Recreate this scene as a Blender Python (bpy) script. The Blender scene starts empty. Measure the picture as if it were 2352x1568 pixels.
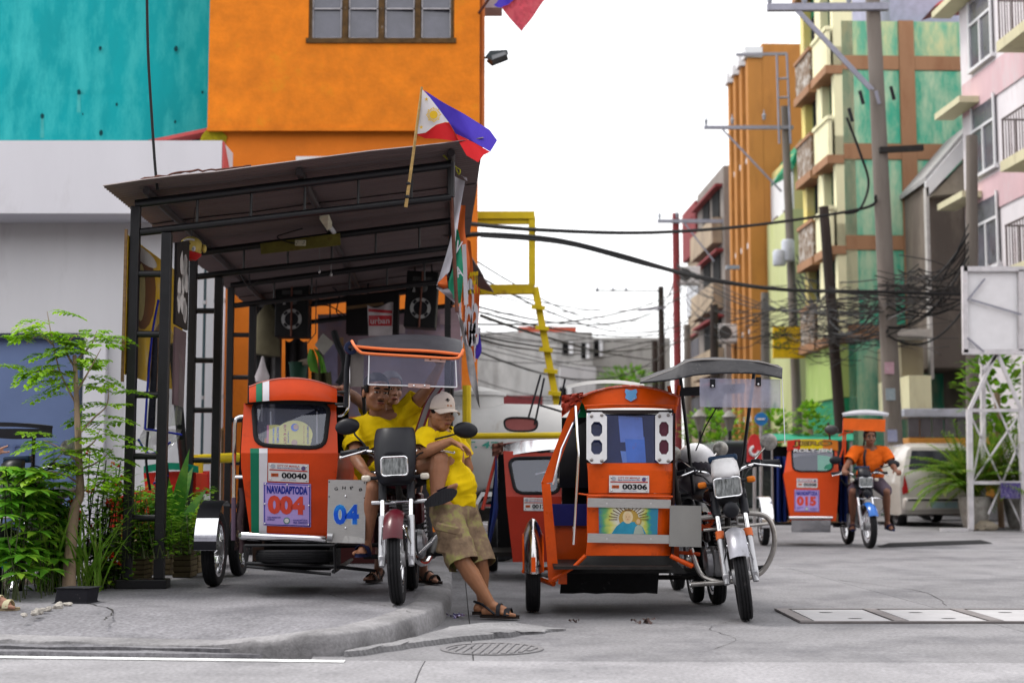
import bpy,bmesh,math,random
from mathutils import Vector,Matrix,Euler,Quaternion,noise
V=Vector
R=math.radians
random.seed(7)
sc=bpy.context.scene
col=sc.collection
CAMZ,FP,CX,CY=0.94,3267.0,1176.0,784.0
PITCH=math.atan(313.0/FP)
cam_data=bpy.data.cameras.new('camera')
cam_data.sensor_width=36.0
cam_data.lens=50.0
cam_data.clip_start=0.05
cam_data.clip_end=3000
cam_data.dof.use_dof=True
cam_data.dof.focus_distance=9.8
cam_data.dof.aperture_fstop=2.0
cam=bpy.data.objects.new('camera',cam_data)
cam.location=(0,0,CAMZ)
cam.rotation_euler=(R(90)+PITCH,0,0)
col.objects.link(cam)
sc.camera=cam
SUN_EL,SUN_AZ=R(60),R(-64)
w=bpy.data.worlds.new('World'); sc.world=w; w.use_nodes=True
nt=w.node_tree; nt.nodes.clear()
sky=nt.nodes.new('ShaderNodeTexSky'); sky.sky_type='NISHITA'; sky.sun_disc=False
sky.sun_elevation=SUN_EL; sky.sun_rotation=SUN_AZ
sky.air_density=1.0; sky.dust_density=3.0
mx=nt.nodes.new('ShaderNodeMix'); mx.data_type='RGBA'; mx.inputs[0].default_value=0.9
mx.inputs[7].default_value=(11.2,11.2,11.3,1)
bg=nt.nodes.new('ShaderNodeBackground'); bg.inputs[1].default_value=0.1
wo=nt.nodes.new('ShaderNodeOutputWorld')
nt.links.new(sky.outputs[0],mx.inputs[6]); nt.links.new(mx.outputs[2],bg.inputs[0]); nt.links.new(bg.outputs[0],wo.inputs[0])
sd=bpy.data.lights.new('sun','SUN'); sd.energy=1.5; sd.angle=R(16); sd.color=(1,.965,.91)
sun=bpy.data.objects.new('sun',sd); col.objects.link(sun)
sdir=V((math.sin(SUN_AZ)*math.cos(SUN_EL),math.cos(SUN_AZ)*math.cos(SUN_EL),math.sin(SUN_EL)))
sun.rotation_euler=(-sdir).to_track_quat('-Z','Y').to_euler()
sc.view_settings.view_transform='Standard'; sc.view_settings.look='None'
sc.view_settings.exposure=0.78; sc.view_settings.gamma=1.0
sc.view_settings.use_curve_mapping=False
sc.render.engine='CYCLES'
sc.cycles.use_denoising=True
sc.cycles.max_bounces=7; sc.cycles.diffuse_bounces=1; sc.cycles.glossy_bounces=3
sc.cycles.transparent_max_bounces=12; sc.cycles.transmission_bounces=4
sc.cycles.caustics_reflective=False; sc.cycles.caustics_refractive=False
def at(x,y,Y):
 """the place in the street at distance Y that the photo shows at (x, y) of a 2352 px wide frame"""
 u=(x-CX)/FP; v=-(y-CY)/FP
 dy=math.cos(PITCH)-v*math.sin(PITCH); dz=math.sin(PITCH)+v*math.cos(PITCH)
 t=Y/dy
 return V((u*t,Y,CAMZ+dz*t))
def gp(x,y,z=0.0):
 u=(x-CX)/FP; v=-(y-CY)/FP
 dy=math.cos(PITCH)-v*math.sin(PITCH); dz=math.sin(PITCH)+v*math.cos(PITCH)
 t=(z-CAMZ)/dz
 return V((u*t,dy*t,z))
def xz(x,y,Y):
 p=at(x,y,Y); return p.x,p.z
MATS={}
def _n(nt,t,**kw):
 n=nt.nodes.new(t)
 for k,v in kw.items():setattr(n,k,v)
 return n
def lin(c):
 if isinstance(c,str):
  c=c.lstrip('#'); c=[int(c[i:i+2],16)/255 for i in (0,2,4)]
  c=[x/12.92 if x<=.04045 else ((x+.055)/1.055)**2.4 for x in c]
 return tuple(c[:3])
def mat(name,c=(.5,.5,.5),rough=.6,metal=0.0,var=.18,scale=6.0,c2=None,c2amt=.0,c2scale=3.0,stretch=(1,1,1),bump=.15,bscale=80.0,bdist=.004,coat=0.0,spec=.22,wave=None,fine=0.0,fscale=None,sss=0.0):
 if name in MATS: return MATS[name]
 m=bpy.data.materials.new(name); m.use_nodes=True; MATS[name]=m
 nt=m.node_tree; P=nt.nodes['Principled BSDF']; L=nt.links.new
 c=lin(c)
 tc=_n(nt,'ShaderNodeTexCoord'); mp=_n(nt,'ShaderNodeMapping'); mp.inputs['Scale'].default_value=stretch
 L(tc.outputs['Object'],mp.inputs[0])
 n1=_n(nt,'ShaderNodeTexNoise'); n1.inputs['Scale'].default_value=scale; n1.inputs['Detail'].default_value=6; n1.inputs['Roughness'].default_value=.62
 L(mp.outputs[0],n1.inputs['Vector'])
 rp=_n(nt,'ShaderNodeMapRange'); rp.inputs[1].default_value=.3; rp.inputs[2].default_value=.7
 rp.inputs[3].default_value=1-var; rp.inputs[4].default_value=1+var*.6
 L(n1.outputs[0],rp.inputs[0])
 mul=_n(nt,'ShaderNodeVectorMath',operation='SCALE'); mul.inputs[0].default_value=c
 L(rp.outputs[0],mul.inputs['Scale'])
 out=mul.outputs[0]
 if c2 is not None:
  n2=_n(nt,'ShaderNodeTexNoise'); n2.inputs['Scale'].default_value=c2scale; n2.inputs['Detail'].default_value=8; n2.inputs['Roughness'].default_value=.7
  L(mp.outputs[0],n2.inputs['Vector'])
  r2=_n(nt,'ShaderNodeMapRange'); r2.inputs[1].default_value=.62-c2amt*.4; r2.inputs[2].default_value=.78-c2amt*.4
  L(n2.outputs[0],r2.inputs[0])
  mm=_n(nt,'ShaderNodeMix',data_type='RGBA'); L(r2.outputs[0],mm.inputs[0]); L(out,mm.inputs[6]); mm.inputs[7].default_value=(*lin(c2),1)
  out=mm.outputs[2]
 if fine:
  n3=_n(nt,'ShaderNodeTexNoise'); n3.inputs['Scale'].default_value=fscale or bscale*1.3; n3.inputs['Detail'].default_value=3
  L(mp.outputs[0],n3.inputs['Vector'])
  r3=_n(nt,'ShaderNodeMapRange'); r3.inputs[1].default_value=.3; r3.inputs[2].default_value=.7; r3.inputs[3].default_value=1-fine; r3.inputs[4].default_value=1+fine*.7
  L(n3.outputs[0],r3.inputs[0])
  m3=_n(nt,'ShaderNodeVectorMath',operation='SCALE'); L(out,m3.inputs[0]); L(r3.outputs[0],m3.inputs['Scale']); out=m3.outputs[0]
 L(out,P.inputs['Base Color'])
 P.inputs['Metallic'].default_value=metal
 rr=_n(nt,'ShaderNodeMapRange'); rr.inputs[3].default_value=max(.02,rough-.1); rr.inputs[4].default_value=min(1,rough+.12)
 L(n1.outputs[0],rr.inputs[0]); L(rr.outputs[0],P.inputs['Roughness'])
 P.inputs['Coat Weight'].default_value=coat; P.inputs['Specular IOR Level'].default_value=spec
 if sss:
  P.inputs['Subsurface Weight'].default_value=sss; P.inputs['Subsurface Radius'].default_value=(.012,.005,.003)
 if bump:
  nb=_n(nt,'ShaderNodeTexNoise'); nb.inputs['Scale'].default_value=bscale; nb.inputs['Detail'].default_value=4
  L(mp.outputs[0],nb.inputs['Vector'])
  h=nb.outputs[0]
  if wave:
   wv=_n(nt,'ShaderNodeTexWave',bands_direction=wave[0]); wv.inputs['Scale'].default_value=wave[1]; wv.inputs['Distortion'].default_value=wave[2]; wv.inputs['Detail'].default_value=2
   L(tc.outputs['Object'],wv.inputs['Vector'])
   ad=_n(nt,'ShaderNodeMath',operation='MULTIPLY_ADD'); ad.inputs[1].default_value=wave[3]
   L(wv.outputs[1],ad.inputs[0]); L(h,ad.inputs[2]); h=ad.outputs[0]
  b=_n(nt,'ShaderNodeBump'); b.inputs['Strength'].default_value=bump; b.inputs['Distance'].default_value=bdist
  L(h,b.inputs['Height']); L(b.outputs[0],P.inputs['Normal'])
 return m
def glass(name,tint=(.8,.85,.9),refl=.25,rough=.03,opaq=0.0,ocol=(.7,.72,.8)):
 """clear sheet: tinted see-through with a mirror layer and, if wanted, a cloudy film"""
 if name in MATS: return MATS[name]
 m=bpy.data.materials.new(name); m.use_nodes=True; MATS[name]=m
 nt=m.node_tree; nt.nodes.clear(); L=nt.links.new
 o=_n(nt,'ShaderNodeOutputMaterial'); t=_n(nt,'ShaderNodeBsdfTransparent'); t.inputs[0].default_value=(*tint,1)
 g=_n(nt,'ShaderNodeBsdfGlossy'); g.inputs['Roughness'].default_value=rough; g.inputs[0].default_value=(.9,.92,1,1)
 d=_n(nt,'ShaderNodeBsdfDiffuse'); d.inputs[0].default_value=(*ocol,1)
 tc=_n(nt,'ShaderNodeTexCoord'); nz=_n(nt,'ShaderNodeTexNoise'); nz.inputs['Scale'].default_value=9; nz.inputs['Detail'].default_value=5
 L(tc.outputs['Object'],nz.inputs['Vector'])
 mr=_n(nt,'ShaderNodeMapRange'); mr.inputs[3].default_value=opaq*.4; mr.inputs[4].default_value=min(1,opaq*1.6); L(nz.outputs[0],mr.inputs[0])
 m1=_n(nt,'ShaderNodeMixShader'); L(mr.outputs[0],m1.inputs[0]); L(t.outputs[0],m1.inputs[1]); L(d.outputs[0],m1.inputs[2])
 m2=_n(nt,'ShaderNodeMixShader'); m2.inputs[0].default_value=refl; L(m1.outputs[0],m2.inputs[1]); L(g.outputs[0],m2.inputs[2])
 L(m2.outputs[0],o.inputs[0])
 return m
def leafmat(name,c,c2,trans=.35):
 if name in MATS: return MATS[name]
 m=mat(name,c,.5,var=.35,scale=14,c2=c2,c2amt=.35,c2scale=5,bump=0)
 nt=m.node_tree; L=nt.links.new; P=nt.nodes['Principled BSDF']
 o=[n for n in nt.nodes if n.type=='OUTPUT_MATERIAL'][0]
 tr=_n(nt,'ShaderNodeBsdfTranslucent'); src=P.inputs['Base Color'].links[0].from_socket; L(src,tr.inputs[0])
 ms=_n(nt,'ShaderNodeMixShader'); ms.inputs[0].default_value=trans; L(P.outputs[0],ms.inputs[1]); L(tr.outputs[0],ms.inputs[2]); L(ms.outputs[0],o.inputs[0])
 return m
def props(o,label=None,cat=None,group=None,kind=None):
 if label:o['label']=label
 if cat:o['category']=cat
 if group:o['group']=group
 if kind:o['kind']=kind
 return o
def thing(name,label,cat,loc=(0,0,0),rotz=0.0,group=None,kind=None):
 o=bpy.data.objects.new(name,None); o.empty_display_size=.1
 o.location=loc; o.rotation_euler=(0,0,rotz); col.objects.link(o)
 return props(o,label,cat,group,kind)
def root_of(o):
 while o.parent:o=o.parent
 return o
def link(name,me,parent=None):
 o=bpy.data.objects.new(name,me); col.objects.link(o)
 if parent:o.parent=parent
 return o
class MB:
 """collects shapes; build() links them as one mesh object"""
 def __init__(s,M=None):s.v=[]; s.f=[]; s.mi=[]; s.M=M; s.cur=0
 def add(s,vs,fs,M=None):
  b=len(s.v); T=s.M
  if M is not None:vs=[M@V(v) for v in vs]
  if T is not None:vs=[T@V(v) for v in vs]
  s.v+=[tuple(v) for v in vs]
  s.f+=[tuple(i+b for i in f) for f in fs]; s.mi+=[s.cur]*len(fs)
  return s
 def use(s,i):s.cur=i; return s
 def box(s,c,d,rot=None):
  x,y,z=d[0]/2,d[1]/2,d[2]/2
  vs=[V((a*x,b*y,e*z)) for e in (-1,1) for b in (-1,1) for a in (-1,1)]
  if rot is not None:
   rm=rot if isinstance(rot,Matrix) else Euler(rot).to_matrix()
   vs=[rm@v for v in vs]
  c=V(c)
  return s.add([v+c for v in vs],[(0,2,3,1),(4,5,7,6),(0,1,5,4),(2,6,7,3),(0,4,6,2),(1,3,7,5)])
 def bx(s,x0,x1,y0,y1,z0,z1):
  return s.box(((x0+x1)/2,(y0+y1)/2,(z0+z1)/2),(abs(x1-x0),abs(y1-y0),abs(z1-z0)))
 def beam(s,p,q,wd,ht=None,up=(0,0,1)):
  p,q=V(p),V(q); d=(q-p); L=d.length
  if L<1e-6: return s
  d/=L; u=V(up)
  if abs(d.dot(u))>.98:u=V((0,1,0))
  x=d.cross(u).normalized(); z=x.cross(d)
  rm=Matrix((x,d,z)).transposed()
  return s.box((p+q)/2,(wd,L,ht or wd),rm)
 def tube(s,pts,r,n=8,caps=True,closed=False):
  pts=[V(p) for p in pts]; k=len(pts)
  rs=r if isinstance(r,(list,tuple)) else [r]*k
  vs,fs=[],[]; prev=None
  for i in range(k):
   a=pts[i-1] if (i>0 or closed) else pts[i]
   b=pts[(i+1)%k] if (i<k-1 or closed) else pts[i]
   t=(b-a)
   t=t.normalized() if t.length>1e-9 else V((0,0,1))
   if prev is None:
    u=V((0,0,1)) if abs(t.z)<.9 else V((1,0,0))
    x=t.cross(u).normalized()
   else:
    x=(prev-t*prev.dot(t))
    x=x.normalized() if x.length>1e-6 else t.orthogonal().normalized()
   prev=x; y=t.cross(x)
   for j in range(n):
    an=2*math.pi*j/n
    vs.append(pts[i]+(x*math.cos(an)+y*math.sin(an))*rs[i])
  m=k if closed else k-1
  for i in range(m):
   i2=(i+1)%k
   for j in range(n):
    j2=(j+1)%n
    fs.append((i*n+j,i*n+j2,i2*n+j2,i2*n+j))
  if caps and not closed:
   fs.append(tuple(range(n-1,-1,-1))); fs.append(tuple((k-1)*n+j for j in range(n)))
  return s.add(vs,fs)
 def cyl(s,p,q,r0,r1=None,n=12): return s.tube([p,q],[r0,r0 if r1 is None else r1],n)
 def ell(s,c,r,nu=14,nv=9,rot=None):
  c=V(c); vs=[]; fs=[]
  rm=None if rot is None else (rot if isinstance(rot,Matrix) else Euler(rot).to_matrix())
  for i in range(nv+1):
   ph=math.pi*i/nv
   for j in range(nu):
    th=2*math.pi*j/nu
    v=V((r[0]*math.sin(ph)*math.cos(th),r[1]*math.sin(ph)*math.sin(th),r[2]*math.cos(ph)))
    vs.append(c+(rm@v if rm else v))
  for i in range(nv):
   for j in range(nu):
    j2=(j+1)%nu
    fs.append((i*nu+j,(i+1)*nu+j,(i+1)*nu+j2,i*nu+j2))
  return s.add(vs,fs)
 def lathe(s,prof,o=(0,0,0),ax=(0,0,1),n=16,a0=0.0,a1=2*math.pi,xdir=None):
  o=V(o); z=V(ax).normalized(); x=V(xdir).normalized() if xdir else z.orthogonal().normalized(); y=z.cross(x)
  full=abs(a1-a0-2*math.pi)<1e-6; k=n if full else n+1
  vs=[]; fs=[]
  for j in range(k):
   a=a0+(a1-a0)*j/n
   dr=x*math.cos(a)+y*math.sin(a)
   for (r,h) in prof:vs.append(o+dr*r+z*h)
  m=len(prof)
  for j in range(n):
   j2=(j+1)%k
   for i in range(m-1):fs.append((j*m+i,j2*m+i,j2*m+i+1,j*m+i+1))
  return s.add(vs,fs)
 def prism(s,pts,d):
  """closed outline (3-D points) pushed along d"""
  pts=[V(p) for p in pts]; d=V(d); n=len(pts)
  vs=pts+[p+d for p in pts]
  fs=[tuple(range(n)),tuple(range(2*n-1,n-1,-1))]
  for i in range(n):fs.append((i,(i+1)%n,n+(i+1)%n,n+i))
  return s.add(vs,fs)
 def loft(s,rings,closed=True,cap0=True,cap1=True):
  n=len(rings[0]); vs=[V(p) for r in rings for p in r]; fs=[]
  for i in range(len(rings)-1):
   for j in range(n if closed else n-1):
    j2=(j+1)%n
    fs.append((i*n+j,i*n+j2,(i+1)*n+j2,(i+1)*n+j))
  if cap0:fs.append(tuple(range(n-1,-1,-1)))
  if cap1:fs.append(tuple((len(rings)-1)*n+j for j in range(n)))
  return s.add(vs,fs)
 def grid(s,fn,nu,nv,thick=0.0):
  vs=[V(fn(i/nu,j/nv)) for j in range(nv+1) for i in range(nu+1)]; fs=[]
  for j in range(nv):
   for i in range(nu):
    a=j*(nu+1)+i
    fs.append((a,a+1,a+nu+2,a+nu+1))
  if thick:
   N=len(vs); e=1e-3; off=[]
   for j in range(nv+1):
    for i in range(nu+1):
     u,v=i/nu,j/nv
     du=V(fn(min(1,u+e),v))-V(fn(max(0,u-e),v)); dv=V(fn(u,min(1,v+e)))-V(fn(u,max(0,v-e)))
     n_=du.cross(dv); n_=n_.normalized() if n_.length>0 else V((0,0,1))
     off.append(vs[j*(nu+1)+i]+n_*thick)
   fs2=[tuple(reversed([i+N for i in f])) for f in fs]
   W=nu+1
   rim=[i for i in range(W)]+[j*W+nu for j in range(1,nv+1)]+[nv*W+i for i in range(nu-1,-1,-1)]+[j*W for j in range(nv-1,0,-1)]
   side=[(rim[k],rim[k-1],rim[k-1]+N,rim[k]+N) for k in range(len(rim))]
   vs=vs+off; fs=fs+fs2+side
  return s.add(vs,fs)
 def poly(s,pts): return s.add(pts,[tuple(range(len(pts)))])
 def text(s,string,o,ux,uy,h,w=None,bold=0.0,thick=0.0,shear=0.0):
  vs,fs=text_mesh(string,bold)
  if not vs: return s
  x0=min(v[0] for v in vs); x1=max(v[0] for v in vs); y0=min(v[1] for v in vs); y1=max(v[1] for v in vs)
  sy=h/(y1-y0); sx=(w/(x1-x0)) if w else sy
  o,ux,uy=V(o),V(ux).normalized(),V(uy).normalized()
  pts=[o+ux*((v[0]-(x0+x1)/2)*sx+shear*(v[1]-y0)*sy)+uy*((v[1]-(y0+y1)/2)*sy) for v in vs]
  return s.add(pts,fs)
 def build(s,name,mats,parent=None,smooth=40,world=False,bevel=0.0,bseg=2,sub=0,rnd=None):
  me=bpy.data.meshes.new(name)
  vs=s.v
  if world and parent is not None:
   inv=root_of(parent).matrix_basis.inverted(); vs=[inv@V(v) for v in vs]
  me.from_pydata([tuple(v) for v in vs],[],s.f)
  ms=mats if isinstance(mats,(list,tuple)) else [mats]
  for m in ms:me.materials.append(m)
  if len(ms)>1:me.polygons.foreach_set('material_index',s.mi)
  if smooth:
   me.polygons.foreach_set('use_smooth',[True]*len(me.polygons)); me.set_sharp_from_angle(angle=R(smooth))
  me.update()
  o=link(name,me,parent)
  if bevel:
   b=o.modifiers.new('bevel','BEVEL'); b.width=bevel; b.segments=bseg; b.limit_method='ANGLE'; b.angle_limit=R(35)
  if sub:
   b=o.modifiers.new('sub','SUBSURF'); b.levels=sub; b.render_levels=sub
  return o
_TXT={}
def text_mesh(string,bold=0.0):
 k=(string,bold)
 if k in _TXT: return _TXT[k]
 cu=bpy.data.curves.new('t','FONT'); cu.body=string; cu.size=1.0; cu.offset=bold; cu.resolution_u=3
 ob=bpy.data.objects.new('t',cu); col.objects.link(ob)
 dg=bpy.context.evaluated_depsgraph_get(); me=bpy.data.meshes.new_from_object(ob.evaluated_get(dg))
 r=([tuple(v.co) for v in me.vertices],[tuple(p.vertices) for p in me.polygons])
 bpy.data.objects.remove(ob); bpy.data.curves.remove(cu); bpy.data.meshes.remove(me)
 _TXT[k]=r
 return r
def dup(root,loc,rotz=None,label=None,group=None):
 r=root.copy(); col.objects.link(r); r.location=loc
 if rotz is not None:r.rotation_euler=(0,0,rotz)
 if label:r['label']=label
 if group:r['group']=group
 for ch in list(root.children):
  c=ch.copy(); col.objects.link(c); c.parent=r
  for g in list(ch.children):
   d=g.copy(); col.objects.link(d); d.parent=c
 return r
def spline(pts,n=6):
 pts=[V(p) for p in pts]; out=[]
 for i in range(len(pts)-1):
  p0=pts[max(0,i-1)]; p1=pts[i]; p2=pts[i+1]; p3=pts[min(len(pts)-1,i+2)]
  for k in range(n):
   t=k/n
   out.append(.5*((2*p1)+(-p0+p2)*t+(2*p0-5*p1+4*p2-p3)*t*t+(-p0+3*p1-3*p2+p3)*t**3))
 out.append(pts[-1]); return out
def sag(p,q,s,n=14):
 p,q=V(p),V(q)
 return [p.lerp(q,i/n)-V((0,0,s*4*(i/n)*(1-i/n))) for i in range(n+1)]
def nz(x,y=0.0,z=0.0): return noise.noise(V((x,y,z)))
def concrete(name,c,stain,amt=.25,wave=None,fine=.16):
 m=mat(name,c,.85,var=.2,scale=2.1,c2=stain,c2amt=amt,c2scale=1.1,bump=.5,bscale=90,bdist=.006,fine=fine,fscale=42,wave=wave,spec=.2)
 nt=m.node_tree; L=nt.links.new; P=nt.nodes['Principled BSDF']
 oi=_n(nt,'ShaderNodeObjectInfo'); r=_n(nt,'ShaderNodeMapRange'); r.inputs[3].default_value=.92; r.inputs[4].default_value=1.06
 L(oi.outputs['Random'],r.inputs[0]); s=_n(nt,'ShaderNodeVectorMath',operation='SCALE')
 L(P.inputs['Base Color'].links[0].from_socket,s.inputs[0]); L(r.outputs[0],s.inputs['Scale']); L(s.outputs[0],P.inputs['Base Color'])
 return m
M_road=concrete('road_concrete',(.225,.22,.23),(.14,.137,.148),.34,fine=.24)
M_main=concrete('main_road_concrete',(.30,.292,.305),(.20,.196,.207),.3,wave=('DIAGONAL',26,1.5,.5),fine=.25)
M_walk=concrete('sidewalk_concrete',(.205,.20,.215),(.125,.122,.134),.32,fine=.32)
M_kerb=concrete('kerb_concrete',(.27,.262,.27),(.14,.136,.14),.32,fine=.2)
M_joint=mat('joint_dirt',(.09,.086,.084),.95,scale=4)
M_soil=mat('soil',(.075,.055,.038),.95,var=.4,scale=9,bump=.9,bscale=40,bdist=.02)
M_whiteline=mat('road_paint',(.78,.78,.78),.7,c2=(.36,.35,.36),c2amt=.05,c2scale=14,fine=.1)
M_black=mat('black_steel_paint',(.006,.006,.008),.42,var=.3,scale=12,c2=(.05,.045,.045),c2amt=-.05,c2scale=30,bump=.05,spec=.45)
M_steel=mat('galvanised_steel',(.42,.42,.43),.38,.85,var=.2,scale=10)
M_alu=mat('brushed_aluminium',(.50,.49,.47),.42,.75,var=.1,scale=18,stretch=(1,1,8),c2=(.36,.34,.32),c2amt=-.1,c2scale=10)
M_chrome=mat('chrome',(.78,.78,.80),.10,1.0,var=.1,scale=20,bump=0)
M_rust=mat('rusty_steel',(.13,.05,.035),.8,var=.35,scale=15)
M_rubber=mat('tyre_rubber',(.016,.016,.018),.75,var=.3,scale=30,c2=(.07,.065,.065),c2amt=.0,c2scale=14,bump=.2,bscale=140)
M_blackpl=mat('black_plastic',(.013,.0135,.018),.42,var=.2,bump=.08,bscale=200)
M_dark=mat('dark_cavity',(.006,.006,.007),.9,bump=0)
M_wood=mat('weathered_wood',(.2,.12,.06),.75,var=.35,scale=6,stretch=(1,1,8))
M_yellow=mat('yellow_steel_paint',(.62,.46,.012),.5,var=.15,scale=5,c2=(.15,.06,.03),c2amt=-.12,c2scale=9)
M_white=mat('white_paint',(.74,.74,.76),.55,var=.06,scale=3)
M_cable=mat('black_cable',(.010,.010,.011),.55,bump=0)
g=MB().poly([(-900,-300,-.3),(900,-300,-.3),(900,1600,-.3),(-900,1600,-.3)]).build('ground',mat('far_ground',(.3,.29,.29),.9,scale=.05),smooth=0)
props(g,kind='structure')
ZW=.12
SD=V((-.04,1,0)).normalized()
SR=V((SD.y,-SD.x,0))
road=MB().poly([(-60,-6,-.02),(60,-6,-.02),(60,130,-.02),(-60,130,-.02)]).build('road',M_joint,smooth=0)
props(road,kind='structure')
def slab(pts,m,jag=0.0,th=.02,name='slab'):
 out=[]
 n=len(pts)
 for i in range(n):
  a,b=V(pts[i]),V(pts[(i+1)%n]); k=max(1,int((b-a).length/.25)) if jag else 1
  for j in range(k):
   p=a.lerp(b,j/k)
   if jag:p+=V((nz(p.x*5,p.y*5),nz(p.y*5+9,p.x*5),0))*jag
   out.append(p)
 b=MB(); d=V((0,0,-th)); b.prism([p+V((0,0,0)) for p in out],d)
 return b.build(name,m,road,smooth=0)
def jl(x): return 7.47-.03*x
xs=[-23.2,-18.65,-14.1,-9.55,-5.0,-.45,4.1,8.65,13.2,17.75]
GAP=.003
for i in range(len(xs)-1):
 for (ya,yb) in ((-5.5,1.2),(1.2,None)):
  a,b=xs[i]+GAP,xs[i+1]-GAP
  ta=jl(a) if yb is None else yb; tb=jl(b) if yb is None else yb
  slab([(a,ya+GAP,0),(b,ya+GAP,0),(b,tb-GAP,0),(a,ta-GAP,0)],M_main,jag=.005)
def st(u,d): return V((.1+u,0,0))+SD*d-V((0,0,0))
for (u0,u1) in ((-.85,0),(0,3.4),(3.4,6.8),(6.8,10.2)):
 d0=7.5
 cuts=[None,13.4,18,22.6,27.2,31.8,36.4,41,50,60,75,95,125]
 if u0==6.8:cuts=[None,13.4,18,22.6,27.2,40]
 for k in range(len(cuts)-1):
  p=[st(u0+GAP,cuts[k] or 0),st(u1-GAP,cuts[k] or 0),st(u1-GAP,cuts[k+1]),st(u0+GAP,cuts[k+1])]
  if cuts[k] is None:
   p[0]=V((p[0].x-.3,jl(p[0].x),0)); p[1]=V((p[1].x-.3,jl(p[1].x),0))
   p[0].y+=GAP; p[1].y+=GAP
  else:
   p[0]+=SD*GAP; p[1]+=SD*GAP
  p[2]-=SD*GAP; p[3]-=SD*GAP
  slab(p,M_road,jag=.005)
ap=MB().poly([(10.0,7.2,-.006),(60,6,-.006),(60,130,-.006),(5.5,130,-.006)]).build('pavement',M_road,smooth=0)
props(ap,kind='structure')
edge=[(-16,9.1),(-8,8.42),(-4,8.15),(-2.9,8.05),(-2.1,7.86),(-1.5,7.74),(-1.11,7.66),(-.95,7.66),(-.84,7.75),(-.74,7.98),(-.65,8.25),(-.57,8.62),(-.50,9.0),(-.455,9.4),(-.435,9.9),(-.44,10.6)]
edge=[V((p[0],p[1],0)) for p in edge]
for k in range(1,40):edge.append(edge[-1]+SD*(1.0 if k<12 else 2.2))
fine=[]
for i in range(len(edge)-1):
 a,b=edge[i],edge[i+1]; n=max(1,int((b-a).length/.09)) if (a.y<11 and a.x>-5) else max(1,int((b-a).length/.5))
 for j in range(n):fine.append(a.lerp(b,j/n))
fine.append(edge[-1])
N=len(fine); rings=[[] for _ in range(7)]
for i,p in enumerate(fine):
 t=(fine[min(N-1,i+3)]-fine[max(0,i-3)]).normalized(); nrm=V((-t.y,t.x,0))
 front=max(0,min(1,(-.95-p.x)/.7)) if p.y<9.2 else 0
 h=ZW*(1-front)+.045*front
 j=(nz(p.x*7,p.y*7)+.6*nz(p.x*19,p.y*19))*(.045 if front>.2 else .012)
 jz=(nz(p.x*11+4,p.y*11)+.5*nz(p.x*31,p.y*31))*(.016 if front>.2 else .006)
 for k,(ins,zz) in enumerate(((0,-.02),(.006,h*.5),(.014,h*.88+jz),(.035,h+jz),(.20,h+.006),(.215,h+.0),(.95,ZW))):
  if k==6 and p.y<9.6 and p.x>-1.6:ins=.42; zz=h+(ZW-h)*.6
  q=p+nrm*(ins+(j if k<4 else 0)); rings[k].append(V((q.x,q.y,zz)))
sw=MB()
for k in (5,):
 m=len(rings[5])
 sw.loft([rings[5],rings[6]],closed=False,cap0=False,cap1=False)
inner=rings[6]
sw.poly([*inner,V((-24,inner[-1].y,ZW)),V((-24,inner[0].y,ZW))])
sidewalk=sw.build('sidewalk',M_walk,smooth=30); props(sidewalk,kind='structure')
kb=MB(); kb.loft(rings[:6],closed=False,cap0=False,cap1=False)
kb.build('kerb',M_kerb,sidewalk,smooth=50)
def strip(name,y0,y1,x0,x1,z,m,jag,parent,th=.05,seed=0):
 top,bot=[],[]; n=int((x1-x0)/.05)
 for i in range(n+1):
  x=x0+(x1-x0)*i/n; f=-.1*(x+2); tp=min(1,(n-i)/14); y1_=y0+(y1-y0)*tp**.5
  bot.append(V((x,y0+f+nz(x*6+seed,3)*jag,z+nz(x*3+seed,8)*.006)))
  top.append(V((x,y1_+f+(nz(x*8+seed,7)+.7*nz(x*23,seed))*jag*1.6*tp,z+nz(x*5,seed)*.008)))
 return MB().prism(bot+top[::-1],(0,0,-th)).build(name,m,parent,smooth=0)
strip('gutter_strip',7.595,7.685,-4.5,-1.3,.026,M_walk,.016,sidewalk,seed=3)
strip('broken_edge',7.745,7.84,-3.2,-1.5,.036,M_walk,.022,sidewalk,seed=11)
wl=MB()
n=90; pa=[]; pb=[]
for i in range(n+1):
 x=-7+(6.14)*i/n; y=7.52-.1*(x+2)+.03
 pa.append(V((x,y-.052+nz(x*9,1)*.008,.004))); pb.append(V((x,y+.04+nz(x*9,5)*.008,.004)))
wl.poly(pa+pb[::-1]); o=wl.build('road_marking',M_whiteline,road,smooth=0)
pt=[(-.90,7.62),(-.80,7.68),(-.60,7.98),(-.30,8.33),(.02,8.62),(.32,8.92),(.12,9.2),(-.2,9.12),(-.37,8.9),(-.50,8.5),(-.66,8.05),(-.82,7.75)]
ring=[]
for i in range(len(pt)):
 a,b=V((*pt[i],0)),V((*pt[(i+1)%len(pt)],0))
 for j in range(6):
  p=a.lerp(b,j/6); p+=V((nz(p.x*8,p.y*8),nz(p.y*8,p.x*8+5),0))*.035+V((nz(p.x*27,3),nz(p.y*27,8),0))*.03; ring.append(p)
cc=sum(ring,V())/len(ring)
pk=MB(); r0=[V((p.x,p.y,-.01)) for p in ring]; r1=[V((p.x,p.y,.03 if p.x<.05 else .012)) for p in ring]
r2=[V((*(p.lerp(cc,.12)).xy,.036 if p.x<.1 else .018)) for p in ring]
pk.loft([r0,r1,r2],cap0=False)
pk.build('concrete_patch',concrete('patch_concrete',(.255,.25,.258),(.165,.162,.17),.3,fine=.2,wave=('DIAGONAL',14,2,.6)),road,smooth=35)
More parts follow.
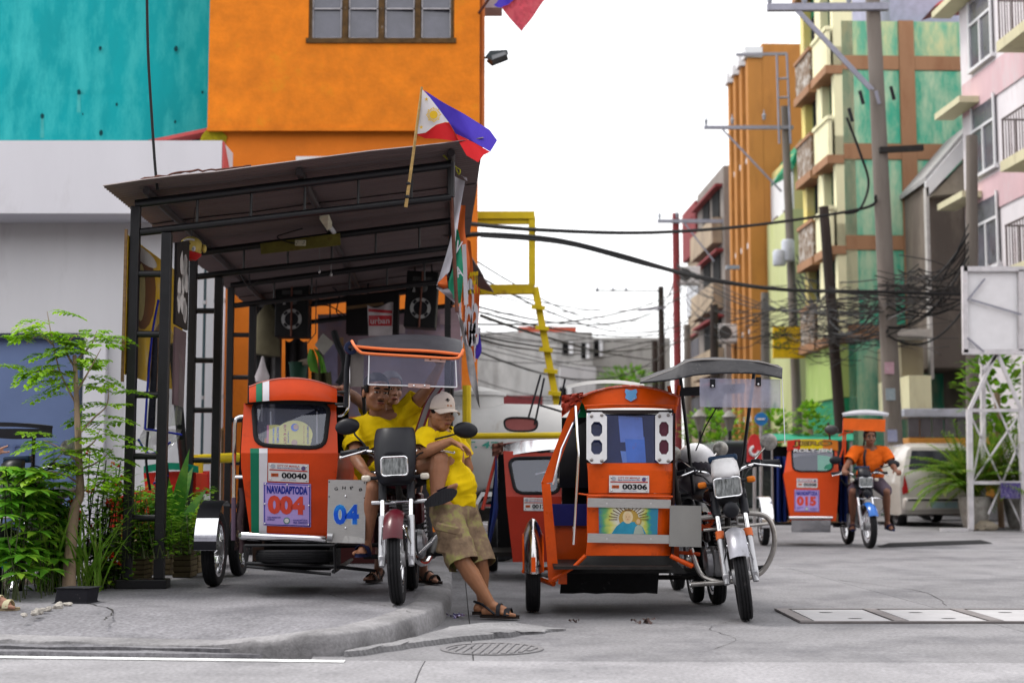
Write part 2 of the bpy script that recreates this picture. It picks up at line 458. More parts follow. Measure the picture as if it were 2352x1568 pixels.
def rock(name,c,s,m,seed,parent=None,flat=.7):
 b=bmesh.new(); bmesh.ops.create_icosphere(b,subdivisions=3,radius=1)
 for v in b.verts:
  k=1+.38*noise.noise(v.co*1.3+V((seed,0,0)))+.18*noise.noise(v.co*3.1+V((0,seed,0)))
  v.co=V((v.co.x*s[0],v.co.y*s[1],v.co.z*s[2]))*k
 me=bpy.data.meshes.new(name); b.to_mesh(me); b.free(); me.materials.append(m)
 me.polygons.foreach_set('use_smooth',[True]*len(me.polygons)); me.set_sharp_from_angle(angle=R(28))
 o=link(name,me,parent); o.location=c; return o
M_rock=mat('mossy_rock',(.36,.34,.31),.9,var=.4,scale=7,c2=(.09,.10,.03),c2amt=.15,c2scale=6,bump=.8,bscale=30,bdist=.012)
M_rubble=mat('pale_rubble',(.42,.39,.35),.9,var=.3,scale=12,bump=.6,bscale=50)
c=gp(955,1432,.0); props(rock('stone',(c.x,c.y,.04),(.055,.04,.04),M_rubble,3),'small pale stone lying in the gutter below the kerb corner','stone')
gr=thing('drain_grate','worn round iron drain grate sunk flush in the near road','grate',(*gp(1130,1490).xy,0))
M_iron=mat('worn_iron',(.19,.183,.19),.8,.0,var=.3,scale=14)
b=MB(); b.lathe([(.255,.001),(.255,.005),(.285,.006),(.285,.001)],n=40); b.build('rim',M_iron,gr)
for k in range(11):
 x=-.23+k*.046; h=math.sqrt(max(.0,.25**2-x*x))*.93
 MB().beam((x-.03,-h,.003),(x+.03,h,.003),.022,.005).build('bar',M_iron,gr)
x0=1.87; ya,yb=gp(1835,1431).y,gp(1790,1402).y
tg=thing('trench_cover','row of pale steel trench covers framed in dark bars on the road at right','drain cover',(x0,ya,0))
M_plate=mat('pale_steel_plate',(.42,.41,.42),.6,.1,var=.1,scale=6,c2=(.4,.38,.37),c2amt=-.05)
M_bar=mat('frame_bar',(.22,.20,.20),.65,.4,var=.2,scale=8)
Wd=yb-ya
MB().bx(0,6.2,-.02,.012,.002,.016).build('edge_bar',M_bar,tg); MB().bx(0,6.2,Wd-.012,Wd+.02,.002,.016).build('edge_bar',M_bar,tg)
MB().bx(0,6.2,.012,Wd-.012,.001,.004).build('pit',M_dark,tg)
for k in range(10):
 x=k*.62
 MB().prism([(x,.013,.004),(x+.085,.013,.004),(x+.085,Wd-.013,.004),(x,Wd-.013,.004)],(0,0,.014)).build('cross_bar',M_bar,tg)
 if k==9:break
 pl=MB().bx(x+.105,x+.605,.018,Wd-.06,.006,.014).build('plate',M_plate,tg)
 for (sx,sy) in ((.3,.2),(.2,.68)):
  MB().lathe([(0,.0165),(.05,.0165)],o=(0,0,0),n=12).build('slot',M_dark,pl).matrix_local=Matrix.Translation((x+.1+sx,sy*Wd,-.0005))@Matrix.Diagonal((1,.35,1,1))
M_crack=mat('crack_dirt',(.035,.033,.032),.95,bump=0)
def crack(pts,w_,z,par,seed=0):
 L_=spline([V((x,y,z)) for (x,y) in pts],8); a=[]; b_=[]
 for i,p in enumerate(L_):
  q=p+V((nz(i*.9,seed)*.03,nz(i*.9,seed+4)*.03,0)); ww=w_*(.4+abs(nz(i*.7,seed+8))*2)*(1 if 0<i<len(L_)-1 else .1); a.append(q-V((ww,ww*.6,0))); b_.append(q+V((ww,ww*.6,0)))
 b=MB(); n=len(a); b.add(a+b_,[(i,i+1,n+i+1,n+i) for i in range(n-1)]); b.build('crack',M_crack,par,smooth=0)
for k,(pts,w_) in enumerate((([(.9,7.6),(1.3,8.4),(1.25,9.1),(1.7,9.9)],.002),([(3.2,10.6),(3.4,12.0),(3.0,13.3)],.004))):crack(pts,w_,.003,road,k)
for k,(pts,w_) in enumerate((([(-2.9,9.6),(-2.5,9.0),(-2.35,8.3)],.006),([(-1.3,10.2),(-1.0,9.5),(-.75,9.2),(-.62,8.8)],.003))):crack(pts,w_,ZW+.004,sidewalk,k+9)
M_litter=mat('brown_litter',(.09,.06,.055),.9,scale=20); M_foil=mat('foil_wrapper',(.3,.28,.5),.25,.7,scale=40,c2=(.5,.1,.12),c2amt=.2,c2scale=25)
def litter(name,label,c,s,m,n=16,seed=1):
 random.seed(seed); b=MB()
 for i in range(n):
  a=random.uniform(0,6.28); r=random.uniform(0,s); p=V((math.cos(a)*r*1.6,math.sin(a)*r,random.uniform(.003,s*.45)))
  e=Euler((random.uniform(-.8,.8),random.uniform(-.8,.8),a)).to_matrix(); q=s*random.uniform(.25,.6)
  b.add([p+e@V(v) for v in ((-q,-q*.4,0),(q,-q*.3,0),(q*.8,q*.4,.01),(-q*.7,q*.3,-.004))],[(0,1,2,3)])
 o=b.build(name,m,smooth=0); o.location=c; props(o,label,'litter'); return o
litter('dry_leaf','crumpled brown dry leaf lying on the road before the orange sidecar',gp(1482,1431)+V((0,0,.004)),.05,M_litter)
litter('candy_wrapper','shiny purple foil wrapper in the gutter beside the sandals',gp(1047,1418)+V((0,0,.004)),.045,M_foil,seed=4)
litter('leaf_scrap','tiny brown leaf scrap on the road left of the larger leaf',gp(1320,1429)+V((0,0,.003)),.025,M_litter,8,seed=6)
litter('paper_scrap','small pale scrap of paper on the sidewalk under the shed',gp(560,1318,ZW)+V((0,0,.003)),.05,mat('paper',(.6,.6,.58),.8),8,seed=9)
pa,pb=gp(2020,1256),gp(2272,1247)
rb=MB(); k=12; rr=[]
for i in range(k+1):
 p=pa.lerp(pb,i/k); s_=.35 if i in (0,k) else 1
 rr.append([p+V((0,y,z*s_)) for (y,z) in ((-.16,.002),(-.10,.035),(0,.055),(.10,.035),(.16,.002))])
rb.loft(rr,cap0=True,cap1=True)
o=rb.build('rubber_hump',M_rubber,smooth=60); props(o,'long black rubber hump lying across the side street behind the far tricycle','speed bump')
def wallmat(name,c,faded,amt=.2,streak=True,var=.1,rough=.8,bump=.35,bscale=30,scale=1.2,c2scale=1.6):
 return mat(name,c,rough,var=var,scale=scale,c2=faded,c2amt=amt,c2scale=c2scale,stretch=(1,1,.3) if streak else (1,1,1),bump=bump,bscale=bscale,bdist=.012)
M_orange=wallmat('orange_stucco',(.74,.205,.012),(.66,.27,.012),.15,streak=False,var=.24,bump=.7,bscale=14,scale=2.8,c2scale=1.1)
M_orange2=wallmat('orange_stucco_lower',(.70,.18,.016),(.76,.27,.05),.1,streak=False,var=.14,bump=.5,bscale=14,c2scale=1.2)
M_teal=wallmat('teal_paint',(.003,.33,.36),(.045,.46,.47),.38,var=.16,bump=.15)
M_fascia=wallmat('white_fascia',(.68,.665,.705),(.60,.58,.61),.15,var=.04,bump=.05)
M_whitewall=wallmat('white_wall',(.62,.612,.635),(.52,.51,.53),.2,var=.05,bump=.08)
M_redtrim=mat('red_trim',(.55,.10,.10),.6,var=.1)
M_moss=mat('yellow_green_moss',(.33,.27,.01),.9,var=.4,scale=9)
M_gatebl=mat('blue_grey_steel',(.13,.18,.33),.55,var=.08,scale=2)
M_glassdk=glass('window_glass',(.25,.27,.3),.35,.05,.15,(.35,.36,.42))
M_winfr=mat('old_window_frame',(.10,.055,.02),.8,var=.5,scale=9,c2=(.45,.42,.4),c2amt=-.02,c2scale=12)
M_pane=mat('dusty_pane',(.09,.09,.12),.18,var=.3,scale=3,c2=(.05,.05,.07),c2amt=.1,c2scale=1.4,bump=0,spec=.8)
M_pvc=mat('white_pipe',(.68,.66,.70),.4,var=.05)
D=20.0
xl,_=xz(476,300,D); xr,_=xz(1101,300,D)
zl=at(700,299,D).z
ob=thing('orange_building','tall orange stucco building with a brown framed window behind the shed','building',((xl+xr)/2,D,0))
wx0,wz0=xz(708,92,D); wx1,_=xz(1043,92,D); WT=9.6; wz1=wz0+1.35
def wall_with_hole(x0,x1,z0,z1,hx0,hx1,hz0,hz1,y,th,m,parent):
 b=MB()
 b.bx(x0,hx0,y,y+th,z0,z1); b.bx(hx1,x1,y,y+th,z0,z1); b.bx(hx0,hx1,y,y+th,z0,hz0); b.bx(hx0,hx1,y,y+th,hz1,z1)
 return b.build('wall',m,parent,smooth=0,world=True)
wall_with_hole(xl,xr,zl,WT,wx0,wx1,wz0,wz1,D,.35,M_orange,ob)
lx0,lz1=xz(680,360,D+.12); lx1,_=xz(870,360,D+.12)
wall_with_hole(xl+.02,xr-.03,0,zl,lx0,lx1,lz1-1.1,lz1,D+.12,.3,M_orange2,ob)
MB().bx(xl+.05,xr-.35,D+.35,D+9,0,WT).build('wall',M_orange2,ob,smooth=0,world=True)
MB().bx(xl,xl+.35,D+.125,D+.16,zl-.55,zl-.01).build('moss',M_moss,ob,smooth=0,world=True) if False else None
win=MB().bx(wx0,wx1,D+.26,D+.30,wz0,wz1).build('window',M_dark,ob,smooth=0,world=True)
fr=4; ww=(wx1-wx0)
MB().bx(wx0-.03,wx1+.03,D-.03,D+.2,wz0-.05,wz0+.02).build('sill',M_winfr,win,smooth=0,world=True)
for i in range(5):
 x=wx0+ww*i/4; t=.05 if i in (0,4) else .04
 MB().bx(x-t,x+t,D+.02,D+.12,wz0+.02,wz1).build('mullion',M_winfr,win,smooth=0,world=True)
for i in range(4):
 a,b_=wx0+ww*i/4+.05,wx0+ww*(i+1)/4-.05
 for (z0,z1) in ((wz0+.05,wz0+.47),(wz0+.49,wz0+.9),(wz0+.92,wz1-.02)):
  MB().prism([(a,D+.07,z0),(b_,D+.07,z0),(b_,D+.09+.01*i,z1),(a,D+.085,z1)],(0,.008,0)).build('pane',M_pane,win,smooth=0,world=True)
 f=MB()
 f.bx(a,b_,D+.05,D+.07,wz0+.47,wz0+.49); f.bx(a,a+.018,D+.05,D+.07,wz0+.03,wz1); f.bx(b_-.018,b_,D+.05,D+.07,wz0+.03,wz1); f.bx(a,b_,D+.05,D+.07,wz0+.02,wz0+.05)
 f.build('sash',mat('pale_sash',(.42,.40,.42),.7,var=.3,scale=12),win,smooth=0,world=True)
w2=MB().bx(lx0,lx1,D+.34,D+.36,lz1-1.1,lz1).build('window',M_pane,ob,smooth=0,world=True)
b=MB(); b.bx(lx0,lx1,D+.1,D+.2,lz1-.06,lz1); b.bx(lx0,lx0+.06,D+.1,D+.2,lz1-1.1,lz1-.06); b.bx((lx0+lx1)/2-.03,(lx0+lx1)/2+.03,D+.12,D+.2,lz1-1.1,lz1-.06)
b.build('frame',M_white,w2,smooth=0,world=True)
MB().bx(xl,xr,D-.025,D-.002,zl-.015,zl+.03).build('drip_edge',M_orange,ob,smooth=0,world=True)
b=MB(); b.tube([V((xr+.04,D+.1,zl-.1)),V((xr+.04,D+.1,WT))],.035,8); b.build('drain_pipe',mat('brown_pipe',(.45,.13,.03),.6),ob,world=True)
bx0=xr+.02
b=MB(); b.bx(bx0,bx0+.3,D+.5,D+.9,at(0,18,D+.5).z,at(0,18,D+.5).z+.14); b.build('balcony',mat('balcony_slab',(.42,.36,.38),.8),ob,smooth=0,world=True)
for (x,y,s) in ((490,330,.28),(505,365,.2),(520,395,.16)):
 p=at(x,y,D+.1)
 bm=MB(); bm.poly([p+V((math.cos(k*.524)*s*(.6+.5*abs(nz(k*1.7,x))),0,math.sin(k*.524)*s*(.7+.5*abs(nz(k*2.1,y))))) for k in range(12)]); bm.build('moss_patch',M_moss,ob,smooth=0,world=True)
fl=thing('floodlight','dark grey floodlight on a bracket at the orange wall corner','floodlight',at(1105,127,D+.2))
b=MB(); b.tube(spline([at(1103,130,D+.2),at(1114,133,D+.15),at(1122,130,D+.1)]),.018,6); b.build('bracket',M_blackpl,fl,world=True)
p=[at(1118,128,D),at(1126,118,D),at(1164,116,D),at(1166,124,D),at(1130,138,D)]
MB().prism(p,(0,.28,0)).build('housing',mat('dark_grey_metal',(.05,.06,.065),.5,.3),fl,world=True,smooth=0,bevel=.01)
p=[at(1131,137.6,D-.004),at(1164,124.8,D-.004),at(1160,119,D-.004),at(1129,128,D-.004)]
MB().prism(p,(0,-.008,0)).build('lens',mat('lamp_lens',(.25,.26,.27),.2),fl,world=True,smooth=0)
D=21.5
tb=thing('teal_building','weathered plain teal painted wall of the building at upper left','building',(at(200,0,D).x,D,0))
zt=at(0,218,D).z
x1=at(482,100,D).x+.25
MB().bx(-16,x1,D,D+8,zt+.003,11.5).build('wall',M_teal,tb,smooth=0,world=True)
MB().bx(-16,x1,D-.035,D+8,2,zt).build('lower_wall',M_teal,tb,smooth=0,world=True)
M_hole=mat('black_stain',(.004,.05,.06),.9); M_drip=mat('pale_drip',(.06,.40,.40),.8)
for (x,y,s) in ((181,212,5),(97,267,5),(232,305,5),(404,112,5),(230,111,4),(402,280,3),(465,212,3),(190,262,2),(268,240,3)):
 c0=at(x,y,D-.04)
 b=MB(); b.poly([c0+V((math.cos(k)*s*.006*(1+.4*nz(k,x)),0,math.sin(k)*s*.009*(1+.4*nz(k,y)))) for k in [i*.628 for i in range(10)]]); b.build('anchor_hole',M_hole,tb,smooth=0,world=True)
for (x,y,h) in ((97,271,50),(181,218,40)):
 b=MB(); p=at(x,y,D-.038); q=at(x,y+h,D-.038); q.z=max(q.z,at(0,318,D).z); b.poly([p+V((-.02,0,0)),p+V((.02,0,0)),q+V((.025,0,0)),q+V((-.03,0,0))]); b.build('drip_stain',M_drip,tb,smooth=0,world=True)
lr=thing('lean_to_roof','narrow red metal roof edge sloping between the teal and orange walls','roof',at(400,310,20.6))
p=[at(340,322,20.6),at(475,294,20.6),at(475,302,20.6),at(380,322,20.6)]
MB().prism(p,(0,.5,0)).build('flashing',M_redtrim,lr,world=True,smooth=0)
p=[at(384,323,20.9),at(475,303,20.9),at(476,330,20.9),at(384,330,20.9)]
MB().prism(p,(0,.05,0)).build('soffit',M_dark,lr,world=True,smooth=0)  # near-black sheet painted in for the dark gap below the roof edge
D=19.5; DF=18.75
wb=thing('white_building','white shopfront with a deep plain fascia and blue grey shutter at left','building',(at(100,0,D).x,D,0))
fx1,fz1=xz(510,323,DF); fz0=at(300,490,DF).z
wx=at(505,0,D).x
fa=MB(); fa.bx(-16,fx1,DF,D-.002,fz0,fz1); fo=fa.build('fascia',M_fascia,wb,smooth=0,world=True)
b=MB(); b.prism([V((fx1+.002,DF+.01,fz0+.01)),V((fx1+.002,D+.1,fz0+.01)),V((fx1+.002,D+.1,fz1-.42)),V((fx1+.002,DF+.45,fz1-.35)),V((fx1+.002,DF+.01,fz1-.01))],(.03,0,0)); b.build('end_panel',M_redtrim,wb,smooth=0,world=True)
gx=at(196,800,D).x; gz=at(100,765,D).z; px1=at(285,800,D).x; pz=at(250,772,D).z
b=MB(); b.bx(-16,gx,D,D+.3,gz,fz0+.4); b.bx(gx,wx,D,D+.3,pz,fz0+.4); b.bx(px1+.02,wx,D,D+.3,0,pz); b.build('wall',M_whitewall,wb,smooth=0,world=True)
MB().bx(gx+.0,gx+.3,D-.06,D+.3,0,pz-.01).build('pilaster',M_fascia,wb,smooth=0,world=True)
MB().bx(gx+.302,px1+.018,D+.06,D+.3,0,pz-.004).build('wall',M_whitewall,wb,smooth=0,world=True)
MB().bx(-16,wx-.05,D+.31,D+2,0,fz1-.05).build('rear_wall',M_whitewall,wb,smooth=0,world=True)
b=MB(); b.bx(-16,gx-.06,D+.08,D+.14,0,gz-.08); sh=b.build('shutter',M_gatebl,wb,smooth=0,world=True)
b=MB(); b.bx(-16,gx,D-.03,D+.1,gz-.08,gz-.002); b.bx(gx-.06,gx-.003,D-.03,D+.1,0,gz-.082); b.build('frame',mat('dark_frame',(.03,.04,.06),.5),sh,smooth=0,world=True)
for k in range(7):
 x=at(10+k*45-120,1050,D).x
 z1=at(0,1020,D).z
 for (a0,a1,z0_,z1_) in ((x,x+.03,.2,z1),(x+.03,x+.2,z1-.03,z1)):
  MB().bx(a0,a1,D+.06,D+.08,z0_,z1_).build('trim',mat('shutter_trim',(.10,.14,.28),.5),sh,smooth=0,world=True)
for (x,d) in ((497,19.1),(462,19.3)):
 p=at(x,1100,d); q=at(x,640 if x==497 else 580,d)
 o=thing('drain_pipe','white vertical drain pipe on the white wall, nearer the orange wall' if x==497 else 'thin dark cable conduit on the white wall','pipe',(p.x,p.y,0))
 MB().tube([(p.x,p.y,.1),(p.x,p.y,q.z)],.075 if x==497 else .02,12).build('pipe',M_pvc if x==497 else mat('dark_conduit',(.04,.07,.08),.6),o,world=True)
 for z in (.6,2.0,3.3):
  MB().tube([(p.x,p.y,z),(p.x,p.y,z+.05)],.085 if x==497 else .028,12).build('collar',M_steel,o,world=True)
def facade_boxes(b,rects,y,th):
 for (x0,x1,z0,z1) in rects:b.bx(x0,x1,y,y+th,z0,z1)
def sf(u,d,z):p=SD*d+SR*u; return V((p.x,p.y,z))
def box_sf(b,u0,u1,d0,d1,z0,z1):
 c=[sf(u,d,z) for z in (z0,z1) for d in (d0,d1) for u in (u0,u1)]
 b.add(c,[(0,2,3,1),(4,5,7,6),(0,1,5,4),(2,6,7,3),(0,4,6,2),(1,3,7,5)]); return b
def uv_of(x,d0):
 p=at(x,800,d0); return p.dot(SR)
M_green=wallmat('green_wall',(.07,.43,.28),(.46,.62,.42),.46,var=.25,bump=.2,scale=1.0,c2scale=1.1)
M_greenpale=wallmat('pale_green_wall',(.14,.45,.30),(.60,.62,.34),.5,var=.25,bump=.2,scale=1.0,c2scale=1.1)
M_band=wallmat('brown_band',(.37,.20,.11),(.30,.15,.08),.3,var=.15)
M_cream=wallmat('pale_yellow_wall',(.84,.80,.52),(.68,.62,.38),.18,var=.1,bump=.1)
M_yel=wallmat('yellow_wall',(.80,.66,.22),(.7,.62,.35),.3,var=.14)
M_dkgreen=mat('deep_green_paint',(.015,.22,.10),.7,var=.2)
M_lattice=mat('ornate_grille',(.22,.15,.10),.8,c2=(.55,.52,.48),c2amt=.38,c2scale=4,bump=.8,bscale=12,bdist=.05)
Dg=36.0
u0=uv_of(1958,Dg); u1=uv_of(2330,Dg)
gb=thing('apartment_block','green panelled apartment block with brown bands and pale yellow balconied front','building',sf(u0,Dg,0))
ztop=at(2000,36,Dg).z
bands=[(at(0,118,Dg).z,at(0,150,Dg).z),(at(0,322,Dg).z,at(0,358,Dg).z),(at(0,535,Dg).z,at(0,568,Dg).z),(at(0,742,Dg).z,at(0,775,Dg).z)]
pil=[(uv_of(2095,Dg),uv_of(2131,Dg))]
box_sf(MB(),u0+.1,u1,Dg+.1,Dg+3.6,0,ztop-.1).build('core',M_dkgreen,gb,smooth=0,world=True)
levels=[ztop]+[v for bnd in bands for v in bnd]+[0]
for i in range(0,len(levels),2):
 z1,z0=levels[i],levels[i+1]
 if z1<z0:z0,z1=z1,z0
 for (a,c_) in ((u0,pil[0][0]-.01),(pil[0][1]+.01,u1)):
  box_sf(MB(),a,c_,Dg,Dg+.3,z0+.012,z1-.012).build('panel',M_greenpale if i==0 else M_green,gb,smooth=0,world=True)
for (a,c_) in bands:
 box_sf(MB(),u0,pil[0][0]-.01,Dg-.03,Dg+.3,c_,a).build('band',M_band,gb,smooth=0,world=True)
 box_sf(MB(),pil[0][1]+.01,u1,Dg-.03,Dg+.3,c_,a).build('band',M_band,gb,smooth=0,world=True)
box_sf(MB(),pil[0][0],pil[0][1],Dg-.045,Dg+.3,0,ztop).build('pilaster',M_band,gb,smooth=0,world=True)
uF=u0; L_f=3.5
bay=[(0,1.9),(1.9,3.1),(3.1,5.4),(5.4,6.6)]
floors=[at(0,150,Dg).z,at(0,358,Dg).z,at(0,568,Dg).z,at(0,775,Dg).z]
for fi,zf in enumerate([floors[0]+3.0]+floors):
 h=1.05
 for k,(d0,d1,m) in enumerate(((.0,1.45,M_cream),(1.8,3.4,M_lattice))):
  bo=box_sf(MB(),uF-.40,uF-.30,Dg+d0,Dg+d1,zf+.1,zf+h).build('balcony',m,gb,smooth=0,world=True)
  box_sf(MB(),uF-.45,uF-.01,Dg+d0-.05,Dg+d1+.05,zf-.12,zf+.1).build('floor_slab',M_band,bo,smooth=0,world=True)
  box_sf(MB(),uF-.44,uF-.28,Dg+d0-.05,Dg+d1+.05,zf+h,zf+h+.1).build('rail',M_band if k else M_cream,bo,smooth=0,world=True)
 for (d0,d1,m) in ((.0,.25,M_cream),(1.25,1.85,M_cream),(3.1,3.5,M_yel)):
  box_sf(MB(),uF-.22,uF+.3,Dg+d0,Dg+d1,zf+.11,zf+3.0).build('wall',m,gb,smooth=0,world=True)
 for (d0,d1) in ((.25,1.25),(1.85,3.1)):
  wn=box_sf(MB(),uF+.0,uF+.05,Dg+d0+.01,Dg+d1-.01,zf+.11,zf+2.95).build('window',M_dkgreen,gb,smooth=0,world=True)
  box_sf(MB(),uF-.04,uF-.01,Dg+d0+.2,Dg+d1-.2,zf+.2,zf+2.3).build('pane',M_dark,wn,smooth=0,world=True)
box_sf(MB(),uF-.25,uF+.2,Dg,Dg+L_f,3.0,floors[3]-.13).build('wall',wallmat('lime_wall',(.36,.48,.15),(.5,.55,.25),.2),gb,smooth=0,world=True)
box_sf(MB(),uF-.2,uF+.2,Dg,Dg+L_f,0,2.98).build('shopfront',M_dkgreen,gb,smooth=0,world=True)
box_sf(MB(),u0+2.0,u1,Dg+2.2,Dg+8,ztop-.1,ztop+2.6).build('penthouse',mat('lilac_wall',(.42,.42,.55),.8),gb,smooth=0,world=True)
p=at(2150,5,Dg+1)
MB().prism([at(2145,15,Dg+1),at(2160,2,Dg+1),at(2240,-15,Dg+1),at(2240,2,Dg+1),at(2175,6,Dg+1)],(0,1.2,0)).build('awning',M_redtrim,gb,smooth=0,world=True)
Dh=34.0; M_conc=wallmat('raw_concrete',(.17,.14,.12),(.25,.21,.17),.25,var=.2)
gh=thing('concrete_house','dark raw concrete house with a white edged sloping roof beside the green block','building',at(2180,1100,Dh))
a=at(2118,1010,Dh).x; z1=at(0,400,Dh).z
MB().bx(at(2212,0,Dh).x,at(2330,0,Dh).x,Dh+.9,Dh+5,0,z1+.2).build('wall',M_conc,gh,smooth=0,world=True)
MB().bx(at(2118,0,Dh).x+.1,at(2212,0,Dh).x,Dh+.5,Dh+5,at(0,840,Dh).z,z1).build('wall',M_conc,gh,smooth=0,world=True)
MB().bx(at(2114,0,Dh).x,at(2121,0,Dh).x,Dh,Dh+.2,at(0,870,Dh).z,at(0,430,Dh).z).build('corner_post',mat('grey_white',(.5,.48,.46),.8),gh,smooth=0,world=True)
pts=[at(2126,418,Dh),at(2240,285,Dh),at(2240,335,Dh),at(2130,452,Dh)]
rf=MB().prism(pts,(0,.12,0)).build('roof',M_white,gh,smooth=0,world=True)
MB().prism([at(2126,405,Dh+.1),at(2240,272,Dh+.1),at(2240,284,Dh+.1),at(2126,417,Dh+.1)],(0,4.5,0)).build('roof_sheet',mat('grey_roof_sheet',(.35,.34,.34),.6),rf,smooth=0,world=True)
MB().prism([at(2140,450,Dh+.13),at(2240,345,Dh+.13),at(2240,440,Dh+.13)],(0,.5,0)).build('soffit',mat('beige_soffit',(.33,.29,.24),.8),rf,smooth=0,world=True)
MB().bx(at(2070,0,33).x,at(2120,0,33).x,33.2,36,at(0,940,33).z,at(0,860,33).z).build('side_wall',M_cream,gh,smooth=0,world=True)
MB().bx(at(2070,0,33).x,at(2120,0,33).x,33.8,36,at(0,860,33).z+.01,at(0,775,33).z).build('porch_wall',wallmat('tan_wall',(.34,.30,.20),(.4,.36,.25)),gh,smooth=0,world=True)
MB().bx(at(2060,0,33).x-.2,at(2120,0,33).x,33.0,33.9,at(0,775,33).z+.02,at(0,755,33).z).build('porch_roof',mat('porch_roof',(.5,.47,.42),.7),gh,smooth=0,world=True)
Dp=26.0
M_pinkw=wallmat('white_pink_wall',(.76,.72,.75),(.58,.50,.52),.15,var=.1); M_pink=wallmat('pink_wall',(.66,.46,.49),(.62,.54,.56),.25,var=.12); M_paley=wallmat('pale_yellow_trim',(.66,.62,.42),(.5,.46,.3),.2)
uP=uv_of(2243,Dp+7)
ph=thing('pink_house','white and pink house with yellow trimmed balconies at the right edge','building',sf(uP,Dp,0))
d0,d1=Dp-6,Dp+7
zs=[at(2300,y,Dp+3).z for y in (640,395,120)]
box_sf(MB(),uP,uP+6,d0,d1,0,13.5).build('wall',M_pinkw,ph,smooth=0,world=True)
for zf in zs:
 box_sf(MB(),uP-.03,uP-.003,d0,d1-.1,zf-.3,zf+.5).build('band',M_pink,ph,smooth=0,world=True)
 for k in range(4):
  dd=Dp+4.9-k*3.4
  if dd<d0:continue
  wn=box_sf(MB(),uP-.05,uP-.01,dd,dd+1.3,zf+.75,zf+2.25).build('window',M_pane,ph,smooth=0,world=True)
  f=MB(); box_sf(f,uP-.09,uP-.051,dd-.06,dd,zf+.68,zf+2.32); box_sf(f,uP-.09,uP-.051,dd+1.3,dd+1.36,zf+.68,zf+2.32); box_sf(f,uP-.09,uP-.051,dd+.001,dd+1.299,zf+1.7,zf+1.76); box_sf(f,uP-.09,uP-.051,dd+.62,dd+.68,zf+.68,zf+1.699)
  f.build('frame',M_white,wn,smooth=0,world=True)
  box_sf(MB(),uP-.12,uP-.005,dd-.1,dd+1.4,zf+.6,zf+.67).build('sill',M_white,wn,smooth=0,world=True)
 bd0,bd1=Dp-2.2,Dp+2.6
 bo=box_sf(MB(),uP-.85,uP-.035,bd0,bd1,zf+.0,zf+.22).build('balcony',M_paley,ph,smooth=0,world=True)
 r_=MB()
 for k in range(int((bd1-bd0)/.14)):
  p=sf(uP-.8,bd0+.08+k*.14,0); r_.tube([(p.x,p.y,zf+.22),(p.x,p.y,zf+1.1)],.013,5)
 for k in range(6):
  p=sf(uP-.8+k*.14,bd1-.05,0); r_.tube([(p.x,p.y,zf+.22),(p.x,p.y,zf+1.1)],.013,5)
 r_.tube([sf(uP-.8,bd0,zf+1.1),sf(uP-.8,bd1-.05,zf+1.1),sf(uP-.05,bd1-.05,zf+1.1)],.022,6)
 r_.build('railing',mat('brown_railing',(.14,.11,.11),.6),bo,world=True)
 box_sf(MB(),uP-.5,uP-.035,d1-1.2,d1+.5,zf+2.35,zf+2.5).build('window_hood',M_paley,ph,smooth=0,world=True)
Dt=46.0; M_tan=wallmat('tan_wall_far',(.50,.215,.055),(.38,.16,.045),.25,var=.14,bump=.05); M_tand=wallmat('tan_shade',(.38,.16,.045),(.36,.15,.05),.2)
tn=thing('tan_building','tall plain tan building with ribbed front and white ledges behind the poles','building',at(1780,1100,Dt))
uT=uv_of(1768,Dt); zt=at(0,92,Dt).z
box_sf(MB(),uT,uT+9,Dt,Dt+3.6,0,zt).build('wall',M_tan,tn,smooth=0,world=True)
zc=at(0,125,Dt).z
for k,(dd,w_) in enumerate(((.0,.35),(1.05,.35),(2.1,.35),(3.1,.35))):
 pl_=box_sf(MB(),uT-.5,uT-.01,Dt+dd,Dt+dd+w_,0,zc).build('pillar',M_tan,tn,smooth=0,world=True)
 box_sf(MB(),uT-.6,uT-.01,Dt+dd-.1,Dt+dd+w_+.1,zc+.005,zc+.35).build('capital',M_white,pl_,smooth=0,world=True)
for i in range(7):
 for dd in (.4,1.45,2.5):
  z=3+i*2.9
  if z>zc-2:continue
  wn=box_sf(MB(),uT-.06,uT-.01,Dt+dd+.05,Dt+dd+.55,z,z+1.5).build('window',M_pane,tn,smooth=0,world=True)
  box_sf(MB(),uT-.4,uT-.02,Dt+dd,Dt+dd+.6,z-.2,z-.02).build('sill',M_white,wn,smooth=0,world=True)
  box_sf(MB(),uT-.35,uT-.02,Dt+dd,Dt+dd+.6,z+1.52,z+1.7).build('sill',M_white,wn,smooth=0,world=True)
Ds=43.0
sh_=thing('green_gabled_house','narrow pale yellow house with green gable trim beside the tan building','building',at(1850,1100,Ds))
uS=uv_of(1838,Ds); zs1=at(0,345,Ds).z
box_sf(MB(),uS,uS+3,Ds,Ds+3.4,0,zs1).build('wall',wallmat('butter_wall',(.68,.60,.26),(.6,.5,.2)),sh_,smooth=0,world=True)
box_sf(MB(),uS-.05,uS-.005,Ds,Ds+3.4,0,zs1-.3).build('front',M_white,sh_,smooth=0,world=True)
MB().prism([at(1818,372,Ds-.2),at(1842,318,Ds-.2),at(1884,318,Ds-.2),at(1884,332,Ds-.2),at(1846,332,Ds-.2),at(1824,384,Ds-.2)],(0,3.5,0)).build('gable_trim',mat('green_trim',(.012,.25,.12),.6),sh_,smooth=0,world=True)
for k in range(2):
 box_sf(MB(),uS-.08,uS-.052,Ds+.6+k*1.4,Ds+1.2+k*1.4,zs1-3.4,zs1-1.6).build('window',M_pane,sh_,smooth=0,world=True)
box_sf(MB(),uS-.2,uS+3,Ds-.05,Ds+3.5,0,at(0,475,Ds).z).build('lower_block',wallmat('pale_green_block',(.52,.55,.28),(.45,.5,.2)),sh_,smooth=0,world=True)
